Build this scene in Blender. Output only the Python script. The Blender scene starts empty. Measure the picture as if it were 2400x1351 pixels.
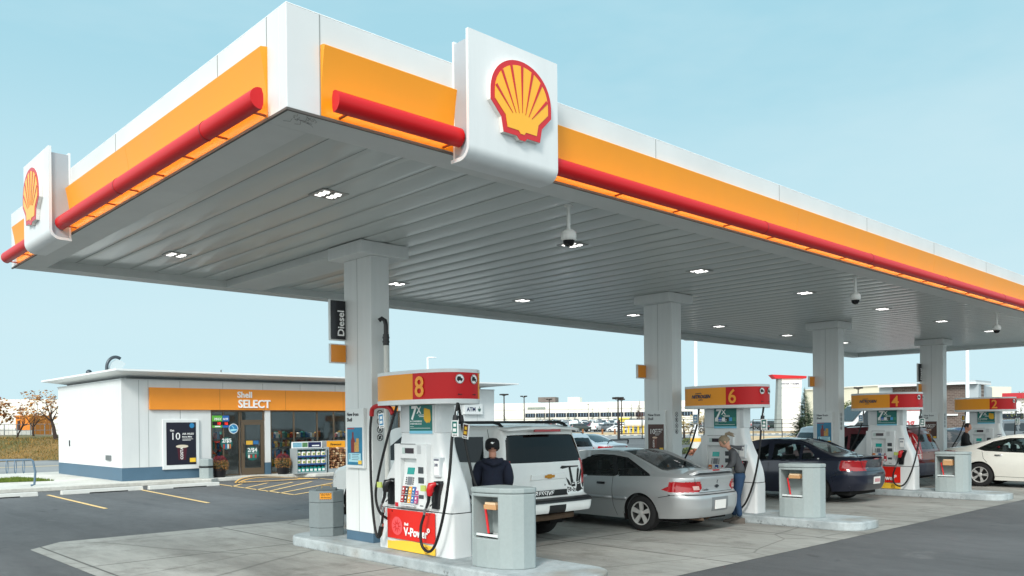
import bpy, bmesh, math, random
import numpy as np
from mathutils import Vector, Matrix
random.seed(7)
D = bpy.data
SC = bpy.context.scene
COL = SC.collection
PI = math.pi
R = math.radians
# ---------------------------------------------------------------- camera
YAW, PITCH, ROLL, FPX, CPY = R(46.8777), R(-0.3032), R(-0.528), 1954.50, 1006.13
fw = Vector((math.cos(YAW)*math.cos(PITCH), math.sin(YAW)*math.cos(PITCH), math.sin(PITCH)))
rt = Vector((math.sin(YAW), -math.cos(YAW), 0)); up = rt.cross(fw)
c_, s_ = math.cos(ROLL), math.sin(ROLL)
rt2 = c_*rt + s_*up; up2 = -s_*rt + c_*up
cd = D.cameras.new('camera'); cam = D.objects.new('camera', cd); COL.objects.link(cam)
m = Matrix.Identity(4)
for i in range(3):
    m[i][0] = rt2[i]; m[i][1] = up2[i]; m[i][2] = -fw[i]
m[0][3], m[1][3], m[2][3] = 0, 0, 1.85
cam.matrix_world = m
cd.sensor_width = 36; cd.lens = FPX/2400*36; cd.shift_y = (CPY-675.5)/2400
cd.clip_end = 4000; cd.clip_start = .1
SC.camera = cam
# ---------------------------------------------------------------- sky, sun, exposure
SUN_EL, SUN_AZ = R(36), R(210)          # azimuth measured from +X towards +Y: where the light comes from
w = D.worlds.new('World'); SC.world = w; w.use_nodes = True
nt = w.node_tree; nd = nt.nodes; lk = nt.links
bg = nd['Background']; bg.inputs['Strength'].default_value = 1.0
tc = nd.new('ShaderNodeTexCoord'); sx = nd.new('ShaderNodeSeparateXYZ')
lk.new(tc.outputs['Generated'], sx.inputs[0])
cr = nd.new('ShaderNodeValToRGB'); cr.color_ramp.interpolation = 'EASE'
e = cr.color_ramp.elements
e[0].position = 0.0; e[0].color = (.62, .845, .91, 1)
e[1].position = 1.0; e[1].color = (.22, .52, .70, 1)
for p_, c in ((.10, (.60, .83, .90, 1)), (.22, (.525, .78, .87, 1)), (.42, (.385, .68, .80, 1)), (.7, (.25, .55, .71, 1))):
    q = e.new(p_); q.color = c
nz = nd.new('ShaderNodeTexNoise'); nz.inputs['Scale'].default_value = 1.3; nz.inputs['Detail'].default_value = 5; nz.inputs['Roughness'].default_value = .62
mp = nd.new('ShaderNodeMapping'); mp.inputs['Scale'].default_value = (1, 1.6, 4.5); mp.inputs['Rotation'].default_value = (0, .12, .6)
lk.new(tc.outputs['Generated'], mp.inputs[0]); lk.new(mp.outputs[0], nz.inputs[0])
rr_ = nd.new('ShaderNodeMapRange'); rr_.inputs[1].default_value = .45; rr_.inputs[2].default_value = .8; rr_.inputs[3].default_value = 0; rr_.inputs[4].default_value = .5
lk.new(nz.outputs[0], rr_.inputs[0])
mx = nd.new('ShaderNodeMixRGB'); mx.inputs[2].default_value = (.66, .84, .90, 1)
lk.new(sx.outputs[2], cr.inputs[0]); lk.new(cr.outputs[0], mx.inputs[1]); lk.new(rr_.outputs[0], mx.inputs[0])
# fill light: glow round the sun added to the unseen sky behind the camera
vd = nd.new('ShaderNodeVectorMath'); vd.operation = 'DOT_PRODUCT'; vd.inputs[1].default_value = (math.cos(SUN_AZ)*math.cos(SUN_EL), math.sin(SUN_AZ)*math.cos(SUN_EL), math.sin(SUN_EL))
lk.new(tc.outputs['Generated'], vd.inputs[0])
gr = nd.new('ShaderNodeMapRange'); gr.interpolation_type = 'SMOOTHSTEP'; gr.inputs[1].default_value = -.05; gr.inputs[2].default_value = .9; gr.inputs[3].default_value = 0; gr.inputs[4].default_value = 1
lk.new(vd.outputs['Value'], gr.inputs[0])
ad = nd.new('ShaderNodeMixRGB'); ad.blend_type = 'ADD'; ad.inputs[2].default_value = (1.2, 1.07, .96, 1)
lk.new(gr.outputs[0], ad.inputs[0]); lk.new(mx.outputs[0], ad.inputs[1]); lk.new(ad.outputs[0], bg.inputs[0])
sl = D.lights.new('sun', 'SUN'); sl.energy = 2.5; sl.angle = R(13); sl.color = (1, .96, .90)
so = D.objects.new('sun', sl); COL.objects.link(so)
sd = Vector((math.cos(SUN_AZ)*math.cos(SUN_EL), math.sin(SUN_AZ)*math.cos(SUN_EL), math.sin(SUN_EL)))
so.rotation_euler = sd.to_track_quat('Z', 'Y').to_euler()
SC.view_settings.view_transform = 'Standard'; SC.view_settings.look = 'None'; SC.view_settings.exposure = 0.03; SC.view_settings.gamma = 1
SC.cycles.max_bounces = 7; SC.cycles.diffuse_bounces = 4; SC.cycles.transparent_max_bounces = 12
# ---------------------------------------------------------------- helpers
def lin(h):
    if isinstance(h, str):
        h = h.lstrip('#'); c = [int(h[i:i+2], 16)/255 for i in (0, 2, 4)]
        return tuple(x/12.92 if x <= .04045 else ((x+.055)/1.055)**2.4 for x in c)
    return tuple(h)
MATS = {}
def M(name, col=None, rough=.5, metal=0., var=0., scale=3., bump=0., bscale=60., coat=0., emit=0., spec=.5, stretch=(1, 1, 1), dirt=0.):
    """procedural material: colour with soft value noise, optional bump; cached by name"""
    if name in MATS: return MATS[name]
    m = D.materials.new(name); m.use_nodes = True
    n = m.node_tree.nodes; l = m.node_tree.links; b = n['Principled BSDF']
    c = lin(col); b.inputs['Base Color'].default_value = (*c, 1)
    b.inputs['Roughness'].default_value = rough; b.inputs['Metallic'].default_value = metal
    b.inputs['Specular IOR Level'].default_value = spec
    if coat: b.inputs['Coat Weight'].default_value = coat; b.inputs['Coat Roughness'].default_value = .06
    if emit:
        b.inputs['Emission Color'].default_value = (*c, 1); b.inputs['Emission Strength'].default_value = emit
    if var or bump or dirt:
        t = n.new('ShaderNodeTexCoord'); mpn = n.new('ShaderNodeMapping'); mpn.inputs['Scale'].default_value = stretch
        l.new(t.outputs['Object'], mpn.inputs[0])
    if var or dirt:
        z = n.new('ShaderNodeTexNoise'); z.inputs['Scale'].default_value = scale; z.inputs['Detail'].default_value = 6; z.inputs['Roughness'].default_value = .65
        l.new(mpn.outputs[0], z.inputs[0])
        r = n.new('ShaderNodeMapRange'); r.inputs[1].default_value = .3; r.inputs[2].default_value = .7
        r.inputs[3].default_value = 1-var; r.inputs[4].default_value = 1+var*.6
        l.new(z.outputs[0], r.inputs[0])
        h = n.new('ShaderNodeHueSaturation'); h.inputs['Color'].default_value = (*c, 1)
        l.new(r.outputs[0], h.inputs['Value']); l.new(h.outputs[0], b.inputs['Base Color'])
        if rough > .12:
            r2 = n.new('ShaderNodeMapRange'); r2.inputs[3].default_value = max(.03, rough-.1); r2.inputs[4].default_value = min(1, rough+.1)
            l.new(z.outputs[0], r2.inputs[0]); l.new(r2.outputs[0], b.inputs['Roughness'])
    if bump:
        z2 = n.new('ShaderNodeTexNoise'); z2.inputs['Scale'].default_value = bscale; z2.inputs['Detail'].default_value = 4
        l.new(mpn.outputs[0], z2.inputs[0])
        bp = n.new('ShaderNodeBump'); bp.inputs['Strength'].default_value = bump; bp.inputs['Distance'].default_value = .02
        l.new(z2.outputs[0], bp.inputs['Height']); l.new(bp.outputs[0], b.inputs['Normal'])
    MATS[name] = m
    return m

def glass_mat(name, tint=(.45, .55, .52), refl=1.0):
    if name in MATS: return MATS[name]
    m = D.materials.new(name); m.use_nodes = True; n = m.node_tree.nodes; l = m.node_tree.links
    n.remove(n['Principled BSDF']); out = n['Material Output']
    tr = n.new('ShaderNodeBsdfTransparent'); tr.inputs[0].default_value = (*tint, 1)
    gl = n.new('ShaderNodeBsdfGlossy'); gl.inputs['Roughness'].default_value = .03; gl.inputs[0].default_value = (.95, .97, 1, 1)
    fr = n.new('ShaderNodeFresnel'); fr.inputs[0].default_value = 1.5
    mu = n.new('ShaderNodeMath'); mu.operation = 'MULTIPLY'; mu.inputs[1].default_value = refl; mu.use_clamp = True
    mxs = n.new('ShaderNodeMixShader'); l.new(fr.outputs[0], mu.inputs[0]); l.new(mu.outputs[0], mxs.inputs[0])
    l.new(tr.outputs[0], mxs.inputs[1]); l.new(gl.outputs[0], mxs.inputs[2]); l.new(mxs.outputs[0], out.inputs[0])
    MATS[name] = m; return m

def tag(o, label=None, cat=None, group=None, kind=None):
    if label: o['label'] = label
    if cat: o['category'] = cat
    if group: o['group'] = group
    if kind: o['kind'] = kind
    return o
def empty(name, loc=(0, 0, 0), rz=0, label=None, cat=None, group=None):
    o = D.objects.new(name, None); COL.objects.link(o); o.location = loc; o.rotation_euler = (0, 0, rz); o.empty_display_size = .1
    return tag(o, label, cat, group)
def kids(o): return [c for c in D.objects if c.parent == o]
def copy_tree(o, parent=None):
    c = o.copy(); COL.objects.link(c)
    if parent is not None: c.parent = parent
    for ch in kids(o): copy_tree(ch, c)
    return c

class MB:
    def __init__(s): s.v = []; s.f = []; s.m = []
    def add(s, vs, fs, mi=0):
        b = len(s.v); s.v += [tuple(map(float, p)) for p in vs]
        s.f += [tuple(b+i for i in f) for f in fs]; s.m += [mi]*len(fs); return s
    def box(s, x0, x1, y0, y1, z0, z1, mi=0):
        return s.add([(x0,y0,z0),(x1,y0,z0),(x1,y1,z0),(x0,y1,z0),(x0,y0,z1),(x1,y0,z1),(x1,y1,z1),(x0,y1,z1)],
            [(0,3,2,1),(4,5,6,7),(0,1,5,4),(1,2,6,5),(2,3,7,6),(3,0,4,7)], mi)
    def prism(s, poly, ax, a0, a1, mi=0):
        n = len(poly)
        f = {'z': lambda p, a: (p[0], p[1], a), 'x': lambda p, a: (a, p[0], p[1]), 'y': lambda p, a: (p[0], a, p[1])}[ax]
        vs = [f(p, a0) for p in poly]+[f(p, a1) for p in poly]
        return s.add(vs, [tuple(range(n))[::-1], tuple(range(n, 2*n))]+[(i, (i+1) % n, n+(i+1) % n, n+i) for i in range(n)], mi)
    def tube(s, pts, r, n=8, mi=0, cap=True, flat=None):
        P = [Vector(p) for p in pts]; rs = r if isinstance(r, (list, tuple)) else [r]*len(P)
        u = None; rings = []
        for i, p in enumerate(P):
            t = (P[min(i+1, len(P)-1)]-P[max(i-1, 0)]).normalized()
            if u is None:
                u = t.orthogonal().normalized() if abs(t.z) > .9 or True else None
                a = Vector((0, 0, 1)) if abs(t.z) < .9 else Vector((1, 0, 0)); u = (a-a.dot(t)*t).normalized()
            else: u = (u-u.dot(t)*t).normalized()
            w_ = t.cross(u)
            rings.append([p+rs[i]*(math.cos(2*PI*k/n)*u*(flat or 1)+math.sin(2*PI*k/n)*w_) for k in range(n)])
        vs = [q for rg in rings for q in rg]; fs = []
        for i in range(len(P)-1):
            for k in range(n):
                fs.append((i*n+k, i*n+(k+1) % n, (i+1)*n+(k+1) % n, (i+1)*n+k))
        if cap: fs += [tuple(range(n))[::-1], tuple(range((len(P)-1)*n, len(P)*n))]
        return s.add(vs, fs, mi)
    def cyl(s, p0, p1, r, n=12, mi=0, r1=None): return s.tube([p0, p1], [r, r if r1 is None else r1], n, mi)
    def lathe(s, prof, c=(0, 0, 0), n=24, mi=0, ax='z', cap=True):
        vs = []; fs = []
        for (r, h) in prof:
            for k in range(n):
                a = 2*PI*k/n; p = (r*math.cos(a), r*math.sin(a), h)
                if ax == 'x': p = (p[2], p[0], p[1])
                if ax == 'y': p = (p[0], p[2], p[1])
                vs.append((p[0]+c[0], p[1]+c[1], p[2]+c[2]))
        for i in range(len(prof)-1):
            for k in range(n): fs.append((i*n+k, i*n+(k+1) % n, (i+1)*n+(k+1) % n, (i+1)*n+k))
        if cap and prof[0][0] > 1e-4: fs.append(tuple(range(n))[::-1])
        if cap and prof[-1][0] > 1e-4: fs.append(tuple(range((len(prof)-1)*n, len(prof)*n)))
        return s.add(vs, fs, mi)
    def ball(s, c, r, n=12, mi=0, sz=1., m_=7):
        return s.lathe([(max(1e-5, r*math.sin(PI*i/m_)), -r*sz*math.cos(PI*i/m_)) for i in range(m_+1)], c, n, mi)
    def grid(s, fn, nu, nv, mi=0):
        vs = [fn(i/nu, j/nv) for i in range(nu+1) for j in range(nv+1)]
        return s.add(vs, [(i*(nv+1)+j, (i+1)*(nv+1)+j, (i+1)*(nv+1)+j+1, i*(nv+1)+j+1) for i in range(nu) for j in range(nv)], mi)
    def xf(s, mat, a=0):
        s.v = s.v[:a]+[tuple(mat @ Vector(p)) for p in s.v[a:]]; return s
    def build(s, name, mats, parent=None, smooth=None, bevel=0, recalc=True, weld=False):
        me = D.meshes.new(name); me.from_pydata(s.v, [], s.f)
        if not isinstance(mats, (list, tuple)): mats = [mats]
        for q in mats: me.materials.append(q)
        me.polygons.foreach_set('material_index', s.m)
        if recalc:
            bm = bmesh.new(); bm.from_mesh(me)
            if weld: bmesh.ops.remove_doubles(bm, verts=bm.verts, dist=1e-4)
            bmesh.ops.recalc_face_normals(bm, faces=bm.faces); bm.to_mesh(me); bm.free()
        if smooth:
            me.polygons.foreach_set('use_smooth', [True]*len(me.polygons)); me.set_sharp_from_angle(angle=R(smooth))
        me.update()
        o = D.objects.new(name, me); COL.objects.link(o)
        if parent is not None: o.parent = parent
        if bevel:
            bv = o.modifiers.new('bevel', 'BEVEL'); bv.width = bevel; bv.segments = 2; bv.limit_method = 'ANGLE'; bv.angle_limit = R(40)
        return o
FACE = {'-X': Matrix(((0, 0, -1), (-1, 0, 0), (0, 1, 0))), '-Y': Matrix(((1, 0, 0), (0, 0, -1), (0, 1, 0))),
        '+Z': Matrix.Identity(3), '+X': Matrix(((0, 0, 1), (1, 0, 0), (0, 1, 0)))}
def text_mesh(txt, size, bold=0., ext=.002, sx=1., shear=0., align='LEFT'):
    cu = D.curves.new('lettering', 'FONT'); cu.body = txt; cu.size = size; cu.offset = bold*size; cu.extrude = ext; cu.shear = shear
    cu.resolution_u = 3; cu.align_x = align; cu.space_line = .95
    o = D.objects.new('lettering', cu); COL.objects.link(o)
    dg = bpy.context.evaluated_depsgraph_get(); me = D.meshes.new_from_object(o.evaluated_get(dg))
    D.objects.remove(o); D.curves.remove(cu)
    vs = [(v.co.x*sx, v.co.y, v.co.z) for v in me.vertices]; fs = [tuple(p.vertices) for p in me.polygons]
    D.meshes.remove(me); return vs, fs
def put_text(mb, txt, size, org, face='-X', mi=0, bold=.015, ext=.0015, sx=1., rot=0., shear=0., align='LEFT'):
    vs, fs = text_mesh(txt, size, bold, ext, sx, shear, align)
    c, s = math.cos(rot), math.sin(rot); F = FACE[face]
    out = []
    for (x, y, z) in vs:
        p = F @ Vector((x*c-y*s, x*s+y*c, z)); out.append((p[0]+org[0], p[1]+org[1], p[2]+org[2]))
    mb.add(out, fs, mi)
def plate(mb, face, cx, a, b, z0, z1, mi=0, t=.002):
    """thin rectangle; face -X: plane x=cx, y from a to b; face -Y: plane y=cx, x from a to b"""
    if face == '-X': mb.box(cx-t, cx, min(a, b), max(a, b), z0, z1, mi)
    else: mb.box(min(a, b), max(a, b), cx-t, cx, z0, z1, mi)
def rrect(x0, x1, y0, y1, r, n=5):
    p = []
    for (cx, cy, a0) in ((x1-r, y0+r, -90), (x1-r, y1-r, 0), (x0+r, y1-r, 90), (x0+r, y0+r, 180)):
        for i in range(n+1):
            a = R(a0+90*i/n); p.append((cx+r*math.cos(a), cy+r*math.sin(a)))
    return p
def ring_disc(mb, face, c, r0, r1, mi=0, n=28, t=.0015):
    F = FACE[face]; vs = []; fs = []
    for k in range(n):
        a = 2*PI*k/n
        for r in (r0, r1):
            p = F @ Vector((r*math.cos(a), r*math.sin(a), t)); vs.append((p[0]+c[0], p[1]+c[1], p[2]+c[2]))
    for k in range(n):
        q = (k+1) % n; fs.append((2*k, 2*k+1, 2*q+1, 2*q))
    mb.add(vs, fs, mi)
def shape(mb, face, c, poly, mi=0, t=.002, th=.001):
    F = FACE[face]; n = len(poly)
    vs = [F @ Vector((p[0], p[1], h)) for h in (t-th, t) for p in poly]
    mb.add([(v[0]+c[0], v[1]+c[1], v[2]+c[2]) for v in vs], [tuple(range(n))[::-1], tuple(range(n, 2*n))]+[(i, (i+1) % n, n+(i+1) % n, n+i) for i in range(n)], mi)
# common paints
WHITE = M('white_paint', '#dfe2e2', .38, var=.04, scale=5, stretch=(1, 1, .15))
PANEL = M('white_panel', '#e6e9e8', .45, var=.05, scale=.8)
BLACK = M('black_rubber', '#0e0f11', .55)
BLKPL = M('black_plastic', '#15161a', .35)
CHROME = M('brushed_metal', '#b9bcbd', .25, 1.)
STEEL = M('dull_steel', '#8b8f91', .45, .8, var=.1, scale=8)
YEL = M('band_yellow', '#f69d14', .42, var=.03, scale=1.5)
RED = M('band_red', '#cf1017', .42, spec=.35, coat=.08)
DKRED = M('deep_red', '#a80f22', .35)
NAVY = M('navy_print', '#1b2350', .5)
BLUEG = M('blue_grey_trim', '#4d6a7f', .5, var=.08, scale=2)
TEAL = M('teal_print', '#0f6b63', .4)
PINK = M('rosette_pink', '#f0575a', .4)
PYEL = M('pump_yellow', '#f7c73d', .4)
GREYPL = M('moulded_grey_plastic', '#99a4a4', .6, var=.06, scale=25, bump=.12, bscale=220)
# ================================================================ ground
def nodes_mat(name):
    m = D.materials.new(name); m.use_nodes = True; MATS[name] = m
    n = m.node_tree.nodes; l = m.node_tree.links; return m, n, l, n['Principled BSDF']
def N(n, l, typ, ins=None, **kw):
    x = n.new(typ)
    for k, v in kw.items(): setattr(x, k, v)
    for k, v in (ins or {}).items():
        if hasattr(v, 'is_linked') or hasattr(v, 'links'): l.new(v, x.inputs[k])
        else: x.inputs[k].default_value = v
    return x
def ground_mat(name, base, dark, light, fine=420, big=.35, streak=(1, 1, 1), bump=.25, rough=.85, wmix=.5, joints=None, fmix=.35):
    m, n, l, b = nodes_mat(name)
    tc = N(n, l, 'ShaderNodeTexCoord'); P = tc.outputs['Object']
    mp = N(n, l, 'ShaderNodeMapping', {0: P, 'Scale': streak})
    a = N(n, l, 'ShaderNodeTexNoise', {0: mp.outputs[0], 'Scale': big, 'Detail': 8., 'Roughness': .62})
    f = N(n, l, 'ShaderNodeTexNoise', {0: P, 'Scale': fine, 'Detail': 3., 'Roughness': .7})
    mid = N(n, l, 'ShaderNodeTexNoise', {0: mp.outputs[0], 'Scale': 7., 'Detail': 6., 'Roughness': .7})
    r1 = N(n, l, 'ShaderNodeValToRGB', {0: a.outputs[0]})
    e = r1.color_ramp.elements; e[0].position = .32; e[0].color = (*lin(dark), 1); e[1].position = .68; e[1].color = (*lin(light), 1)
    q = e.new(.5); q.color = (*lin(base), 1)
    mr = N(n, l, 'ShaderNodeMapRange', {0: f.outputs[0], 1: .3, 2: .7, 3: 1-fmix, 4: 1+fmix})
    mr2 = N(n, l, 'ShaderNodeMapRange', {0: mid.outputs[0], 1: .3, 2: .7, 3: .86, 4: 1.12})
    mm = N(n, l, 'ShaderNodeMath', {0: mr.outputs[0], 1: mr2.outputs[0]}, operation='MULTIPLY')
    h = N(n, l, 'ShaderNodeHueSaturation', {'Color': r1.outputs[0], 'Value': mm.outputs[0]})
    col = h.outputs[0]
    if joints is not None:
        col = joints(n, l, P, col)
    l.new(col, b.inputs['Base Color']); b.inputs['Roughness'].default_value = rough
    bp = N(n, l, 'ShaderNodeBump', {'Height': f.outputs[0], 'Strength': bump, 'Distance': .01}); l.new(bp.outputs[0], b.inputs['Normal'])
    return m
def asphalt_marks(n, l, P, col):
    mp = N(n, l, 'ShaderNodeMapping', {0: P, 'Scale': (1., .06, 1.), 'Rotation': (0, 0, .5)})
    a = N(n, l, 'ShaderNodeTexNoise', {0: mp.outputs[0], 'Scale': 1.6, 'Detail': 5., 'Roughness': .6}); r = N(n, l, 'ShaderNodeMapRange', {0: a.outputs[0], 1: .52, 2: .68, 3: 0., 4: .35})
    mx = N(n, l, 'ShaderNodeMixRGB', {0: r.outputs[0], 1: col, 2: (*lin('#444547'), 1)})
    v = N(n, l, 'ShaderNodeTexVoronoi', {0: P, 'Scale': .55}); nz_ = N(n, l, 'ShaderNodeTexNoise', {0: P, 'Scale': 4., 'Detail': 4.}); ad = N(n, l, 'ShaderNodeMath', {0: v.outputs[0], 1: nz_.outputs[0]}, operation='ADD')
    r2 = N(n, l, 'ShaderNodeMapRange', {0: ad.outputs[0], 1: .50, 2: .60, 3: .55, 4: 0.}); m2 = N(n, l, 'ShaderNodeMixRGB', {0: r2.outputs[0], 1: mx.outputs[0], 2: (*lin('#3a3a3b'), 1)})
    c = N(n, l, 'ShaderNodeTexNoise', {0: P, 'Scale': .7, 'Detail': 7., 'Roughness': .75}); r3 = N(n, l, 'ShaderNodeMapRange', {0: c.outputs[0], 1: .60, 2: .74, 3: 0., 4: .4}); m3 = N(n, l, 'ShaderNodeMixRGB', {0: r3.outputs[0], 1: m2.outputs[0], 2: (*lin('#8d8d8c'), 1)})
    return m3.outputs[0]
def slab_joints(n, l, P, col):
    s = N(n, l, 'ShaderNodeSeparateXYZ', {0: P}); cur = col
    # oil and tyre stains in the lanes
    st = N(n, l, 'ShaderNodeTexNoise', {0: P, 'Scale': 1.3, 'Detail': 9., 'Roughness': .72})
    sr = N(n, l, 'ShaderNodeMapRange', {0: st.outputs[0], 1: .52, 2: .70, 3: 0., 4: .6})
    mx = N(n, l, 'ShaderNodeMixRGB', {0: sr.outputs[0], 1: cur, 2: (*lin('#5c5850'), 1)}); cur = mx.outputs[0]
    wr = N(n, l, 'ShaderNodeTexNoise', {0: P, 'Scale': .5, 'Detail': 3.})
    for ax, per, off in ((0, 3.06, .45), (1, 3.03, 2.9)):
        # slightly wandering joint lines
        ad = N(n, l, 'ShaderNodeMath', {0: s.outputs[ax], 1: -off}, operation='ADD')
        dv = N(n, l, 'ShaderNodeMath', {0: ad.outputs[0], 1: per}, operation='DIVIDE')
        fr = N(n, l, 'ShaderNodeMath', {0: dv.outputs[0]}, operation='FRACT')
        sb = N(n, l, 'ShaderNodeMath', {0: fr.outputs[0], 1: .5}, operation='SUBTRACT')
        ab = N(n, l, 'ShaderNodeMath', {0: sb.outputs[0]}, operation='ABSOLUTE')
        lt = N(n, l, 'ShaderNodeMapRange', {0: ab.outputs[0], 1: .4915, 2: .4965, 3: 0., 4: .8})
        mx = N(n, l, 'ShaderNodeMixRGB', {0: lt.outputs[0], 1: cur, 2: (*lin('#3f3e3a'), 1)}); cur = mx.outputs[0]
    # hairline cracks
    vo = N(n, l, 'ShaderNodeTexVoronoi', {0: P, 'Scale': .28, 'Randomness': 1.}, feature='DISTANCE_TO_EDGE')
    mpw = N(n, l, 'ShaderNodeMixRGB', {0: .12, 1: P, 2: wr.outputs[1]}); l.new(mpw.outputs[0], vo.inputs[0])
    c = N(n, l, 'ShaderNodeMapRange', {0: vo.outputs[0], 1: .0, 2: .006, 3: .55, 4: 0.})
    mx = N(n, l, 'ShaderNodeMixRGB', {0: c.outputs[0], 1: cur, 2: (*lin('#4a4843'), 1)})
    return mx.outputs[0]
ASPH = ground_mat('asphalt', '#5c5d5e', '#4d4e4f', '#6b6c6d', fine=300, big=.25, streak=(1, .35, 1), bump=.5, fmix=.28, joints=asphalt_marks)
ASPH2 = ground_mat('old_asphalt', '#8b8c8c', '#7c7d7d', '#9b9c9b', fine=60, big=.1, bump=.1, fmix=.1)
CONC = ground_mat('slab_concrete', '#9a9993', '#7f7d78', '#afaea8', fine=160, big=.55, streak=(1, .25, 1), bump=.2, rough=.8, joints=slab_joints, fmix=.12)
SIDEW = ground_mat('pale_concrete', '#cbc9c1', '#bab7ae', '#d6d4cd', fine=120, big=.6, bump=.1, fmix=.08)
def kerb_marks(n, l, P, col):
    a = N(n, l, 'ShaderNodeTexNoise', {0: P, 'Scale': 9., 'Detail': 8., 'Roughness': .8}); s = N(n, l, 'ShaderNodeSeparateXYZ', {0: P})
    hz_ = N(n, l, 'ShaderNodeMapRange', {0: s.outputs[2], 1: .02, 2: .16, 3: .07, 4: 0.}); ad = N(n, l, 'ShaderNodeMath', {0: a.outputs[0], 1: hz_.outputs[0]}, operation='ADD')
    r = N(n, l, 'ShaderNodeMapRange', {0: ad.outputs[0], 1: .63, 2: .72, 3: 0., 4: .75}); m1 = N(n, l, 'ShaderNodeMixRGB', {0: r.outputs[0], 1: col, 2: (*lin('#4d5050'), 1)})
    c = N(n, l, 'ShaderNodeTexNoise', {0: P, 'Scale': 1.1, 'Detail': 4.}); r2 = N(n, l, 'ShaderNodeMapRange', {0: c.outputs[0], 1: .52, 2: .68, 3: 0., 4: .45}); m2 = N(n, l, 'ShaderNodeMixRGB', {0: r2.outputs[0], 1: m1.outputs[0], 2: (*lin('#8b7a62'), 1)})
    return m2.outputs[0]
KERB = ground_mat('painted_kerb_grey', '#a9b2b4', '#8d979a', '#b8c1c3', fine=90, big=1.6, bump=.2, fmix=.12, joints=kerb_marks)
DIRT = ground_mat('dry_dirt', '#c2a47c', '#a88d66', '#d6bd97', fine=8, big=.12, bump=.1, fmix=.15)
GRASSB = ground_mat('dry_grass_hill', '#7a6638', '#5a5a2c', '#96733f', fine=6, big=.22, bump=.3, fmix=.3)
LINEY = M('line_paint', '#f0c987', .7, var=.18, scale=12)
LINEO = M('ramp_paint', '#e9b660', .7, var=.15, scale=9)

def sheet(name, poly, z, mat, kind='structure'):
    mb = MB(); mb.add([(x, y, z) for x, y in poly], [tuple(range(len(poly)))]); o = mb.build(name, mat, recalc=False)
    if o.data.polygons[0].normal.z < 0: o.data.flip_normals()
    return tag(o, kind=kind)
sheet('asphalt_ground', [(-80, -60), (400, -60), (400, 100), (100, 400), (-80, 400)], 0, ASPH)
# concrete apron under the canopy, chamfered at its left corner
sheet('concrete_apron', [(3.32, 6.0), (60, 6.0), (60, 14.98), (3.9, 14.98), (3.32, 14.35)], .004, CONC)
# store pavement with a dropped kerb
mb = MB(); mb.prism([(2.0, 27.45), (9.2, 27.45), (11.7, 27.2), (12.1, 27.62), (15.0, 27.62), (15.6, 27.2), (25.5, 27.2), (27.5, 28.5), (27.5, 37.0), (7.6, 37.0), (2.0, 37.0)], 'z', 0, .13)
tag(mb.build('pavement', SIDEW, bevel=.02), kind='structure')
# far roads, dirt verges
sheet('side_road', [(-30, 39.5), (13.5, 39.5), (13.5, 54.5), (-30, 54.5)], .004, ASPH2)
sheet('road_kerb_strip', [(-30, 45.6), (13.5, 45.6), (13.5, 46.6), (-30, 46.6)], .008, M('verge_line', '#b5a78e', .9, var=.15, scale=2))
# ================================================================ canopy
CX0, CX1, CY0, CY1, ZB, ZT, ZI = 3.26, 32.7, 6.07, 15.0, 4.40, 5.23, 4.52
canopy = empty('fuel_canopy', (3.26, 6.07, 0), label='huge flat forecourt canopy with white and yellow fascia and red tubes on four columns', cat='canopy')
OX, OY = 3.26, 6.07
def shift(mb, ox=OX, oy=OY, oz=0): return mb.xf(Matrix.Translation((-ox, -oy, -oz)))
SOFF = M('soffit_enamel', '#c3c8c5', .28, spec=.6, coat=.2)
SOFFB = M('soffit_border', '#d3d6d4', .5, var=.07, scale=1.5)
FASC, n, l, b = nodes_mat('fascia_white')
P = N(n, l, 'ShaderNodeTexCoord').outputs['Object']
a = N(n, l, 'ShaderNodeTexNoise', {0: P, 'Scale': 1.1, 'Detail': 5.})
r_ = N(n, l, 'ShaderNodeMapRange', {0: a.outputs[0], 1: .3, 2: .7, 3: .93, 4: 1.03})
h = N(n, l, 'ShaderNodeHueSaturation', {'Color': (*lin('#d8dbdb'), 1), 'Value': r_.outputs[0]}); l.new(h.outputs[0], b.inputs['Base Color']); b.inputs['Roughness'].default_value = .42
mb = MB()
mb.box(CX0, CX1, CY0, CY0+.12, ZB, ZT).box(CX0, CX1, CY1-.12, CY1, ZB, ZT).box(CX0, CX0+.12, CY0+.12, CY1-.12, ZB, ZT).box(CX1-.12, CX1, CY0+.12, CY1-.12, ZB, ZT)
mb.box(CX0+.12, CX1-.12, CY0+.12, CY1-.12, ZT-.1, ZT-.05)
shift(mb).build('fascia', FASC, canopy, bevel=.006)
mb = MB()                                                            # panel seams and metal coping
for x in (3.56, 5.02, 8.07, 10.95, 13.8, 16.7, 19.6, 22.5, 25.4, 28.3, 31.0): mb.box(x-.004, x+.004, CY0-.003, CY0, ZB, ZT)
for y in (6.40, 7.35, 10.1, 12.95): mb.box(CX0-.003, CX0, y-.005, y+.005, ZB, ZT)
shift(mb).build('fascia_seam', M('seam_grey', '#8f9494', .6), canopy)
mb = MB(); mb.box(CX0+.001, CX1, CY0+.001, CY0+.1, ZT+.001, ZT+.012).box(CX0+.001, CX0+.1, CY0+.1, CY1, ZT+.001, ZT+.012)
shift(mb).build('coping', M('coping_white', '#f4f5f4', .35), canopy, bevel=.004)
mb = MB()                                                            # lower border of the soffit, one step below the panels
B_ = .40
mb.box(CX0+.02, CX1-.02, CY0+.02, CY0+B_, ZB-.012, ZI+.01).box(CX0+.02, CX1-.02, CY1-B_, CY1-.02, ZB-.012, ZI+.01)
mb.box(CX0+.02, CX0+B_, CY0+B_, CY1-B_, ZB-.012, ZI+.01).box(CX1-B_, CX1-.02, CY0+B_, CY1-B_, ZB-.012, ZI+.01)
shift(mb).build('soffit_border', SOFFB, canopy, bevel=.004)
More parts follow.
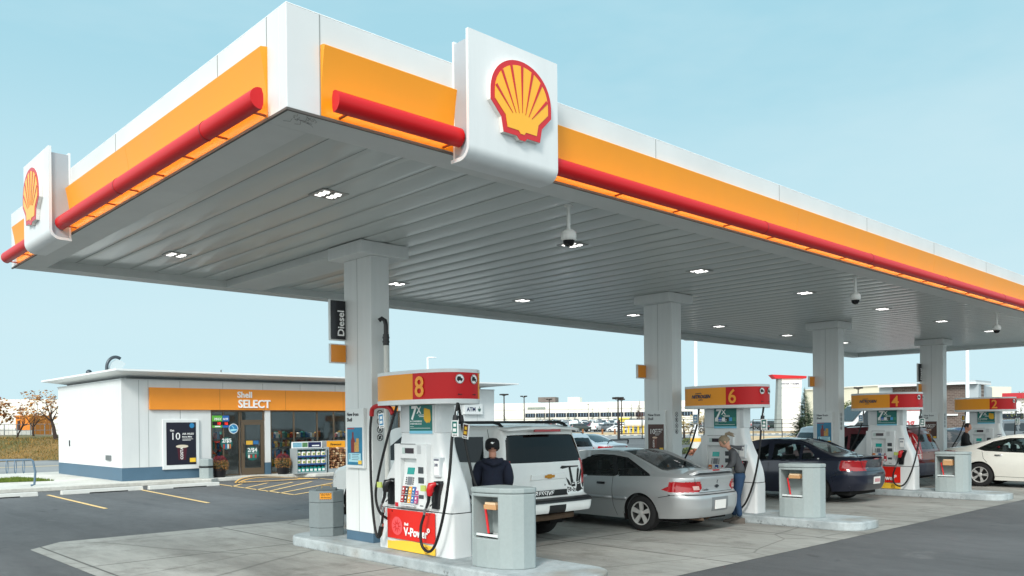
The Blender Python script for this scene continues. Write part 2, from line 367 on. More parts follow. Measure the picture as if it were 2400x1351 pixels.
mb = MB(); mb.box(CX0-.004, CX1, CY0-.004, CY0+.018, ZB-.02, ZB+.0).box(CX0-.004, CX0+.018, CY0+.018, CY1, ZB-.02, ZB)
shift(mb).build('drip_edge', M('drip_dark', '#54514d', .6), canopy)
mb = MB(); x = CX0+B_; k = 0                                         # ribbed ceiling panels running front to back
prof = []
pw = .419
while x < CX1-B_-.01:
    x1 = min(x+pw, CX1-B_)
    sag = random.uniform(-.0018, .0018)
    for t, dz in ((0, .002), (.006, .0), (.2, -.006+sag), (.5, -.0095+sag), (.8, -.006), (.994, 0), (1, .002)):
        prof.append((x+(x1-x)*t, ZI+dz))
    x = x1
ys = [CY0+B_, 8.6, 10.55, 12.9, CY1-B_]
vs = [(px, y, pz+random.uniform(-.0005, .0005)) for (px, pz) in prof for y in ys]
ny = len(ys); fs = [(i*ny+j, i*ny+j+1, (i+1)*ny+j+1, (i+1)*ny+j) for i in range(len(prof)-1) for j in range(ny-1)]
mb.add(vs, fs)
o = shift(mb).build('soffit', SOFF, canopy, smooth=60, recalc=False)
if o.data.polygons[3].normal.z > 0: o.data.flip_normals()
mb = MB()                                                            # dark joint lines between the ceiling panels
x = CX0+B_
while x < CX1-B_-.01:
    mb.box(x-.003, x+.003, CY0+B_, CY1-B_, ZI-.0008, ZI+.003); x += pw
shift(mb).build('soffit_joint', M('joint_dark', '#636765', .7), canopy)
mb = MB(); mb.box(6.6, 7.3, 11.0, CY1-B_+.01, ZB+.0, ZI-.002)
shift(mb).build('bulkhead', SOFFB, canopy, bevel=.004)

mb = MB(); rn_ = random.Random(5)                                    # cobweb and dead twigs caught in the near corner
for i in range(16):
    x, y = CX0+rn_.uniform(.10, .28), CY0+rn_.uniform(.05, .2); a = rn_.uniform(-.6, 1.6); l_ = rn_.uniform(.03, .10)
    mb.tube([(x, y, ZB-.016), (x+l_*.5*math.cos(a), y+l_*.5*math.sin(a), ZB-.022-rn_.uniform(0, .01)), (x+l_*math.cos(a+.5), y+l_*math.sin(a+.5), ZB-.018)], .0012, 4)
shift(mb).build('cobweb', M('cobweb_dark', '#3a3733', .9), canopy)
def band_profile(d=.07):
    # (outwards, z): flat lit strip at the bottom, concave sweep up to the projecting top
    p = [(0.004, ZB+.005), (.012, 4.53)]
    for i in range(1, 9):
        t = i/8; p.append((.012+(d-.012)*t**1.6, 4.53+(4.965-4.53)*t))
    return p+[(d-.012, 4.975), (.0, 4.985)]
def band(side, a, b):
    pr = band_profile(); mb = MB()
    if side == 'F': mb.prism([(CY0-q, z) for q, z in pr]+[(CY0-.001, ZB+.005)], 'x', a, b)
    else: mb.prism([(CX0-q, z) for q, z in pr]+[(CX0-.001, ZB+.005)], 'y', a, b)
    return mb
def tubeset(side, a, b, name='red_tube', cuts=()):
    """D-section red tube with collars, brackets and a row of hidden LEDs washing the strip behind it"""
    mb = MB(); sec = []
    for k in range(13):
        t = -PI/2+PI*k/12; sec.append((.115+.085*math.cos(t)+.0, 4.505+.088*math.sin(t)))
    sec += [(.10, 4.59), (.085, 4.545), (.085, 4.465), (.10, 4.42)]
    base = CY0 if side == 'F' else CX0
    mb.prism([(base-q, z) for q, z in sec], 'x' if side == 'F' else 'y', a, b)
    t = shift(mb).build(name, RED, canopy, smooth=35)
    mb = MB()
    for c in cuts:
        s2 = [(base-(.1425+(q-.1425)*1.05), 4.505+(z-4.505)*1.05) for q, z in sec]; mb.prism(s2, 'x' if side == 'F' else 'y', c-.012, c+.012)
    if cuts: shift(mb).build('collar', M('collar_red', '#a80e14', .35), t)
    mb = MB(); c = a+.12
    while c < b-.05:
        if side == 'F': mb.box(c-.010, c+.010, CY0-.12, CY0, 4.416, 4.430)
        else: mb.box(CX0-.12, CX0, c-.010, c+.010, 4.416, 4.430)
        c += .74 if side == 'L' else 1.1
    shift(mb).build('bracket', M('bracket_brown', '#a04a1c', .5), t)
    mb = MB()
    if side == 'F': mb.box(a+.03, b-.03, CY0-.083, CY0-.078, 4.455, 4.475)
    else: mb.box(CX0-.083, CX0-.078, a+.03, b-.03, 4.455, 4.475)
    shift(mb).build('light_strip', M('tube_led', (1.0, .80, .45), emit=7), t)
FX0, FX1 = 4.93, 6.10; LY0, LY1 = 11.80, 13.03
for a_, b_ in ((3.565, FX0+.03), (FX1-.03, 11.4), (11.404, 16.6), (16.604, 21.8), (21.804, 27), (27.004, 32.2)): shift(band('F', a_, b_)).build('yellow_band', YEL, canopy, smooth=25)
for a_, b_ in ((6.39, 9.6), (9.604, LY0+.05), (LY1-.05, 14.65)): shift(band('L', a_, b_)).build('yellow_band', YEL, canopy, smooth=25)
tubeset('F', 3.62, FX0+.01); tubeset('F', FX1-.01, 31.9, cuts=(10.3, 13.6, 16.9, 20.2, 23.5, 26.8, 30.1))
tubeset('L', 6.30, LY0+.02, cuts=(7.3, 9.6)); tubeset('L', LY1-.02, 14.75)

# ---- columns
COLX = [6.77+7.32*k for k in range(4)]; COLX[1] = 14.04; COLX[2] = 21.39; COLX[3] = 28.73
COLM = M('column_enamel', '#dfe2e1', .42, var=.06, scale=5, stretch=(1, 1, .12))
cl = empty('column', (0, 0, 0)); cl.parent = canopy
mb = MB(); mb.box(0, .32, 0, .72, .29, 4.321); mb.build('shaft', COLM, cl, bevel=.008)
mb = MB(); mb.box(-.0025, -.0005, .355, .361, .29, 4.32); mb.build('seam', M('seam_grey'), cl)
mb = MB(); mb.box(.004, .316, .004, .716, .15, .288); mb.build('base_trim', BLUEG, cl, bevel=.004)
mb = MB(); mb.box(-.22, .62, -.09, .81, 4.322, ZI-.012); mb.build('capital', COLM, cl, bevel=.012)
for k, x in enumerate(COLX):
    o = cl if k == 0 else copy_tree(cl, canopy)
    o.location = (x-OX, 10.19-OY, 0)

# ---- logo boxes
def pecten(s=1.):
    p = []
    for i in range(33):
        a = PI*i/32; p.append((-.5*math.cos(a)*(1 if abs(math.cos(a)) < .999 else 1), .48*math.sin(a)**.92+.0))
    p += [(.5, -.10), (.335, -.27), (.30, -.445), (.085, -.445), (.045, -.485), (-.045, -.485), (-.085, -.445), (-.30, -.445), (-.335, -.27), (-.5, -.10)]
    return [(x*s, y*s*.975) for x, y in p]
def pecten_in(s=1., k=.062):
    p = []
    for i in range(33):
        a = PI*i/32; p.append((-(.5-k)*math.cos(a), (.48-k)*math.sin(a)**.92))
    q = .5-k
    p += [(q, -.075), (.27, -.235), (.24, -.375), (.06, -.375), (.03, -.41), (-.03, -.41), (-.06, -.375), (-.24, -.375), (-.27, -.235), (-q, -.075)]
    return [(x*s, y*s*.975) for x, y in p]
LRED = M('logo_red', '#cf1a22', .35, coat=.3); LYEL = M('logo_yellow', '#fbb62a', .35, coat=.3); RETW = M('logo_return', '#e9e3dc', .5)
def emblem(parent, org, face, s, depth=.045):
    mb = MB(); shape(mb, face, org, pecten(s), 0, t=depth, th=depth-.002); o = mb.build('logo', RETW, parent)
    mb = MB(); shape(mb, face, org, pecten(s*.998), 0, t=depth+.006, th=.005); mb.build('logo_outline', LRED, o)
    mb = MB(); shape(mb, face, org, pecten_in(s), 0, t=depth+.010, th=.003); mb.build('logo_face', LYEL, o)
    mb = MB()
    for i in range(7):
        a = R(90-(i-3)*23.5); x0, y0 = .052*(i-3), -.15-.012*abs(i-3); x1, y1 = .445*math.cos(a), .425*math.sin(a)-(.05 if i in (0, 6) else 0)
        dx, dy = x1-x0, y1-y0; l_ = math.hypot(dx, dy); n_ = (-dy/l_, dx/l_); w0, w1 = .003, .020
        P4 = [(x0+n_[0]*w0, y0+n_[1]*w0), (x0-n_[0]*w0, y0-n_[1]*w0), (x1-n_[0]*w1, y1-n_[1]*w1), (x1+n_[0]*w1, y1+n_[1]*w1)]
        shape(mb, face, org, [(x*s, y*s*.975) for x, y in P4], 0, t=depth+.0135, th=.002)
    mb.build('logo_rays', LRED, o)
    return o
def curved_shell(front, base, z0=4.285, z1=5.47, r=.13, t=.035):
    """section (out, z) of a plate whose foot curls back under the fascia"""
    o = [(front, z1)]; i_ = [(front-t, z1)]
    for k in range(9):
        a = PI/2*k/8; o.append((front-r+r*math.cos(a), z0+r-r*math.sin(a))); i_.append((front-r+(r-t)*math.cos(a), z0+r-(r-t)*math.sin(a)))
    o.append((base, z0)); i_.append((base, z0+t))
    return o+i_[::-1]
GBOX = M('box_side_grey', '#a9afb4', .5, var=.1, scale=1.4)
sb = empty('logo_box', (5.5, 6.07, 4.4), label='white logo box with red and yellow scallop shell on the long front of the canopy', cat='sign', group='logo boxes on the canopy')
mb = MB(); mb.prism([(CY0-q, z) for q, z in curved_shell(.27, .004)], 'x', FX0, FX1); shift(mb, 5.5, 6.07, 4.4).build('front_panel', WHITE, sb, smooth=30)
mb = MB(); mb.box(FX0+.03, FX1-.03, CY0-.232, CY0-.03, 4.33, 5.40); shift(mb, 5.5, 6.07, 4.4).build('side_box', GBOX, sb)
mb = MB(); mb.box(FX0+.03, FX1-.03, CY0-.028, CY0+.0, 4.33, 5.43); shift(mb, 5.5, 6.07, 4.4).build('back_plate', WHITE, sb, bevel=.003)
emblem(sb, (5.555-5.5, -.27, 4.945-4.4), '-Y', .80)
sb = empty('logo_box', (3.26, 12.4, 4.4), label='white logo box with scallop shell on the short left side of the canopy', cat='sign', group='logo boxes on the canopy')
mb = MB(); mb.prism([(CX0-q, z) for q, z in curved_shell(.27, .004)], 'y', LY0, LY1); shift(mb, 3.26, 12.4, 4.4).build('front_panel', WHITE, sb, smooth=30)
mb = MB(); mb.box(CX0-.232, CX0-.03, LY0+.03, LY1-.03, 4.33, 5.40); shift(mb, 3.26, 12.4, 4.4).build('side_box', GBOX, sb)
mb = MB(); mb.box(CX0-.028, CX0, LY0+.03, LY1-.03, 4.33, 5.43); shift(mb, 3.26, 12.4, 4.4).build('back_plate', WHITE, sb, bevel=.003)
emblem(sb, (-.27, 12.47-12.4, 4.945-4.4), '-X', .80)

# ---- downlights
LAMPW = M('lamp_led', (1, .98, .93), emit=3.2)
dl = empty('downlight', (0, 0, ZI), cat='ceiling light', group='recessed lights in the canopy soffit')
mb = MB(); mb.prism([(-.17, -.17), (.17, -.17), (.17, .17), (-.17, .17)], 'z', -.016, -.006); mb.build('housing', M('lamp_trim', '#a9a9a6', .35, .6), dl, bevel=.003)
for sgn in (-1, 1):
    mb = MB()
    for i in range(5):
        x = sgn*.075+(.008 if i % 2 else -.008); mb.box(x-.036, x+.036, -.110+i*.048, -.086+i*.048, -.021, -.0155)
    mb.build('led_module', LAMPW, dl)
mb = MB(); mb.box(-.008, .008, -.12, .12, -.019, -.0155); mb.build('divider', M('lamp_bar', '#6b6a66', .5), dl)
POS = ['nearest the corner of the canopy', 'in the second', 'in the third', 'in the fourth', 'in the fifth', 'in the sixth', 'in the seventh']
for k, x in enumerate((5.03, 9.14, 12.41, 16.18, 19.92, 23.65, 27.43)):
    for j, y in enumerate((8.41, 12.88)):
        o = dl if k == 0 and j == 0 else copy_tree(dl); o.location = (x, y, ZI)
        side = 'front' if j == 0 else 'rear'
        o['label'] = (f'square recessed ceiling light {POS[0]}, {side} row' if k == 0 else f'square recessed ceiling light, {side} row, {POS[k]} pair back from the logo corner')
# ---- dome cameras
dc = empty('dome_camera', (0, 0, ZI), cat='security camera', group='dome cameras under the canopy')
mb = MB(); mb.cyl((0, 0, -.01), (0, 0, -.30), .022, 10); mb.cyl((0, 0, 0-.01), (0, 0, -.03), .05, 12); mb.build('stem', M('camera_white', '#d9dad6', .4), dc, smooth=40)
mb = MB(); mb.lathe([(.02, -.29), (.055, -.30), (.085, -.33), (.092, -.37), (.088, -.41), (.07, -.425)], n=20); mb.build('housing', M('camera_white'), dc, smooth=50)
mb = MB(); mb.lathe([(.072, -.42), (.066, -.455), (.045, -.485), (.001, -.498)], n=18); mb.build('dome', M('smoked_dome', '#08090b', .08), dc, smooth=60)
for k, (x, y, t) in enumerate(((7.11, 6.60, 'nearest the big logo box, above pump 8'), (14.41, 6.55, 'at the middle of the canopy edge'), (21.86, 6.55, 'at the far right end of the canopy edge'))):
    o = dc if k == 0 else copy_tree(dc); o.location = (x, y, ZB+.0 if False else ZI-.12); o['label'] = 'white dome camera on a stem, '+t
# ================================================================ pump islands and what stands on them
IM = []
for k in range(4):
    cx = COLX[k]
    nm = ['nearest, carrying pump 8', 'second, carrying pump 6', 'third, carrying pump 4', 'farthest, carrying pump 2'][k]
    root = empty('pump_island', (cx+.18, 9.6, 0), label='grey painted concrete pump island, '+nm, cat='pump island', group='pump islands')
    if k == 0:
        mb = MB(); pl = rrect(-.60, .60, -3.40, 2.50, .42, 7); mb.prism(pl, 'z', 0, .15)
        isl = mb.build('kerb', KERB, root, bevel=.022)
    else:
        o = isl.copy(); COL.objects.link(o); o.parent = root

# ---- fuel pump
PW = M('pump_white', '#dfe2e2', .34, var=.05, scale=6, stretch=(1, 1, .2))
PGREY = M('pump_grey', '#cfd4d6', .4, var=.03, scale=2)
PXC = -.115
def loft(mb, levels, bow=0., n=6, mi=0, r=.05):
    """levels: (z, hx, y0, y1); rounded rectangle sections whose front is gently bowed"""
    rings = []
    for (z, hx, y0, y1) in levels:
        pl = rrect(-hx, hx, y0, y1, min(r, hx*.9), n)
        yc, hy = (y0+y1)/2, (y1-y0)/2
        rings.append([(PXC+x+(-1 if x < 0 else 1)*bow*(1-min(1, abs((y-yc)/hy))**2), y, z) for x, y in pl])
    m_ = len(rings[0]); vs = [p for g in rings for p in g]
    fs = [(i*m_+k, i*m_+(k+1) % m_, (i+1)*m_+(k+1) % m_, (i+1)*m_+k) for i in range(len(rings)-1) for k in range(m_)]
    fs += [tuple(range(m_))[::-1], tuple(range((len(rings)-1)*m_, len(rings)*m_))]
    mb.add(vs, fs, mi); return mb
VA, VB, VN = .86, .45, 2.7; VYC = -.06; VXC = -.09
def vpt(u):            # valance plan: u in [0, 2pi)
    c, s = math.cos(u), math.sin(u)
    return (VXC-VB*abs(c)**(2/VN)*(1 if c > 0 else -1), VYC+VA*abs(s)**(2/VN)*(1 if s > 0 else -1))
def valance_surface(y):
    t = max(0., 1-abs((y-VYC)/VA)**VN)**(1/VN); x = VXC-VB*t
    e = 1e-3; t2 = max(0., 1-abs((y+e-VYC)/VA)**VN)**(1/VN); sl = (VXC-VB*t2-x)/e
    return x, math.atan(-sl)    # rotation about z
def on_valance(mb, a, y, z):
    x, ang = valance_surface(y)
    mb.xf(Matrix.Translation((x, y, z)) @ Matrix.Rotation(ang, 4, 'Z'), a)
def on_valance_u(mb, deg, z):
    u = R(deg); p0, p1 = vpt(u-.01), vpt(u+.01); p = vpt(u); tx, ty = p1[0]-p0[0], p1[1]-p0[1]; nx, ny_ = -ty, tx
    if (p[0]-VXC)*nx+(p[1]-VYC)*ny_ < 0: nx, ny_ = -nx, -ny_
    ang = math.atan2(ny_, nx)-PI
    mb.xf(Matrix.Translation((p[0], p[1], z)) @ Matrix.Rotation(ang, 4, 'Z'))
def build_pump(num, label, kind, nitro):
    p = empty('fuel_pump', (0, 0, 0), label=label, cat='fuel pump', group='fuel pumps on the islands')
    mb = MB(); loft(mb, [(0, .17, -.82, .83), (.565, .17, -.82, .83)], bow=.035); mb.build('cabinet', PW, p, smooth=35, bevel=.004)
    mb = MB(); mb.box(-.27, .04, -.80, .81, .566, .578); mb.build('cabinet_gap', M('gap_dark', '#3c3f40', .7), p)
    lv = []
    for i in range(19):
        z = .58+i*(1.0/18); t = (z-.58)/1.0
        sft = t*t*(3-2*t)
        w_ = .825-.385*(sft**1.15); hx = .17-.035*sft
        lv.append((z, hx, -.82+.29*(sft**1.15), .83-.48*(sft**1.15)))
    lv.append((1.60, .125, -.53, .35))
    mb = MB(); loft(mb, lv, bow=.03, r=.07); mb.build('shoulder_cover', PW, p, smooth=40)
    mb = MB(); mb.box(-.235, .005, .10, .35, 1.60, 1.98).box(-.235, .005, -.53, -.40, 1.60, 1.98).box(-.17, -.06, -.40, .10, 1.60, 1.98); mb.build('mast', PW, p, bevel=.01)
    mb = MB(); mb.box(-.242, -.236, .11, .34, 1.61, 1.96).box(-.242, -.236, -.525, -.45, 1.61, 1.96).cyl((-.244, .30, 1.66), (-.236, .30, 1.66), .012, 8)
    mb.build('mast_cover', PGREY, p)
    # lower graphic panel
    g = MB(); Y0, Y1 = -.49, .59
    def fx(y): return -.285-.035*(1-min(1, abs((y-.005)/.825))**2)-.003
    def strip(mb, z0, z1, mi, ya=Y0, yb=Y1, off=0, top=None):
        def fn(u, v):
            y = ya+(yb-ya)*u; zt = z1 if top is None else top(u); return (fx(y)-off, y, z0+(zt-z0)*v)
        mb.grid(fn, 20, 1, mi)
    strip(g, .16, .56, 0); g.build('graphic_panel', M('pump_red', '#dc2418', .35, var=.04), p)
    g = MB(); strip(g, .01, .0, 0, top=lambda u: .118+.035*math.sin(PI*min(1, u*1.1+.0))); g.build('yellow_panel', PYEL, p)
    g = MB(); put_text(g, 'V-Power', .155, (fx(0)-.012, .16, .225), '-X', bold=.03, sx=.93)
    put_text(g, 'Shell', .05, (fx(0)-.012, .155, .36), '-X', bold=.03); put_text(g, '°', .2, (fx(-.2)-.012, -.335, .21), '-X', bold=.02)
    g.build('lettering', M('print_white', '#f4f4f2', .45), p)
    g = MB(); ring_disc(g, '-X', (fx(.33)-.006, .335, .335), 0.0, .125, 0, n=30)
    for i in range(30): pass
    ro = g.build('rosette', PINK, p)
    g = MB()
    for i in range(9):
        a = 2*PI*i/9; b2 = a+.28
        shape(g, '-X', (fx(.33)-.010, .335, .335), [(.028*math.cos(a-.35), .028*math.sin(a-.35)), (.10*math.cos(a), .10*math.sin(a)), (.034*math.cos(b2), .034*math.sin(b2))], 0)
    g.build('rosette_petal', M('pump_red2', '#c9201a', .4), ro)
    g = MB(); sc = .10; oo = (fx(-.35)-.008, -.315, .065)
    pc = pecten(sc); pi_ = pecten(sc*.86)
    n_ = len(pc); F_ = FACE['-X']; vs = [F_ @ Vector((a[0], a[1], .002)) for a in pc+pi_]
    g.add([(v[0]+oo[0], v[1]+oo[1], v[2]+oo[2]) for v in vs], [(i, (i+1) % n_, n_+(i+1) % n_, n_+i) for i in range(n_)])
    for i in range(5):
        a = R(90+(i-2)*26); shape(g, '-X', oo, [(.0, -.02), (.041*math.cos(a)-.002, .041*math.sin(a)), (.041*math.cos(a)+.002, .041*math.sin(a)+.001)], 0)
    g.build('shell_outline', M('print_brown', '#8a5a14', .5), p)
    g = MB(); g.cyl((fx(.46)-.006, .46, .53), (fx(.46)+.01, .46, .53), .011, 8).cyl((fx(-.33)-.006, -.33, .53), (fx(-.33)+.01, -.33, .53), .011, 8); g.build('panel_lock', M('lock_dark', '#55100c', .4), p)
    # console with recess
    CXF = -.345
    c = MB()
    c.box(CXF, -.2, .22, .355, .60, 1.455).box(CXF, -.2, -.36, -.14, .60, 1.455).box(CXF, -.2, -.14, .22, 1.26, 1.455).box(CXF, -.2, -.14, .22, .60, .66)
    cons = c.build('console', PW, p, bevel=.008)
    c = MB(); c.box(-.26, -.2, -.14, .22, .66, 1.26); c.build('recess', PGREY, cons)
    c = MB(); c.add([(CXF-.02, .20, .655), (CXF-.02, -.13, .655), (-.27, -.13, 1.15), (-.27, .20, 1.15), (-.25, .20, .655), (-.25, -.13, .655), (-.25, .20, 1.15), (-.25, -.13, 1.15)],
            [(0, 1, 2, 3), (0, 3, 6, 4), (1, 5, 7, 2), (2, 7, 6, 3), (0, 4, 5, 1)]); c.build('sloping_shelf', PW, cons)
    c = MB(); c.box(CXF-.006, CXF+.01, -.09, .15, 1.33, 1.40).box(CXF-.008, CXF, -.13, .2, 1.452, 1.458); c.build('price_display', M('lcd_dark', '#3a3036', .2), cons)
    c = MB(); c.box(CXF-.008, CXF+.01, .10, .16, 1.325, 1.405); c.build('lcd_window', M('lcd_pale', '#b9c9c4', .2), cons)
    def tilt(mb, a=0):
        # carry local (y, h) on the sloping shelf: shelf from (x -.365, z .655) to (-.27, 1.15)
        ang = math.atan2(.095, .495)
        mb.xf(Matrix.Translation((CXF-.02, 0, .655)) @ Matrix.Rotation(ang, 4, 'Y'), a)
    c = MB(); c.box(-.008, .0, -.02, .13, .40, .49); tilt(c); c.build('screen', M('screen_teal', '#1f8c84', .15, emit=.25), cons)
    c = MB(); c.box(-.007, 0, .0, .10, .255, .365); tilt(c); c.build('keypad', M('key_grey', '#77797f', .5), cons)
    c = MB()
    for i in range(4):
        for s_x in (-.035, .12): c.box(-.008, 0, s_x, s_x+.018, .26+i*.027, .278+i*.027)
    tilt(c); c.build('soft_key', M('key_dark', '#2b2d30', .5), cons)
    if kind == 10:
        cols = ['#a32b2b', '#2f3238', '#e8a33a', '#2e6ca8', '#b04a7a']
        for r_i in range(2):
            for i in range(5):
                mm = MB(); y0 = .185-i*.076; z0 = .13-r_i*.115
                mm.box(-.016, -.0, y0-.07, y0, z0, z0+.105); tilt(mm)
                kb = mm.build('grade_button', M('grade_%d' % i, cols[i], .35), cons, bevel=.004)
                mm = MB(); mm.box(-.0185, -.0155, y0-.045, y0-.022, z0+.055, z0+.08).box(-.0185, -.0155, y0-.05, y0-.02, z0+.018, z0+.026); tilt(mm); mm.build('grade_print', M('print_white'), kb)
    else:
        cols = ['#d9792b', '#1e4f9a', '#b52a35']
        for i in range(3):
            mm = MB(); y0 = .19-i*.145; mm.box(-.016, 0, y0-.07, y0, .04, .235); tilt(mm)
            kb = mm.build('grade_button', M('gradew_%d' % i, cols[i], .35), cons, bevel=.004)
            mm = MB(); mm.box(-.0185, -.0155, y0-.055, y0-.015, .05, .09).box(-.0185, -.0155, y0-.055, y0-.015, .17, .19); tilt(mm); mm.build('grade_print', M('print_white'), kb)
    c = MB(); c.box(CXF-.05, CXF+.02, -.14, .2, .625, .645); c.build('receipt_lip', PGREY, cons, bevel=.008)
    c = MB(); c.box(CXF-.006, CXF, -.30, -.19, 1.07, 1.155).box(CXF-.006, CXF, -.31, -.19, .94, 1.02).box(CXF-.007, CXF, -.30, -.2, .74, .79).box(CXF-.006, CXF, -.29, -.22, .64, .652).box(CXF-.006, CXF, .0, .08, .61, .618)
    c.build('card_reader', M('reader_dark', '#42464a', .4), cons, bevel=.002)
    c = MB()
    for i in range(8): c.box(CXF-.004, CXF, -.25, -.17, 1.43-i*.014, 1.434-i*.014)
    for i in range(3): c.box(CXF-.004, CXF, -.28, -.2, 1.14-i*.022, 1.147-i*.022)
    c.build('small_print', M('print_grey', '#8e8f92', .6), cons)
    c = MB(); c.box(CXF-.004, CXF, .27, .34, .605, .66); c.build('warning_sticker', M('sticker_red', '#c6202e', .5), cons)
    # notice box right of the console
    c = MB(); c.box(-.31, -.22, -.60, -.46, 1.03, 1.285); nb = c.build('notice_box', PGREY, p, bevel=.01)
    c = MB(); c.box(-.313, -.309, -.58, -.48, 1.06, 1.25); c.build('notice', M('print_white'), nb)
    c = MB(); put_text(c, '300', .052, (-.3145, -.485, 1.17), '-X', bold=.01); c.box(-.315, -.313, -.58, -.48, 1.245, 1.262); c.build('notice_print', NAVY, nb)
    # poster on the mast
    c = MB(); c.box(-.262, -.170, -.405, .105, 1.585, 1.97); c.build('poster_case', PW, p, bevel=.004)
    c = MB(); c.box(-.272, -.262, -.39, .10, 1.63, 1.968); po = c.build('poster', TEAL, p)
    c = MB(); put_text(c, '7', .25, (-.2745, .07, 1.785), '-X', bold=.03, shear=.1); put_text(c, 'X', .13, (-.2745, -.07, 1.86), '-X', bold=.02)
    c.box(-.2745, -.273, -.25, -.10, 1.835, 1.842).box(-.2745, -.273, -.25, -.12, 1.815, 1.822)
    put_text(c, 'IN CONVENIENCE', .032, (-.2745, .08, 1.745), '-X', bold=.0); put_text(c, 'STORE PURCHASES', .030, (-.2745, .08, 1.712), '-X', bold=.0)
    c.box(-.2745, -.273, -.36, .08, 1.662, 1.667).box(-.2745, -.273, 0, .08, 1.685, 1.689)
    c.build('poster_print', M('print_white'), po)
    c = MB()
    if nitro:
        for i, cc in enumerate((0, 1, 2, 3, 4, 5)):
            y0 = .075-i*.078; c.box(-.2745, -.272, y0-.064, y0, 1.715 if False else 1.73, 1.80, cc)
        c.build('gift_cards', [M('card_%d' % i, h, .4) for i, h in enumerate(('#e8e4df', '#2460b8', '#e6e6e6', '#23302c', '#4da0d8', '#3c8c66'))], po)
    else:
        shape(c, '-X', (-.274, -.30, 1.83), [(-.07, .09), (-.055, .10), (.06, .075), (.075, -.06), (.04, -.10), (.02, -.085), (-.01, -.10), (-.05, -.075), (-.075, -.04)], 0)
        c.build('receipt_picture', M('poster_gold', '#d9a520', .5), po)
    c = MB(); c.box(-.2715, -.2605, -.39, .10, 1.592, 1.63); c.build('poster_foot', M('foot_blue', '#7fc4dd', .4), po)
    # valance
    lv = 64; mb = MB()
    def ring_(z, g): return [(VXC+(x_-VXC)*g, VYC+(y_-VYC)*(1-(1-g)*.45), z) for x_, y_ in (vpt(2*PI*i/lv) for i in range(lv))]
    def band_(z0, z1, g0=1., g1=1., cap=True):
        m2 = MB(); a_, b_ = ring_(z0, g0), ring_(z1, g1); m2.add(a_+b_, [(i, (i+1) % lv, lv+(i+1) % lv, lv+i) for i in range(lv)]+([tuple(range(lv))[::-1], tuple(range(lv, 2*lv))] if cap else [])); return m2
    v = band_(1.975, 2.035).build('valance', PW, p, smooth=40)
    band_(2.37, 2.415, 1., .985).build('valance_rim', PW, v, smooth=40)
    vs, fs, mi = [], [], []
    fine = 240
    pts = [vpt(2*PI*i/fine) for i in range(fine)]
    for z in (2.034, 2.371): vs += [(VXC+(x_-VXC)*.988, VYC+(y_-VYC)*.994, z) for x_, y_ in pts]
    m2 = MB()
    for i in range(fine):
        q = (i+1) % fine; f = [(i, q, fine+q, fine+i)]
        x_, y_ = pts[i]
        front = x_ < .12
        yel = (y_ > -.34) if front else (y_ < -.2)
        fs.append((f[0], 0 if yel else 1))
    m2.add(vs, [f for f, q in fs]); m2.m = [q for f, q in fs]
    m2.build('valance_face', [YEL, M('valance_red', '#cc1017', .42, spec=.35)], v, smooth=40)
    c = MB(); a = 0; put_text(c, str(num), .37, (-.006, .0, 0), '-X', bold=.014, align='CENTER', sx=.92); on_valance(c, 0, -.46, 2.07); c.build('pump_number', M('number_orange', '#f7a233', .4), v)
    for sgn, yy in ((0, -79), (1, -97)):
        c = MB(); ring_disc(c, '-X', (-.004, 0, 0), 0, .062, 0); on_valance_u(c, yy, 2.285); dsk = c.build('pictogram', M('print_white'), v)
        c = MB(); ring_disc(c, '-X', (-.005, 0, 0), .055, .060, 0)
        shape(c, '-X', (-.006, 0, 0), [(-.040, -.020), (.036, -.02), (.040, .004), (.018, .012), (.010, .03), (-.030, .03), (-.040, .008)], 0)
        shape(c, '-X', (-.006, 0, 0), [(-.028, -.03), (-.012, -.03), (-.012, -.018), (-.028, -.018)], 0); shape(c, '-X', (-.006, 0, 0), [(.012, -.03), (.028, -.03), (.028, -.018), (.012, -.018)], 0)
        if sgn: shape(c, '-X', (-.007, 0, 0), [(-.045, .04), (-.04, .045), (.045, -.04), (.04, -.045)], 0)
        on_valance_u(c, yy, 2.285); c.build('car_symbol', M('print_black', '#141414', .5), dsk)
        c = MB(); s_ = 1 if sgn == 0 else -1
        shape(c, '-X', (-.005, 0, 0), [(s_*-.03, 0), (s_*-.012, .014), (s_*-.012, .004), (s_*.03, .004), (s_*.03, -.004), (s_*-.012, -.004), (s_*-.012, -.014)], 0)
        on_valance_u(c, yy, 2.09); c.build('arrow', M('print_black'), v)
    if nitro:
        c = MB(); put_text(c, 'NITROGEN', .092, (-.006, 0, 0), '-X', bold=.03, shear=.3, align='CENTER', sx=.95); put_text(c, 'powered by', .03, (-.006, .13, .085), '-X'); put_text(c, 'gasolines', .03, (-.006, .06, -.04), '-X')
        on_valance(c, 0, .22, 2.175); c.build('valance_lettering', M('nitro_navy', '#223a55', .45), v)
    # nozzle boot and nozzle on the right
    def boot(y, s=1):
        c = MB(); c.prism([(y-.02, .62), (y+.095, .62), (y+.10, .74), (y+.05, .98), (y-.08, .985), (y-.09, .95), (y-.035, .78)], 'x', -.335, -.25)
        c.build('nozzle_boot', BLKPL, p, bevel=.006)
    def nozzle(y, colm, x=-.40):
        c = MB(); c.tube([(x-.02, y+.02, .64), (x, y-.0, .72), (x-.005, y-.02, .80), (x+.0, y-.04, .86)], [.018, .021, .022, .026], 8)
        nb_ = c.build('nozzle', BLKPL, p, smooth=40)
        c = MB(); c.tube([(x, y-.03, .80), (x-.005, y-.045, .86), (x+.005, y-.055, .93), (x+.05, y-.10, .955)], [.035, .052, .050, .022], 10); c.build('nozzle_cover', colm, nb_, smooth=50)
        c = MB(); c.tube([(x+.04, y-.09, .95), (x+.09, y-.13, .94)], .013, 8); c.build('spout', STEEL, nb_, smooth=50)
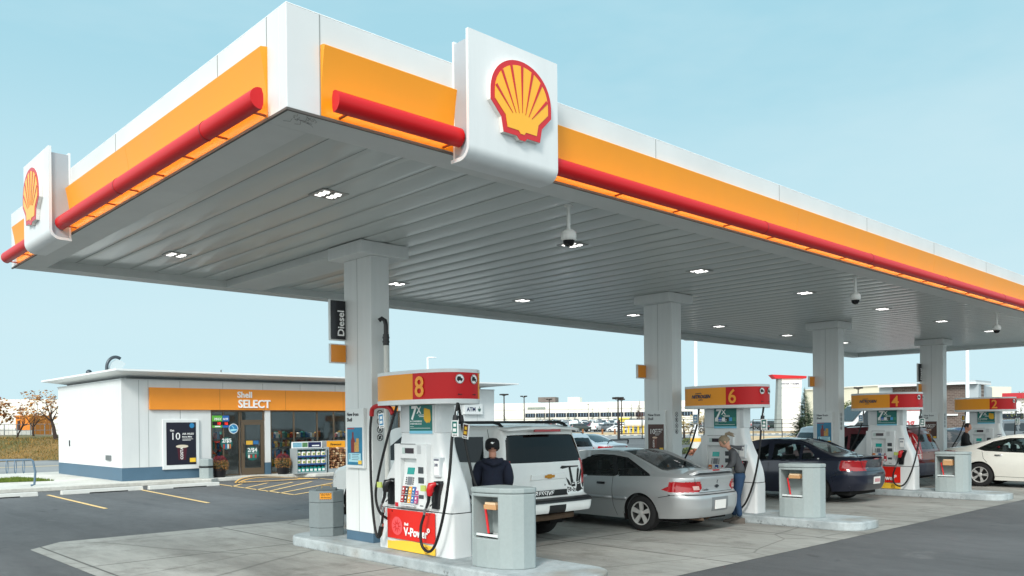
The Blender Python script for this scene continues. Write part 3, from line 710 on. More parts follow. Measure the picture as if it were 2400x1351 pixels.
        c = MB(); c.box(x-.07, x-.045, y-.02, y+.075, .855, .93); c.build('nozzle_tag', M('tag_lime', '#b8c76a', .5), nb_)
        c = MB(); c.tube([(x+.01, y-.085, .86), (x+.03, y-.09, .72), (x+.01, y-.02, .66)], .009, 6); c.build('trigger_guard', BLKPL, nb_)
        c = MB(); c.tube([(x-.02, y+.02, .64), (x-.03, y+.045, .60), (x-.03, y+.05, .55)], .017, 8); c.build('swivel', STEEL, nb_, smooth=50)
    NR = M('nozzle_red', '#c3141c', .35)
    boot(-.55); nozzle(-.47, NR)
    def bez(pts, n=8):
        out = []; P_ = [Vector(q) for q in pts]; P_ = [P_[0]*2-P_[1]]+P_+[P_[-1]*2-P_[-2]]
        for i in range(1, len(P_)-2):
            for k in range(n):
                t = k/n; a, b, c2, d = P_[i-1], P_[i], P_[i+1], P_[i+2]
                out.append(.5*((2*b)+(-a+c2)*t+(2*a-5*b+4*c2-d)*t*t+(-a+3*b-3*c2+d)*t**3))
        return out+[P_[-2]]
    c = MB(); c.tube(bez([(-.33, -1.0, 1.98), (-.42, -1.0, 1.6), (-.45, -.97, 1.1), (-.46, -.86, .6), (-.46, -.70, .22), (-.46, -.55, .09), (-.46, -.40, .16), (-.45, -.37, .38), (-.43, -.42, .55)]), .0185, 8)
    h_ = c.build('hose', BLACK, p, smooth=60)
    c = MB(); c.cyl((-.352, -1.0, 1.87), (-.362, -1.0, 1.82), .024, 10).cyl((-.378, -1.0, 1.745), (-.382, -1.0, 1.72), .024, 10).cyl((-.40, -1.0, 1.66), (-.402, -1.0, 1.64), .024, 10); c.build('hose_ferrule', CHROME, h_, smooth=40)
    c = MB(); c.cyl((-.362, -1.0, 1.82), (-.378, -1.0, 1.745), .036, 10); c.build('breakaway', BLKPL, h_, smooth=40)
    def htag(y, z, x=-.43, rot=0., style=0):
        a = MB(); a.box(x-.012, x, -.06, .06, -.10, .10); 
        T = Matrix.Translation((0, y, z)) @ Matrix.Rotation(rot, 4, 'X'); a.xf(T); t_ = a.build('hose_tag', M('print_white'), h_)
        a = MB(); a.box(x-.0145, x-.0115, -.045, .045, -.06, .085); a.xf(T); a.build('tag_picture', [TEAL, M('tag_blue', '#2f86b4', .5), M('tag_brown', '#5c2f22', .5)][style], t_)
        a = MB(); [a.box(x-.0145, x-.0115, -.04+i*.03, -.022+i*.03, -.09, -.075) for i in range(3)]
        if style == 2: pass
        a.xf(T); a.build('tag_dots', M('print_black'), t_)
        a = MB(); a.box(x-.0165, x-.014, -.03, .02, .02, .06).box(x-.0165, x-.014, -.03, .03, -.04, .0); a.xf(T); a.build('tag_print', M('print_white') if style < 2 else PYEL, t_)
    htag(-1.07, 1.66, rot=0)
    return p, htag, bez, boot, nozzle, h_
LABS = ['white fuel pump numbered 8 under a curved yellow and red top, nearest the camera', 'white fuel pump numbered 6 with the woman standing at it', 'white fuel pump numbered 4 between the dark sedan and the maroon SUV', 'white fuel pump numbered 2 behind the white sedan, farthest right']
pumps = []
for k, (num, nit) in enumerate(((8, False), (6, True), (4, True), (2, False))):
    p, htag, bez, boot, nozzle, h_ = build_pump(num, LABS[k], 10 if k == 0 else 3, nit)
    p.location = (COLX[k]+.17, 9.04, .15); pumps.append(p)
    if k == 0:
        # the extra diesel hose with its red sleeve, left of pump 8, and the far-side hose that serves the white SUV
        boot(.44); nozzle(.52, BLKPL)
        for o in [q for q in kids(p) if q.name.startswith('hose')]: pass
        c = MB(); c.tube(bez([(-.33, .30, 1.98), (-.42, .42, 1.5), (-.43, .62, 1.0), (-.42, .70, .72), (-.38, .66, .50), (-.25, .60, .38)]), .0185, 8); h2 = c.build('hose', BLACK, p, smooth=60)
        htag(.50, 1.77, x=-.44, rot=-.12, style=1)
        c = MB(); c.tube(bez([(.14, -.44, 1.98), (.16, -.50, 1.65), (.18, -.66, 1.05), (.26, -.70, .80), (.50, -.45, .62), (.80, .20, .72), (1.02, .60, .88)]), .0185, 8); h3 = c.build('hose', BLACK, p, smooth=60)
        c = MB(); c.cyl((.15, -.47, 1.83), (.155, -.485, 1.75), .034, 10); c.build('breakaway', BLKPL, h3, smooth=40)
        htag(-.62, 1.62, x=.12, rot=.16, style=2)
    else:
        c = MB(); c.tube(bez([(-.26, .45, 1.98), (-.29, .47, 1.7), (-.30, .62, 1.25), (-.30, .84, .85), (-.28, .90, .60), (-.16, .86, .42), (-.08, .82, .40)]), .0185, 8); c.build('hose', BLACK, p, smooth=60)
        htag(.50, 1.77, x=-.30, rot=.0, style=1 if k < 3 else 2)
# diesel hose in the red sleeve hanging from the standing pipe by column 1
r0 = empty('diesel_hose', (6.93, 10.0, .15), label='black diesel hose looping down from a red sleeve between column and pump 8', cat='hose')
c = MB(); c.tube(bez([(-.42, -.19, 1.86), (-.43, -.17, 1.6), (-.44, -.19, 1.0), (-.43, -.22, .5), (-.43, -.29, .21), (-.43, -.37, .17), (-.43, -.42, .30), (-.44, -.47, .48), (-.44, -.50, .58)]), .0185, 8)
c.build('hose', BLACK, r0, smooth=60)
c = MB(); c.tube(bez([(-.42, -.19, 1.84), (-.42, -.22, 1.94), (-.41, -.36, 1.975), (-.38, -.55, 1.95), (-.36, -.62, 1.86)]), .032, 10); c.build('red_sleeve', M('sleeve_red', '#b01219', .5), r0, smooth=60)
c = MB(); c.tube([(-.43, -.38, .20), (-.435, -.43, .32)], .034, 10); c.build('breakaway', BLKPL, r0, smooth=40)
c = MB(); c.tube([(-.435, -.435, .33), (-.44, -.45, .37)], .026, 10).tube([(-.44, -.49, .52), (-.44, -.50, .60)], .02, 8); c.build('ferrule', CHROME, r0, smooth=40)
r0 = empty('vent_pipe', (6.91, 10.02, .15), label='white standing pipe with a black elbow beside the nearest column', cat='pipe')
c = MB(); c.cyl((0, 0, 0), (0, 0, 2.88), .036, 14); c.build('pipe', M('pipe_cream', '#dcdcd6', .45), r0, smooth=50)
c = MB(); c.cyl((0, 0, 2.86), (0, 0, 3.02), .044, 12).cyl((0, 0, 2.90), (0, 0, 2.925), .052, 12).cyl((0, 0, 2.96), (0, 0, 2.985), .052, 12).tube([(0, 0, 3.0), (0, 0, 3.16), (-.01, .01, 3.22), (-.04, .04, 3.25), (-.07, .07, 3.22)], .032, 10); c.build('elbow', BLKPL, r0, smooth=50)

# ---- squeegee bins
def opening_bin():
    T = empty('service_bin', (0, 0, .15), cat='service bin', group='grey service bins at the island ends')
    pl = [(-.44, .335), (-.452, .22), (-.435, .06), (-.39, -.12), (-.31, -.25), (-.20, -.33), (-.03, -.345), (.03, -.30), (.05, -.2), (.05, .25), (.0, .335)]
    mb = MB(); mb.prism(pl, 'z', 0, .885)
    b = mb.build('bin_body', GREYPL, T)
    cu = MB(); cu.box(-.6, -.12, -.09, .30, .50, .995); cutter = cu.build('cutter', GREYPL)
    md = b.modifiers.new('cut', 'BOOLEAN'); md.operation = 'DIFFERENCE'; md.object = cutter; md.solver = 'EXACT'
    bpy.context.view_layer.update(); dg = bpy.context.evaluated_depsgraph_get()
    me = D.meshes.new_from_object(b.evaluated_get(dg)); b.modifiers.clear(); b.data = me; D.objects.remove(cutter)
    bv = b.modifiers.new('bevel', 'BEVEL'); bv.width = .012; bv.segments = 2; bv.limit_method = 'ANGLE'; bv.angle_limit = R(40)
    mb = MB(); mb.prism([((x+.2)*1.02-.2, y*1.02) for x, y in pl], 'z', .89, .955); mb.build('lid', GREYPL, T, bevel=.014)
    mb = MB(); mb.box(-.40, -.13, -.085, .295, .352, .375).box(-.40, -.385, -.085, .295, .352, .40); mb.build('wash_tray', M('tray_white', '#dfe6e6', .35), T, bevel=.004)
    return T
b0 = opening_bin()
BL = ['grey service bin at the end of the nearest island in front of pump 8', 'grey service bin at the end of the second island in front of the dark sedan', 'grey service bin at the end of the third island beside the white sedan', 'grey service bin on the farthest island, beyond the white sedan']
for k in range(3):
    o = b0 if k == 0 else copy_tree(b0); o.location = (COLX[k]+.19, 7.36, .15); o['label'] = BL[k]
    s = empty('squeegee', (COLX[k]+.19-.29, 7.36+.19, .51), label='red squeegee handle standing in the tray of the '+['nearest', 'second', 'third'][k]+' grey service bin', cat='squeegee', group='squeegees in the service bins')
    mb = MB(); mb.tube([(0, 0, .03), (0, .055, .33)], .016, 8); mb.build('handle', M('handle_red', '#d81f27', .4), s, smooth=50)
    mb = MB(); mb.box(-.06, .06, -.015, .015, .0, .03); mb.build('blade', BLKPL, s)
    t = empty('towel_pack', (COLX[k]+.19-.30, 7.36+.08, .98-.14), label='tan paper towel pack high in the opening of the '+['nearest', 'second', 'third'][k]+' service bin', cat='paper towels', group='towel packs in the service bins')
    mb = MB(); mb.box(-.08, .08, -.115, .10, .0 if k < 2 else -.06, .055); mb.build('pack', M('kraft_tan', '#c99a6b', .8, var=.12, scale=14), t, bevel=.006)
    mb = MB(); mb.box(-.07, .05, -.10, .085, .057, .085); mb.build('loose_sheet', M('kraft_pale', '#e2c49f', .8), t)
# ---- octagonal safety station
vd_ = Vector((.55, .835, 0)).normalized()
r0 = empty('safety_bin', (6.82, 11.56, .15), rz=math.atan2(vd_.y, vd_.x), label='grey octagonal bin with a yellow and black safety label left of the column', cat='bin')
GB = M('bin_grey', '#7f898b', .6, var=.06, scale=20, bump=.15, bscale=200)
def octo(r, z0, z1): 
    m_ = MB(); m_.prism([(r*math.cos(R(22.5+45*i)), r*math.sin(R(22.5+45*i))) for i in range(8)], 'z', z0, z1); return m_
octo(.275, 0, .13).build('foot', GB, r0, bevel=.006); octo(.285, .134, .52).build('body', GB, r0, bevel=.008); octo(.285, .524, .70).build('upper_ring', GB, r0, bevel=.008)
mb = MB(); mb.prism(rrect(-.13, .13, -.16, .16, .03), 'z', .70, .735); lid = mb.build('lid', M('lid_dark', '#5f686a', .5), r0, bevel=.006)
mb = MB(); mb.tube([(0, -.07, .735), (0, -.07, .775), (0, .07, .775), (0, .07, .735)], .009, 6); mb.build('lid_handle', M('handle_brass', '#c9a35a', .4, .5), lid)
mb = MB(); mb.box(-.2675, -.264, -.088, .088, .575, .675); lb = mb.build('safety_label', M('label_amber', '#f5a31f', .5), r0)
mb = MB(); put_text(mb, 'Safety Station', .027, (-.269, 0, .638), '-X', bold=.02, align='CENTER'); put_text(mb, 'Spill Absorbent', .024, (-.269, 0, .602), '-X', bold=.02, align='CENTER')
for zz in (.577, .663):
    for i in range(6): mb.add([(-.2685, .086-i*.03, zz), (-.2685, .07-i*.03, zz), (-.2685, .058-i*.03, zz+.011), (-.2685, .074-i*.03, zz+.011)], [(0, 1, 2, 3)])
mb.build('label_print', M('print_black'), lb)

# ---- signs on the columns
FRW = M('sign_frame_white', '#dfe3e2', .4)
def poster_frame(k, style):
    cx = COLX[k]
    s = empty('poster_sign', (cx, 10.58, 1.23), label=['white framed poster on the nearest column with a teal picture of snacks', 'white framed poster on the second column with a brown coffee picture', 'white framed poster on the third column with a teal picture', 'white framed poster on the fourth column with a brown coffee picture'][k], cat='poster', group='framed posters on the columns')
    mb = MB(); mb.box(-.05, -.002, -.245, .235, 0, .88); mb.build('frame', FRW, s, bevel=.006)
    mb = MB(); put_text(mb, 'New from', .075, (-.0525, .20, .77), '-X', bold=.015); put_text(mb, 'Shell', .075, (-.0525, .20, .69), '-X', bold=.015); mb.build('heading', M('print_ink', '#20242c', .5), s)
    mb = MB(); mb.box(-.053, -.049, -.205, .195, .045, .60)
    if style == 0:
        pc = mb.build('picture', M('pic_teal', '#1f7ba0', .35, var=.25, scale=6), s)
        mb = MB(); mb.box(-.055, -.052, -.17, .16, .09, .22); mb.build('picture_text_panel', M('pic_pale', '#a9d8e3', .4), pc)
        mb = MB(); put_text(mb, '1', .11, (-.0555, .15, .13), '-X', bold=.02)
        for i in range(4): mb.box(-.056, -.0545, -.13+.02*(i % 2), .07, .20-i*.026, .206-i*.026)
        mb.build('picture_print', NAVY, pc)
        mb = MB(); shape(mb, '-X', (-.052, .04, .37), [(-.05, -.14), (.05, -.14), (.055, .03), (.02, .09), (.02, .16), (-.02, .16), (-.02, .09), (-.055, .03)], 0); mb.build('bottle_picture', M('pic_cola', '#7c1f1a', .3), pc)
        mb = MB(); mb.box(-.0555, -.0525, -.12, -.05, .24, .44).box(-.0555, -.0525, -.045, -.0, .24, .38); mb.build('snack_picture', M('pic_gold', '#c69a50', .4, var=.4, scale=30), pc)
        mb = MB(); mb.box(-.055, -.0525, .0, .19, .575, .592); mb.build('banner_picture', M('pic_red', '#a83a35', .4), pc)
    else:
        pc = mb.build('picture', M('pic_brown', '#4a271b', .35, var=.15, scale=6), s)
        mb = MB(); put_text(mb, '10', .15, (-.0545, .16, .40), '-X', bold=.0); put_text(mb, 'AIR MILES', .045, (-.0545, .015, .475), '-X'); put_text(mb, 'Bonus Miles', .033, (-.0545, .015, .435), '-X', bold=.02)
        for i in range(3): mb.box(-.0555, -.054, -.12+.02*i, .015, .41-i*.018, .415-i*.018)
        mb.build('picture_print', M('print_white'), pc)
        mb = MB(); shape(mb, '-X', (-.052, .02, .20), [(-.035, -.10), (.035, -.10), (.055, .12), (-.055, .12)], 0); cp = mb.build('cup_picture', M('pic_cup', '#6d3b2c', .4), pc)
        mb = MB(); shape(mb, '-X', (-.0545, .02, .325), [(.065*math.cos(R(a)), .02*math.sin(R(a))) for a in range(0, 360, 20)], 0); mb.build('cup_lid', M('pic_cream', '#dcbfa6', .4), cp)
        mb = MB(); put_text(mb, 'COSTA', .05, (-.0555, .035, .12), '-X', rot=PI/2, bold=.02); mb.build('cup_lettering', M('print_white'), cp)
    mb = MB(); mb.box(-.056, -.0525, -.19, -.10, .06, .115); mb.build('corner_logo', PYEL, pc)
for k, st in ((0, 0), (1, 1), (2, 0), (3, 1)): poster_frame(k, st)
SIGNB = M('sign_black', '#14151d', .25)
def blade(k, dark):
    cx = COLX[k]; w_ = ['nearest', 'second', 'third', 'fourth'][k]
    def plate_(z0, z1, mat, nm, lab, word=None):
        s = empty(nm, (cx, 10.91, z0), label=lab, cat='sign', group='square signs on the column edges')
        mb = MB(); mb.box(-.275, -.001, -.05, .0, 0, z1-z0); mb.build('frame', FRW, s, bevel=.006)
        mb = MB(); mb.prism([(-.262, -.0505), (-.262, -.062), (-.18, -.078), (-.08, -.078), (-.018, -.066), (-.018, -.0505)], 'z', .018, z1-z0-.018); f = mb.build('face', mat, s, smooth=20)
        if word:
            mb = MB(); put_text(mb, word, .155, (-.055, -.081, .06), '-Y', rot=PI/2, bold=.02); mb.build('lettering', M('print_white'), s)
    plate_(2.79, 3.08, M('sign_orange', '#e08a1e', .35), 'blank_sign', 'small blank orange sign on the edge of the %s column' % w_)
    if dark: plate_(3.13, 3.74, SIGNB, 'diesel_sign', 'tall black Diesel sign above an orange one on the %s column' % w_, 'Diesel')
for k, d_ in ((0, True), (1, False), (2, False), (3, True)): blade(k, d_)
for k in range(4):
    s = empty('warning_decals', (COLX[k]+.135, 10.19, 1.68), label='four round no smoking and no phone symbols on the '+['nearest', 'second', 'third', 'fourth'][k]+' column', cat='decals', group='warning symbols on the columns')
    for i, z in enumerate((.35, .235, .115, 0)):
        mb = MB(); ring_disc(mb, '-Y', (0, -.001, z), .042, .052, 0)
        shape(mb, '-Y', (0, -.0015, z), [(-.036, .03), (-.03, .036), (.036, -.03), (.03, -.036)], 0)
        if i == 0: shape(mb, '-Y', (0, -.001, z), [(-.03, -.02), (-.024, -.028), (.03, .022), (.024, .03)], 0)
        elif i == 1: shape(mb, '-Y', (0, -.001, z), [(-.014, -.03), (.014, -.03), (.014, .03), (-.014, .03)], 0)
        elif i == 2: shape(mb, '-Y', (0, -.001, z), [(-.02, -.025), (-.01, -.032), (.016, .008), (.02, .03), (.002, .022)], 0)
        else: shape(mb, '-Y', (0, -.001, z), [(-.03, -.022), (0, -.03), (.012, .004), (.026, .02), (.006, .028), (-.018, .006)], 0)
        mb.build('symbol', M('print_black'), s)
# ================================================================ cars
def tab(pts, sm=.05):
    xs = np.array([p[0] for p in pts], float); ys = np.array([p[1] for p in pts], float)
    g = np.linspace(xs[0]-.5, xs[-1]+.5, 1200); v = np.interp(g, xs, ys)
    if sm > 0:
        d = g[1]-g[0]; k = max(1, int(3*sm/d)); kn = np.exp(-.5*(np.arange(-k, k+1)*d/sm)**2); kn /= kn.sum()
        v = np.convolve(np.pad(v, k, 'edge'), kn, 'valid')
    return lambda x: np.interp(x, g, v)
def seg_near(P, poly):
    """closest point on a polygon outline, and distance"""
    best = np.full(len(P), 1e9); bp = P.copy()
    n = len(poly)
    for i in range(n):
        a = np.array(poly[i], float); b = np.array(poly[(i+1) % n], float); ab = b-a
        t = np.clip(((P-a)@ab)/(ab@ab+1e-12), 0, 1); q = a+t[:, None]*ab; d = np.hypot(*(P-q).T)
        mk = d < best; best[mk] = d[mk]; bp[mk] = q[mk]
    return bp, best
def inside(P, poly):
    c = np.zeros(len(P), bool); n = len(poly)
    for i in range(n):
        x1, y1 = poly[i]; x2, y2 = poly[(i+1) % n]
        m_ = ((y1 > P[:, 1]) != (y2 > P[:, 1])) & (P[:, 0] < (x2-x1)*(P[:, 1]-y1)/((y2-y1) or 1e-12)+x1)
        c ^= m_
    return c
def circle(c, r, n=40): return [(c[0]+r*math.cos(2*PI*i/n), c[1]+r*math.sin(2*PI*i/n)) for i in range(n)]
class Car:
    def __init__(S, sp):
        S.sp = sp; S.L, S.W = sp['L'], sp['W']; sm = sp.get('sm', .05)
        S.top = tab(sp['top'], sp.get('smt', .045)); S.low = tab(sp['low'], .03); S.belt = tab(sp['belt'], .15)
        S.sr = tab(sp['rear'], .02); S.sf = tab(sp['front'], .03); S.vp = tab(sp['vprof'], .04)
        S.rr, S.rf = sp.get('rr', .28), sp.get('rf', .4); S.rt = sp.get('rt', .07); S.tum = sp.get('tum', .42); S.ledge = sp.get('ledge', .035)
        S.crown = sp.get('crown', .035); S.br = sp.get('bulge_r', .06); S.bf = sp.get('bulge_f', .18)
    def hw0(S, s, z):
        """half width of the plain side wall"""
        b = S.belt(s); h = S.W/2*S.vp(np.minimum(z, b))
        t = (s/S.L); h = h*(1-.035*np.clip((.35-t)/.35, 0, 1)**2-.06*np.clip((t-.7)/.3, 0, 1)**2)
        over = np.clip(z-b, 0, None); h = h-S.ledge*np.clip(over/.04, 0, 1)-S.tum*over
        rt = S.rt; tt = np.clip((z-(S.top(s)-rt))/rt, 0, 1); return h-rt*(1-np.sqrt(np.clip(1-tt**2, 0, 1)))
    def P(S, s, z, sgn=1, off=0.):
        """a point on the side wall, pushed out by off"""
        x = S.hw(s, z)+off; return np.stack([sgn*x, s, z], -1)
    def hw(S, s, z):
        h = S.hw0(s, z); d = s-S.sr(z); e = S.sf(z)-s
        a = np.clip(1-d/S.rr, 0, 1); b = np.clip(1-e/S.rf, 0, 1)
        return h-S.rr*(1-np.sqrt(1-a**2))-S.rf*.8*(1-np.sqrt(1-b**2))
    def mesh(S, res=1.):
        sp = S.sp; L = S.L
        nside = int(150*res); nc = max(3, int(20*res)); nflat = max(3, int(22*res)); nrow = int(76*res); narc = max(2, int(6*res)); ntop = max(3, int(16*res))
        # contour parameters on the right half: kind, value
        kinds = []
        kinds += [('R', v) for v in np.linspace(0, 1, nflat, endpoint=False)]
        kinds += [('r', v) for v in np.linspace(0, PI/2, nc, endpoint=False)]
        sv = np.linspace(0, 1, nside)
        kinds += [('S', v) for v in sv]
        kinds += [('f', v) for v in np.linspace(PI/2, 0, nc+1)[1:]]
        kinds += [('F', v) for v in np.linspace(1, 0, nflat)[1:]]
        K = np.array([{'R': 0, 'r': 1, 'S': 2, 'f': 3, 'F': 4}[k] for k, v in kinds]); V = np.array([v for k, v in kinds]); n = len(K)
        rows = [(0, c) for c in np.linspace(0, 1, nrow)]+[(1, a) for a in np.linspace(0, PI/2, narc+1)[1:]]
        pts = np.zeros((len(rows)+ntop, n, 3)); reg = np.zeros((len(rows)+ntop, n), int)
        ssn = np.where(K < 2, 0.0, np.where(K > 2, L, 0.0)); 
        # nominal station of each contour vertex
        s0 = np.where(K == 2, S.rr+V*(L-S.rr-S.rf), ssn); s0 = np.where(K == 1, S.rr*(1-np.cos(PI/2-V))*1.0, s0)
        s0 = np.where(K == 1, S.rr*(1-np.cos(V)) if False else S.rr*(1-np.sin(PI/2-V)), s0); s0 = np.where(K == 3, L-S.rf*(1-np.sin(PI/2-V)), s0)
        polyS = sp.get('snapS', []); polyU = sp.get('snapU', []); polyT = sp.get('snapT', [])
        for j, (kd, c) in enumerate(rows):
            zt = S.top(s0); zl = S.low(s0); rt = S.rt
            z = zl+c*(zt-rt-zl) if kd == 0 else zt-rt+rt*np.sin(c)
            for it in range(2):
                sr, sf = S.sr(z), S.sf(z)
                s = np.where(K == 2, sr+S.rr+V*(sf-S.rf-sr-S.rr), 0.)
                s = np.where(K == 1, sr+S.rr*(1-np.sin(PI/2-V)), s); s = np.where(K == 3, sf-S.rf*(1-np.sin(PI/2-V)), s)
                s = np.where(K == 0, sr, s); s = np.where(K == 4, sf, s)
                if it == 0:
                    # snap outlines: S polygons in (s,z) on the side, U polygons in (x-like,z) on the rear
                    a = np.stack([s, z], -1); cell = .55*max((L)/nside, (1.0/nrow)) if res >= .8 else 0
                    if cell:
                        for pg in polyS:
                            bp, d = seg_near(a, pg); mk = (d < cell*1.02) & (K == 2); a[mk] = bp[mk]
                        sN, zN = a[:, 0], a[:, 1]; z = np.where(K == 2, zN, z); sS = sN
                    else: sS = s
            s = np.where(K == 2, sS, s)
            h0 = S.hw0(np.clip(s, 0, L), z)
            xr = np.maximum(h0-S.rr, .05); xf = np.maximum(h0-S.rf*.8, .05)
            x = np.where(K == 2, S.hw(s, z), 0.)
            x = np.where(K == 1, h0-S.rr+S.rr*np.sin(V+0), x); x = np.where(K == 1, h0-S.rr*(1-np.cos(PI/2-V)), x)
            x = np.where(K == 3, h0-S.rf*.8*(1-np.cos(PI/2-V)), x)
            x = np.where(K == 0, V*xr, x); x = np.where(K == 4, V*xf, x)
            if polyU and res >= .8:
                a = np.stack([x, z], -1)
                for pg in polyU:
                    bp, d = seg_near(a, pg); mk = (d < .024) & (K == 0) & (c > .02 if kd == 0 else True); a[mk] = bp[mk]
                x = np.where(K == 0, a[:, 0], x); z = np.where(K == 0, a[:, 1], z); s = np.where(K == 0, S.sr(z), s)
            # bulge of the ends in plan
            hb = np.maximum(h0, .1)
            s = s-np.where(K <= 1, S.br*(1-(x/hb)**2), 0)+np.where(K >= 3, S.bf*(1-(x/hb)**2), 0)
            pts[j, :, 0] = x; pts[j, :, 1] = s; pts[j, :, 2] = z; reg[j] = K
        base = pts[len(rows)-1].copy()
        for q in range(ntop):
            f = 1-(q+1)/ntop; x = base[:, 0]*f; s = base[:, 1].copy()
            if polyT and res >= .8:
                a = np.stack([x, s], -1)
                for pg in polyT:
                    bp, d = seg_near(a, pg); mk = (d < .026) & (K == 2) & (f > 0); a[mk] = bp[mk]
                x, s = a[:, 0], a[:, 1]
            hx = np.maximum(base[:, 0], .1); cr_ = S.crown*np.clip(np.minimum(base[:, 1]+.02, L-base[:, 1]+.02)/.35, 0, 1)
            z = np.where(K == 2, S.top(s), base[:, 2])+cr_*(1-np.clip(x/hx, 0, 1)**2)
            j = len(rows)+q; pts[j, :, 0] = x; pts[j, :, 1] = s; pts[j, :, 2] = z; reg[j] = np.where(K == 2, 5, K)
        return pts, reg, K, len(rows)
    def quads(S, res):
        pts, reg, K, nr = S.mesh(res); J, n, _ = pts.shape
        idx = np.arange(J*n).reshape(J, n); a = idx[:-1, :-1].ravel(); b = idx[:-1, 1:].ravel(); c = idx[1:, 1:].ravel(); d = idx[1:, :-1].ravel()
        F = np.stack([a, b, c, d], -1); V = pts.reshape(-1, 3)
        A = V[F]; area = np.linalg.norm(np.cross(A[:, 2]-A[:, 0], A[:, 3]-A[:, 1]), axis=-1); F = F[area > 2e-5*(1 if res > .8 else 8)]
        cen = V[F].mean(1); rg = reg.ravel()[F].min(1); row = (F[:, 0]//n); top = row >= nr-1
        return V, F, cen, reg.ravel()[F], top
    def classify(S, V, F, cen, rgs, top):
        sp = S.sp; cat = np.zeros(len(F), int)            # 0 body
        side = (rgs[:, 0] == 2) & ~top; rearf = (rgs.max(1) <= 0) & ~top; tops = top
        sz = cen[:, 1:3]
        rc = (rgs.max(1) <= 1)
        # extended coordinate round the rear corner
        U = np.where(cen[:, 0] < 0, 0, cen[:, 0])
        for pg in sp.get('clad', []): cat[inside(sz, pg) & (side | (rgs.max(1) == 3) | (rgs.min(1) == 3))] = 6
        zc = sp.get('rear_clad')
        if zc: cat[(cen[:, 2] < zc) & (rgs.max(1) <= 2) & (cen[:, 1] < sp['wheels'][0])] = 6
        for pg in sp.get('trim', []): cat[inside(sz, pg) & side] = 1
        for pg in sp.get('side_win', []): cat[inside(sz, pg) & side] = 2
        for pg in sp.get('rear_trim', []): cat[inside(cen[:, [0, 2]], pg) & rc & ~top] = 1
        for pg in sp.get('rear_win', []): cat[inside(cen[:, [0, 2]], pg) & rc & ~top] = 3
        for pg in sp.get('top_trim', []): cat[inside(cen[:, :2], pg) & tops] = 1
        for pg in sp.get('back_win', []): cat[inside(cen[:, :2], pg) & tops] = 3
        for pg in sp.get('wind', []): cat[inside(cen[:, :2], pg) & tops] = 4
        for pg in sp.get('lamp_x', []): cat[inside(cen[:, [0, 2]], pg) & rc & ~top] = 5
        for pg in sp.get('lamp_s', []): cat[inside(sz, pg) & ~top & (rgs.min(1) >= 1) & (cen[:, 1] < S.L*.4)] = 5
        for pg in sp.get('head_s', []): cat[inside(sz, pg) & ~top & (cen[:, 1] > S.L*.6)] = 7
        for w_ in sp['wheels']: cat[(np.hypot(cen[:, 1]-w_, cen[:, 2]-sp['wr']) < sp['arch']) & side] = -1
        return cat
def car_part(name, V, F, mat, parent, smooth=True, mirror=True):
    used = np.unique(F); mp_ = np.full(len(V), -1); mp_[used] = np.arange(len(used)); v = V[used]; f = mp_[F]
    if mirror:
        v2 = v*np.array([-1, 1, 1]); n = len(v); f2 = f[:, ::-1]+n
        v = np.vstack([v, v2]); f = np.vstack([f, f2])
    me = D.meshes.new(name); me.from_pydata(v.tolist(), [], f.tolist())
    for q in (mat if isinstance(mat, list) else [mat]): me.materials.append(q)
    bm = bmesh.new(); bm.from_mesh(me); bmesh.ops.remove_doubles(bm, verts=bm.verts, dist=.0015); bmesh.ops.recalc_face_normals(bm, faces=bm.faces); bm.to_mesh(me); bm.free()
    me.polygons.foreach_set('use_smooth', [True]*len(me.polygons)); me.set_sharp_from_angle(angle=R(42)); me.update()
    o = D.objects.new(name, me); COL.objects.link(o); o.parent = parent; return o
TYRE = M('tyre', '#1b1b1c', .85, var=.1, scale=20); RIM = M('rim_silver', '#c2c2bf', .35, .25); WELL = M('wheel_well', '#0b0b0c', .9)
RIMD = M('rim_dark', '#4a4a49', .6, .3)
SEATM = M('seat_cloth', '#4d4f54', .9); CABM = M('cabin_trim', '#55585a', .9); LAMPR = M('tail_lamp', '#a80f18', .12, coat=1., var=.12, scale=14); LAMPC = M('clear_lamp', '#d9dcdd', .1, coat=.5)
DARKG = glass_mat('privacy_glass', (.012, .014, .018), .75); CLRG = glass_mat('car_glass', (.70, .80, .78), 1.1); MIDG = glass_mat('tinted_glass', (.30, .36, .38), 1.2)
PLATE = M('plate_white', '#e8e6e2', .5); SEAM = M('panel_gap', '#1f2123', .7)
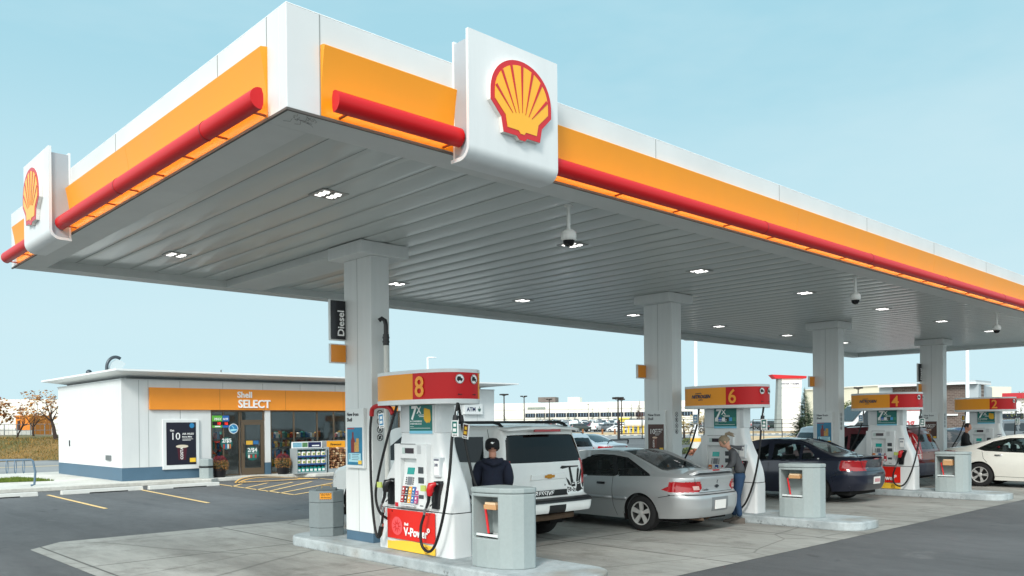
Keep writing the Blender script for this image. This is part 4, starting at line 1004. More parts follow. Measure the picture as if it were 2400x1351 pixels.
def make_wheel(parent, r, w_, spokes, loc, side, style=0, dirty=False):
    e_ = MB(); h = w_/2
    tx = [(r*.60, -h*.92), (r*.80, -h), (r*.94, -h*.94), (r, -h*.70), (r, h*.70), (r*.94, h*.94), (r*.80, h), (r*.60, h*.92)]
    e_.lathe(tx, n=36, ax='x', cap=False); t = e_.build('wheel', TYRE, parent, smooth=50); t.location = loc
    e_ = MB(); e_.lathe([(r*.64, h*.96), (r*.66, h*.98), (r*.62, h*.80), (r*.57, h*.35), (r*.56, -h*.5), (.001, -h*.5)], n=32, ax='x', cap=False)
    for v in range(len(e_.v)): pass
    rim = e_.build('rim', RIMD if style != 9 else RIM, t, smooth=40)
    e_ = MB(); e_.lathe([(r*.655, h*.93), (r*.66, h*1.0), (r*.60, h*.96), (r*.60, h*.80)], n=32, ax='x', cap=False)
    e_.lathe([(r*.17, h*.55), (r*.17, h*.83), (r*.13, h*.90), (.001, h*.92)], n=20, ax='x')
    for k in range(spokes):
        if style == 2:
            for dd in (-.13, .13):
                a = 2*PI*k/spokes; ca, sa = math.cos(a), math.sin(a); ca2, sa2 = math.cos(a+dd), math.sin(a+dd); w1, w2 = r*.035, r*.045
                P_ = [(r*.12*ca, r*.12*sa), (r*.615*ca2, r*.615*sa2)]; nx, ny_ = -sa, ca
                e_.add([(h*.86, P_[0][0]+nx*w1, P_[0][1]+ny_*w1), (h*.86, P_[0][0]-nx*w1, P_[0][1]-ny_*w1), (h*.90, P_[1][0]-nx*w2, P_[1][1]-ny_*w2), (h*.90, P_[1][0]+nx*w2, P_[1][1]+ny_*w2),
                        (h*.5, P_[0][0]+nx*w1, P_[0][1]+ny_*w1), (h*.5, P_[0][0]-nx*w1, P_[0][1]-ny_*w1), (h*.6, P_[1][0]-nx*w2, P_[1][1]-ny_*w2), (h*.6, P_[1][0]+nx*w2, P_[1][1]+ny_*w2)],
                       [(0, 1, 2, 3), (0, 4, 5, 1), (3, 2, 6, 7), (0, 3, 7, 4), (1, 5, 6, 2)])
        else:
            a = 2*PI*k/spokes+PI/2; ca, sa = math.cos(a), math.sin(a); w1, w2 = r*.085, r*(.135 if spokes < 7 else .06); nx, ny_ = -sa, ca
            P_ = [(r*.12*ca, r*.12*sa), (r*.62*ca, r*.62*sa)]
            e_.add([(h*.85, P_[0][0]+nx*w1, P_[0][1]+ny_*w1), (h*.85, P_[0][0]-nx*w1, P_[0][1]-ny_*w1), (h*.90, P_[1][0]-nx*w2, P_[1][1]-ny_*w2), (h*.90, P_[1][0]+nx*w2, P_[1][1]+ny_*w2),
                    (h*.5, P_[0][0]+nx*w1, P_[0][1]+ny_*w1), (h*.5, P_[0][0]-nx*w1, P_[0][1]-ny_*w1), (h*.6, P_[1][0]-nx*w2, P_[1][1]-ny_*w2), (h*.6, P_[1][0]+nx*w2, P_[1][1]+ny_*w2)],
                   [(0, 1, 2, 3), (0, 4, 5, 1), (3, 2, 6, 7), (0, 3, 7, 4), (1, 5, 6, 2)])
    e_.build('spokes', RIM, t, smooth=30)
    if side < 0: t.rotation_euler = (0, 0, PI)
    return t
def ribbon(car, pts, w_, off=.002, sgns=(1, -1), n=6):
    """thin strip following the side skin along (s, z) points"""
    mb = MB()
    dn = []
    for i in range(len(pts)-1):
        for k in range(n):
            t = k/n; dn.append((pts[i][0]*(1-t)+pts[i+1][0]*t, pts[i][1]*(1-t)+pts[i+1][1]*t))
    dn.append(pts[-1]); dn = np.array(dn); tg = np.gradient(dn, axis=0); tg /= np.linalg.norm(tg, axis=1)[:, None]+1e-9; nn = np.stack([-tg[:, 1], tg[:, 0]], -1)
    A, B = dn+nn*w_/2, dn-nn*w_/2
    for sg in sgns:
        a = car.P(A[:, 0], A[:, 1], sg, off); b = car.P(B[:, 0], B[:, 1], sg, off); m_ = len(dn)
        mb.add(np.vstack([a, b]).tolist(), [(i, i+1, m_+i+1, m_+i) for i in range(m_-1)])
    return mb
def build_car(sp, name, label, cat, paint, loc, rz, res=1., group=None):
    car = Car(sp); V, F, cen, rgs, top = car.quads(res); cat_ = car.classify(V, F, cen, rgs, top)
    L = sp['L']; root = empty(name, (0, 0, 0), label=label, cat=cat, group=group)
    pv = empty('pivot')                                    # parts are built with s from the rear bumper; recentre below
    D.objects.remove(pv)
    V = V-np.array([0, L/2, 0]); names = {0: ('body', paint), 1: ('window_trim', M('gloss_black', '#101113', .25)), 2: ('side_window', sp.get('sideglass', CLRG)), 3: ('rear_window', sp.get('rearglass', CLRG)), 4: ('windscreen', CLRG), 5: ('tail_lamp', LAMPR), 6: ('cladding', sp.get('cladmat', BLKPL)), 7: ('headlight', LAMPC)}
    for c, (nm, mt) in names.items():
        mk = cat_ == c
        if not mk.any(): continue
        if c in (5, 7):
            for sg in (1, -1):
                Vs = V*np.array([sg, 1, 1]); o = car_part(nm, Vs, F[mk], mt, root, mirror=False)
        else: car_part(nm, V, F[mk], mt, root)
    def fin(mb, nm, mat, **k): return mb.xf(Matrix.Translation((0, -L/2, 0))).build(nm, mat, root, **k)
    # under-body, wheel wells, cabin floor and seats
    mb = MB(); zl = .24
    mb.box(-sp['W']*.38, sp['W']*.38, .25, L-.3, sp['low'][len(sp['low'])//2][1]-.01, sp['wr']*1.6)
    for w_ in sp['wheels']:
        for sg in (1, -1):
            x1 = sg*(sp['W']/2-.035); x0 = sg*(sp['W']/2-.34); n = 20; ra = sp['arch']
            vs = []; fs = []
            for i in range(n+1):
                a = PI*(-.12)+PI*1.24*i/n
                for xx in (x0, x1): vs.append((xx, w_+ra*math.cos(a), sp['wr']+ra*math.sin(a)))
            for i in range(n): fs.append((2*i, 2*i+1, 2*i+3, 2*i+2))
            fs.append(tuple(range(0, 2*n+2, 2))); mb.add(vs, fs)
    fin(mb, 'underbody', WELL)
    bz = sp['belt'][len(sp['belt'])//2][1]
    mb = MB(); mb.box(-sp['W']*.43, sp['W']*.43, sp.get('cab0', 1.0), sp.get('cab1', L-1.3), .35, bz-.22); fin(mb, 'cabin_floor', CABM)
    for (sx_, ss, hgt) in sp.get('seats', []):
        mb = MB(); w2 = .24
        mb.prism([(ss-.10, bz-.25), (ss+.10, bz-.25), (ss-.02, hgt-.20), (ss-.12, hgt-.20)], 'x', sx_-w2, sx_+w2)
        mb.prism(rrect(ss-.13, ss-.03, hgt-.19, hgt, .03), 'x', sx_-.13, sx_+.13)
        fin(mb, 'seat', SEATM, bevel=.02, smooth=30)
    for w_ in sp['wheels']:
        for sg in (1, -1):
            make_wheel(root, sp['wr'], sp.get('ww', .21), sp.get('spokes', 5), (sg*(sp['W']/2-sp.get('ww', .21)/2-.035), w_-L/2, sp['wr']), sg, sp.get('rimstyle', 0))
    for w_ in sp['wheels']:
        pts = [(w_+sp['arch']*1.0*math.cos(a), sp['wr']+sp['arch']*1.0*math.sin(a)) for a in np.linspace(-.08, PI+.08, 26)]
        mb = ribbon(car, pts, .022, .004, n=1); fin(mb, 'arch_lip', paint if not sp.get('darklip') else sp.get('cladmat', BLKPL))
    if sp.get('seams'):
        mb = MB()
        for pl in sp['seams']:
            r_ = ribbon(car, pl, .009, .0022); mb.add(r_.v, r_.f)
        fin(mb, 'panel_gap', SEAM)
    for hd in sp.get('handles', []):
        for sg in (1, -1):
            mb = MB(); c0 = car.P(np.array([hd[0]]), np.array([hd[1]]), sg, .006)[0]
            mb.tube([(c0[0], hd[0]-.09, hd[1]), (c0[0]+sg*.018, hd[0]-.05, hd[1]), (c0[0]+sg*.018, hd[0]+.05, hd[1]), (c0[0], hd[0]+.09, hd[1])], .013, 8, flat=1.6); fin(mb, 'door_handle', hd[2], smooth=50)
    for sg in (1, -1):
        ms, mz = sp['mirror']; c0 = car.P(np.array([ms]), np.array([mz]), sg, 0)[0]
        mb = MB(); x0 = c0[0]; mb.tube([(x0-sg*.03, ms, mz-.02), (x0+sg*.06, ms, mz+.0)], .02, 6)
        mb.add([(x0+sg*(.05+.15*i), ms+dy*.5, mz-.06+.13*k) for i in (0, 1) for dy in (-.08, .12) for k in (0, 1)], [(0, 1, 3, 2), (4, 6, 7, 5), (0, 4, 5, 1), (2, 3, 7, 6), (1, 5, 7, 3), (0, 2, 6, 4)])
        fin(mb, 'mirror', sp.get('mirrormat', paint), bevel=.018, smooth=30)
    root.location = loc; root.rotation_euler = (0, 0, rz)
    return root, car, fin
def rear_patch(mb, car, poly, off=.006, mi=0, th=.004):
    """flat-ish piece laid on the rear face: polygon in (x, z), thickness th"""
    L = car.L; n = len(poly); vs = []
    for o_ in (off-th, off):
        for x, z in poly:
            hb = max(.1, float(car.hw0(np.array([.1]), np.array([z]))[0])); s = float(car.sr(z))-car.br*(1-(x/hb)**2)
            xr = hb-car.rr
            if abs(x) > xr: a = min(1, (abs(x)-xr)/car.rr); s += car.rr*(1-math.sqrt(max(0, 1-a*a)))
            vs.append((x, s-o_, z))
    mb.add(vs, [tuple(range(n)), tuple(range(n, 2*n))[::-1]]+[(i, (i+1) % n, n+(i+1) % n, n+i) for i in range(n)], mi)
def rear_pt(car, x, z, off=0):
    hb = max(.1, float(car.hw0(np.array([.1]), np.array([z]))[0])); s = float(car.sr(z))-car.br*(1-(x/hb)**2); xr = hb-car.rr
    if abs(x) > xr: a = min(1, (abs(x)-xr)/car.rr); s += car.rr*(1-math.sqrt(max(0, 1-a*a)))
    return (x, s-off, z)
def rear_line(mb, car, pts, w_=.008, off=.003):
    for i in range(len(pts)-1):
        (x0, z0), (x1, z1) = pts[i], pts[i+1]; n = max(1, int(math.hypot(x1-x0, z1-z0)/.06))
        dx, dz = (x1-x0), (z1-z0); l_ = math.hypot(dx, dz); nx, nz_ = -dz/l_*w_/2, dx/l_*w_/2; vs = []
        for k in range(n+1):
            x, z = x0+dx*k/n, z0+dz*k/n; vs += [rear_pt(car, x+nx, z+nz_, off), rear_pt(car, x-nx, z-nz_, off)]
        mb.add(vs, [(2*k, 2*k+1, 2*k+3, 2*k+2) for k in range(n)])
def rear_text(mb, car, txt, size, x, z, off=.006, **k):
    """lettering on the rear, read from behind (viewer looks towards +y, x to the right)"""
    vs, fs = text_mesh(txt, size, k.get('bold', .02), .001, k.get('sx', 1), k.get('shear', 0))
    mb.add([rear_pt(car, x+p[0], z+p[1], off+p[2]) for p in vs], fs)

def rear_band(mb, car, x0, x1, z0, z1, off=.006, nx=22, nz=3):
    """grid laid on the rear skin between x0..x1 and z0..z1"""
    a = len(mb.v); mb.grid(lambda u, v: rear_pt(car, x0+(x1-x0)*u, z0+(z1-z0)*v, off), nx, nz)
def split_loose(names):
    for o in [q for q in D.objects if q.type == 'MESH' and q.name.split('.')[0] in names and q.data.users == 1]:
        me = o.data; n = len(me.vertices); par = list(range(n))
        def fd(a):
            while par[a] != a: par[a] = par[par[a]]; a = par[a]
            return a
        for e_ in me.edges:
            a, b = fd(e_.vertices[0]), fd(e_.vertices[1])
            if a != b: par[a] = b
        roots = {}
        for i in range(n): roots.setdefault(fd(i), []).append(i)
        if len(roots) < 2 or len(roots) > 60: continue
        grp = {}
        for p in me.polygons: grp.setdefault(fd(p.vertices[0]), []).append(p)
        first = True
        for r_, ps in grp.items():
            vi = sorted({v for p in ps for v in p.vertices}); mp_ = {v: i for i, v in enumerate(vi)}
            m2 = D.meshes.new(o.name.split('.')[0]); m2.from_pydata([tuple(me.vertices[v].co) for v in vi], [], [[mp_[v] for v in p.vertices] for p in ps])
            for q in me.materials: m2.materials.append(q)
            m2.polygons.foreach_set('material_index', [p.material_index for p in ps]); m2.polygons.foreach_set('use_smooth', [p.use_smooth for p in ps])
            m2.set_sharp_from_angle(angle=R(35)); m2.update()
            c = o if first else o.copy()
            if not first: COL.objects.link(c)
            c.data = m2; first = False
def paint(name, col, metal=.0, rough=.3, var=.05):
    return M(name, col, rough, metal, var=var, scale=2.2, coat=.8)
VPROF = [(.15, .90), (.25, .93), (.34, .955), (.48, .985), (.62, 1.0), (.75, .995), (.88, .975), (1.0, .955), (1.2, .95)]
# ---- silver two-door coupe
CAV = dict(L=4.58, W=1.74, wheels=[.97, 3.61], wr=.308, arch=.365, ww=.20, spokes=5,
    top=[(0, .93), (.04, .985), (.25, 1.0), (.58, 1.015), (.72, 1.045), (1.0, 1.15), (1.35, 1.275), (1.65, 1.345), (2.0, 1.372), (2.4, 1.362), (2.75, 1.31), (3.1, 1.18), (3.45, 1.02), (3.62, .955), (4.0, .88), (4.3, .78), (4.58, .62)],
    low=[(0, .27), (.6, .235), (1.4, .20), (3.2, .20), (3.9, .22), (4.58, .24)],
    belt=[(0, .93), (.6, .955), (1.4, .93), (2.9, .905), (3.6, .90), (4.58, .80)],
    rear=[(.2, .10), (.30, .03), (.42, -.015), (.60, -.02), (.655, .0), (.67, .055), (.80, .055), (.90, .03), (1.0, .035), (1.4, .3)],
    front=[(.2, 4.50), (.4, 4.58), (.55, 4.58), (.7, 4.50), (.9, 4.2), (1.3, 3.5)],
    vprof=VPROF, rr=.36, rf=.55, rt=.05, tum=.46, ledge=.05, crown=.03,
    side_win=[[(.90, .972), (1.50, .945), (1.64, 1.255), (1.46, 1.235)], [(1.60, .943), (2.92, .915), (3.06, .925), (2.70, 1.13), (2.40, 1.235), (2.05, 1.275), (1.75, 1.268)]],
    trim=[[(.76, .955), (1.6, .925), (3.12, .895), (3.16, .925), (2.74, 1.16), (2.42, 1.262), (2.05, 1.30), (1.72, 1.292), (1.38, 1.25), (1.1, 1.12)]],
    back_win=[[(-.1, .72), (.47, .70), (.50, .76), (.40, 1.55), (.36, 1.60), (-.1, 1.63)]], top_trim=[[(-.1, .64), (.53, .62), (.57, .70), (.45, 1.62), (.40, 1.68), (-.1, 1.70)]],
    wind=[[(-.1, 2.62), (.42, 2.58), (.57, 3.42), (.5, 3.50), (-.1, 3.6)]],
    lamp_x=[[(.41, .76), (.43, .83), (.50, .87), (1.2, .875), (1.2, .70), (.48, .705)]], lamp_s=[[(-.1, .70), (-.1, .875), (.12, .87), (.30, .83), (.44, .775), (.52, .735), (.40, .712), (.2, .70)]],
    head_s=[[(4.1, .60), (4.6, .56), (4.6, .68), (4.15, .72)]],
    seams=[[(1.565, .925), (1.575, .70), (1.56, .42), (1.50, .245)], [(.0, .652), (.33, .648), (.58, .60)], [(2.98, .90), (3.02, .6), (2.95, .25)], [(3.35, .62), (3.6, .90)]],
    handles=[(1.83, .80, BLKPL)], mirror=(2.80, .95), mirrormat=BLKPL, seats=[(-.38, 2.25, 1.18), (.38, 2.25, 1.18), (-.35, 1.55, 1.05), (.35, 1.55, 1.05)], cab0=1.1, cab1=3.4)
for k_, v_ in (('snapS', CAV['trim']+CAV['side_win']+CAV['lamp_s']+[circle((w_, .308), .365) for w_ in CAV['wheels']]), ('snapU', CAV['lamp_x']), ('snapT', CAV['back_win']+CAV['top_trim'])): CAV[k_] = v_
# ---- dark blue sedan
COB = dict(L=4.58, W=1.72, wheels=[.98, 3.60], wr=.315, arch=.37, ww=.20, spokes=7,
    top=[(0, .98), (.04, 1.04), (.3, 1.055), (.55, 1.06), (.68, 1.09), (1.0, 1.22), (1.35, 1.355), (1.65, 1.42), (2.1, 1.45), (2.5, 1.43), (2.85, 1.36), (3.3, 1.17), (3.6, 1.02), (4.1, .90), (4.4, .78), (4.58, .66)],
    low=[(0, .30), (.5, .27), (1.4, .20), (3.2, .20), (3.9, .22), (4.58, .24)],
    belt=[(0, .96), (.6, .985), (1.4, .96), (2.9, .92), (3.6, .90), (4.58, .80)],
    rear=[(.2, .14), (.32, .05), (.45, -.01), (.66, -.02), (.72, .0), (.80, .05), (.92, .03), (1.03, -.01), (1.1, .06), (1.4, .3)],
    front=[(.2, 4.50), (.4, 4.58), (.55, 4.58), (.7, 4.50), (.9, 4.2), (1.3, 3.5)],
    vprof=VPROF, rr=.40, rf=.55, rt=.06, tum=.42, ledge=.045, crown=.03,
    side_win=[[(1.03, 1.02), (1.12, .99), (1.34, .985), (1.34, 1.30), (1.22, 1.24), (1.06, 1.10)], [(1.42, .985), (2.10, .965), (2.10, 1.33), (1.75, 1.345), (1.42, 1.31)], [(2.20, .962), (3.12, .935), (3.2, .95), (2.9, 1.15), (2.6, 1.28), (2.25, 1.33)]],
    trim=[],
    back_win=[[(-.1, .76), (.46, .74), (.50, .80), (.42, 1.48), (.38, 1.54), (-.1, 1.56)]], top_trim=[[(-.1, .72), (.50, .70), (.54, .78), (.45, 1.53), (.41, 1.58), (-.1, 1.60)]],
    wind=[[(-.1, 2.72), (.42, 2.68), (.57, 3.45), (.5, 3.52), (-.1, 3.6)]],
    lamp_x=[[(.50, .75), (.46, .97), (1.2, .99), (1.2, .75)]], lamp_s=[[(-.1, .745), (-.1, .975), (.16, .97), (.30, .91), (.40, .845), (.30, .79), (.12, .745)]],
    head_s=[[(4.1, .62), (4.6, .56), (4.6, .70), (4.15, .75)]],
    seams=[[(1.30, .96), (1.28, .70), (1.38, .42)], [(2.15, .95), (2.16, .6), (2.12, .25)], [(.0, .70), (.25, .68), (.50, .66), (.62, .60)], [(3.2, .93), (3.22, .6), (3.12, .25)]],
    handles=[(1.52, .845, paint('paint_midnight', '#171c30', .3, .3)), (2.42, .83, paint('paint_midnight', '#171c30', .3, .3))], mirror=(2.95, 1.0), seats=[(-.38, 2.35, 1.24), (.38, 2.35, 1.24), (-.35, 1.5, 1.12), (.35, 1.5, 1.12)], cab0=1.1, cab1=3.4)
COB['snapS'] = COB['side_win']+COB['lamp_s']+[circle((w_, .315), .37) for w_ in COB['wheels']]; COB['snapU'] = COB['lamp_x']; COB['snapT'] = COB['back_win']+COB['top_trim']
# ---- big white SUV
TAH = dict(L=5.12, W=1.97, wheels=[1.13, 4.07], wr=.385, arch=.46, ww=.26, spokes=6,
    top=[(0, 1.77), (.10, 1.80), (.5, 1.835), (1.5, 1.85), (2.6, 1.845), (3.0, 1.80), (3.3, 1.68), (3.7, 1.38), (3.95, 1.20), (4.3, 1.15), (4.8, 1.10), (5.12, 1.02)],
    low=[(0, .50), (.5, .46), (1.6, .36), (3.6, .36), (4.6, .36), (5.12, .36)],
    belt=[(0, 1.25), (2.6, 1.23), (3.9, 1.20), (5.12, 1.15)],
    rear=[(.3, .12), (.44, .02), (.54, -.04), (.68, -.05), (.715, -.03), (.73, .13), (.95, .13), (1.25, .14), (1.5, .20), (1.72, .27), (1.80, .25), (1.9, .27)],
    front=[(.3, 5.0), (.5, 5.12), (.8, 5.12), (1.0, 5.06), (1.3, 4.6), (1.8, 4.0)],
    vprof=[(.3, .93), (.45, .97), (.65, .99), (.85, 1.0), (1.1, .99), (1.25, .975), (1.9, .97)], rr=.17, rf=.35, rt=.09, tum=.20, ledge=.015, crown=.03, bulge_r=.05,
    side_win=[[(.52, 1.28), (1.30, 1.275), (1.30, 1.66), (.62, 1.67)], [(1.40, 1.275), (2.30, 1.27), (2.30, 1.67), (1.40, 1.67)], [(2.38, 1.265), (3.55, 1.25), (3.2, 1.56), (3.05, 1.66), (2.38, 1.67)]],
    trim=[], sideglass=DARKG, rearglass=DARKG,
    rear_win=[[(-.1, 1.265), (.76, 1.27), (.81, 1.29), (.75, 1.60), (.70, 1.69), (-.1, 1.70)]],
    wind=[[(-.1, 3.0), (.58, 2.98), (.72, 3.72), (-.1, 3.85)]],
    lamp_x=[[(.845, .90), (.845, 1.27), (.86, 1.33), (1.2, 1.33), (1.2, .90)]], lamp_s=[[(-.1, .90), (-.1, 1.33), (.26, 1.30), (.26, .95), (.22, .90)]],
    head_s=[[(4.75, .82), (5.2, .82), (5.2, 1.02), (4.8, 1.02)]],
    seams=[[(.40, .82), (.40, 1.25), (.46, 1.60), (.55, 1.78)], [(1.35, 1.27), (1.42, 1.0), (1.60, .80), (1.62, .42)], [(2.34, 1.25), (2.35, .4)], [(3.5, 1.25), (3.5, .4)]],
    handles=[(1.65, 1.08, paint('paint_white', '#eef0ee', 0, .35)), (2.6, 1.08, paint('paint_white', '#eef0ee', 0, .35))], mirror=(3.25, 1.22), seats=[(-.4, 2.6, 1.55), (.4, 2.6, 1.55)], cab0=1.2, cab1=3.6)
TAH['snapS'] = TAH['side_win']+TAH['lamp_s']+[circle((w_, .385), .46) for w_ in TAH['wheels']]; TAH['snapU'] = TAH['rear_win']+TAH['lamp_x']
# ---- maroon compact SUV with tall lamps
CRV = dict(L=4.53, W=1.80, wheels=[.98, 3.60], wr=.345, arch=.41, ww=.22, spokes=7,
    top=[(0, 1.40), (.03, 1.60), (.15, 1.655), (.6, 1.68), (1.6, 1.69), (2.3, 1.66), (2.7, 1.52), (3.1, 1.26), (3.35, 1.10), (3.9, 1.03), (4.3, .93), (4.53, .80)],
    low=[(0, .36), (.5, .32), (1.4, .27), (3.2, .27), (3.9, .28), (4.53, .3)],
    belt=[(0, 1.05), (1.0, 1.03), (2.6, 1.0), (3.3, 1.0), (4.53, .9)],
    rear=[(.2, .1), (.36, .0), (.45, -.05), (.68, -.06), (.73, -.02), (.77, .07), (1.0, .08), (1.25, .16), (1.55, .33), (1.62, .30), (1.7, .34)],
    front=[(.2, 4.4), (.4, 4.53), (.7, 4.5), (.9, 4.35), (1.2, 3.7), (1.6, 3.1)],
    vprof=VPROF, rr=.22, rf=.5, rt=.09, tum=.27, ledge=.02, crown=.03,
    side_win=[[(.50, 1.08), (1.15, 1.05), (1.15, 1.47), (.72, 1.46)], [(1.25, 1.045), (2.0, 1.03), (2.0, 1.49), (1.25, 1.48)], [(2.08, 1.03), (2.98, 1.01), (2.55, 1.40), (2.3, 1.49), (2.08, 1.495)]],
    trim=[], sideglass=MIDG, rearglass=MIDG, rear_clad=.70, clad=[[(-.2, .2), (5, .2), (5, .42), (-.2, .48)]], cladmat=M('clad_slate', '#2f3440', .5, var=.05),
    rear_win=[[(-.1, 1.06), (.62, 1.07), (.64, 1.12), (.52, 1.52), (-.1, 1.54)]],
    wind=[[(-.1, 2.45), (.5, 2.42), (.62, 3.1), (-.1, 3.2)]],
    lamp_x=[[(.70, .80), (.70, 1.06), (.62, 1.50), (1.2, 1.50), (1.2, .80)]], lamp_s=[[(-.1, .80), (-.1, 1.2), (.0, 1.52), (.36, 1.52), (.30, 1.30), (.22, 1.02), (.18, .80)]],
    head_s=[[(4.1, .70), (4.6, .66), (4.6, .85), (4.15, .88)]],
    seams=[[(1.20, 1.04), (1.22, .8), (1.40, .5)], [(2.04, 1.02), (2.05, .4)], [(3.0, 1.0), (3.0, .4)]],
    handles=[(1.42, .93, BLKPL), (2.25, .92, BLKPL)], mirror=(2.75, 1.08), seats=[(-.38, 2.2, 1.4), (.38, 2.2, 1.4)], cab0=1.0, cab1=3.0)
CRV['snapS'] = CRV['side_win']+CRV['lamp_s']+[circle((w_, .345), .41) for w_ in CRV['wheels']]; CRV['snapU'] = CRV['rear_win']+CRV['lamp_x']
# ---- white fastback sedan
KIA = dict(L=4.84, W=1.83, wheels=[1.02, 3.82], wr=.335, arch=.385, ww=.22, spokes=5, rimstyle=2,
    top=[(0, 1.0), (.05, 1.06), (.35, 1.08), (.55, 1.10), (.8, 1.17), (1.3, 1.33), (1.7, 1.415), (2.2, 1.455), (2.6, 1.44), (3.0, 1.34), (3.5, 1.12), (3.75, 1.02), (4.3, .90), (4.6, .80), (4.84, .68)],
    low=[(0, .28), (.6, .24), (1.4, .19), (3.4, .19), (4.1, .2), (4.84, .22)],
    belt=[(0, 1.0), (.7, 1.01), (1.4, .985), (2.9, .92), (3.8, .90), (4.84, .80)],
    rear=[(.2, .12), (.32, .03), (.45, -.01), (.62, .0), (.75, .03), (.9, .02), (1.03, -.02), (1.12, .06), (1.45, .4)],
    front=[(.2, 4.76), (.4, 4.84), (.55, 4.84), (.7, 4.78), (.9, 4.5), (1.3, 3.8)],
    vprof=VPROF, rr=.42, rf=.6, rt=.06, tum=.42, ledge=.045, crown=.03,
    side_win=[[(.98, 1.06), (1.16, 1.02), (1.55, 1.00), (2.13, .985), (2.15, 1.33), (1.75, 1.335), (1.35, 1.24)], [(2.22, .98), (3.2, .945), (3.3, .955), (2.95, 1.16), (2.65, 1.29), (2.25, 1.33)]],
    trim=[[(.92, 1.055), (1.14, 1.0), (1.55, .98), (3.2, .925), (3.36, .94), (2.98, 1.18), (2.66, 1.315), (2.2, 1.36), (1.74, 1.36), (1.33, 1.262)]],
    back_win=[[(-.1, .66), (.48, .66), (.52, .74), (.42, 1.60), (-.1, 1.66)]], top_trim=[[(-.1, .62), (.52, .62), (.56, .7), (.46, 1.64), (-.1, 1.72)]],
    wind=[[(-.1, 2.75), (.42, 2.72), (.58, 3.55), (-.1, 3.7)]],
    lamp_x=[[(.55, .86), (.50, .98), (1.2, 1.0), (1.2, .84)]], lamp_s=[[(-.1, .85), (-.1, 1.0), (.2, .995), (.46, .975), (.30, .89), (.12, .85)]],
    head_s=[[(4.3, .62), (4.9, .56), (4.9, .72), (4.35, .76)]],
    seams=[[(1.08, 1.0), (1.12, .8), (1.32, .55), (1.42, .3)], [(2.18, .96), (2.20, .6), (2.15, .22)], [(3.35, .93), (3.36, .6), (3.25, .25)], [(1.42, .30), (3.3, .27)], [(.35, .86), (.55, .72), (.63, .60)]],
    handles=[(1.50, .885, CHROME), (2.50, .87, CHROME)], mirror=(3.05, 1.0), seats=[(-.38, 2.45, 1.24), (.38, 2.45, 1.24), (-.35, 1.6, 1.15), (.35, 1.6, 1.15)], cab0=1.2, cab1=3.6)
KIA['snapS'] = KIA['trim']+KIA['side_win']+KIA['lamp_s']+[circle((w_, .335), .385) for w_ in KIA['wheels']]; KIA['snapT'] = KIA['back_win']+KIA['top_trim']

SILVER = M('paint_silver', '#babdbe', .32, .5, var=.05, scale=1.5, coat=.5)
coupe, car, fin = build_car(CAV, 'coupe', 'silver two-door coupe with a rear spoiler, parked at pump 6', 'car', SILVER, (12.22, 7.98+2.29, 0), R(0))
mb = MB()       # spoiler blade on two feet
def spl(u, v):
    x = -.62+1.24*u; t = abs(x)/.62; s = .02+.20*v-.02*(1-t)+.13*max(0, t-.86)/.14*(1-v*.3); z = 1.052-.085*max(0, (t-.78)/.22)**1.6+.012*math.sin(PI*v); return (x, s, z)
mb.grid(spl, 40, 5)
vs0 = list(mb.v); mb.add([(x, s, z-.022) for x, s, z in vs0], [f for f in mb.f[:200]])
mb.box(-.62, .62, .015, .028, 1.02, 1.05) if False else None
o = fin(mb, 'spoiler', SILVER, smooth=50, recalc=False); o.modifiers.new('s', 'SOLIDIFY').thickness = .02
mb = MB()
for sx_ in (-.42, .42): mb.box(sx_-.05, sx_+.05, .08, .18, 1.0, 1.04)
fin(mb, 'spoiler_foot', SILVER, bevel=.01)
mb = MB(); mb.box(-.09, .09, -.012, .03, 1.038, 1.06); fin(mb, 'brake_light', LAMPR, bevel=.004)
mb = MB(); rear_line(mb, car, [(-.60, 1.0), (-.58, .86), (-.47, .69), (.47, .69), (.58, .86), (.60, 1.0)]); rear_line(mb, car, [(-.86, .655), (.86, .655)], .012); fin(mb, 'boot_gap', SEAM)
mb = MB(); rear_band(mb, car, -.24, .24, .37, .60, .004); fin(mb, 'plate_recess', M('recess_silver', '#8e9193', .4, .5))
mb = MB(); rear_patch(mb, car, [(-.155, .40), (.155, .40), (.155, .55), (-.155, .55)], .018, th=.012); fin(mb, 'number_plate', PLATE)
mb = MB(); rear_patch(mb, car, [(-.06, .79), (-.03, .79), (-.03, .805), (.03, .805), (.03, .79), (.06, .79), (.06, .765), (.03, .765), (.03, .75), (-.03, .75), (-.03, .765), (-.06, .765)], .008); rear_text(mb, car, 'Cavalier', .05, -.40, .715, .004, bold=.0); rear_text(mb, car, 'Z', .06, -.02, .84, .004); fin(mb, 'badge', M('badge_dark', '#33373b', .4, .4))
for sx_ in (-1, 1):
    mb = MB(); rear_patch(mb, car, [(sx_*.48, .735), (sx_*.60, .735), (sx_*.62, .80), (sx_*.50, .80)], .009); fin(mb, 'reverse_light', M('lamp_pale', '#cfa9a2', .15, coat=.6))
mb = ribbon(car, [(.62, .50), (.0, .45)], .012, .006); fin(mb, 'bumper_crease', M('crease_silver', '#84888b', .4, .5)) if False else None
mb = MB()
for seg_ in ([(1.25, .55), (1.54, .55)], [(1.585, .55), (2.9, .555)]):
    r_ = ribbon(car, seg_, .055, .016); mb.add(r_.v, r_.f)
o = fin(mb, 'side_moulding', M('moulding_silver', '#a4a7a9', .4, .4)); o.modifiers.new('s', 'SOLIDIFY').thickness = .016
mb = MB(); mb.cyl((.05, .25, .26), (.55, .5, .25), .08, 10); mb.cyl((-.42, -.02, .24), (-.42, .3, .24), .024, 8); fin(mb, 'exhaust', M('rusty_steel', '#6e5a4a', .7, .4, var=.3, scale=10))
MIDN = MATS['paint_midnight']
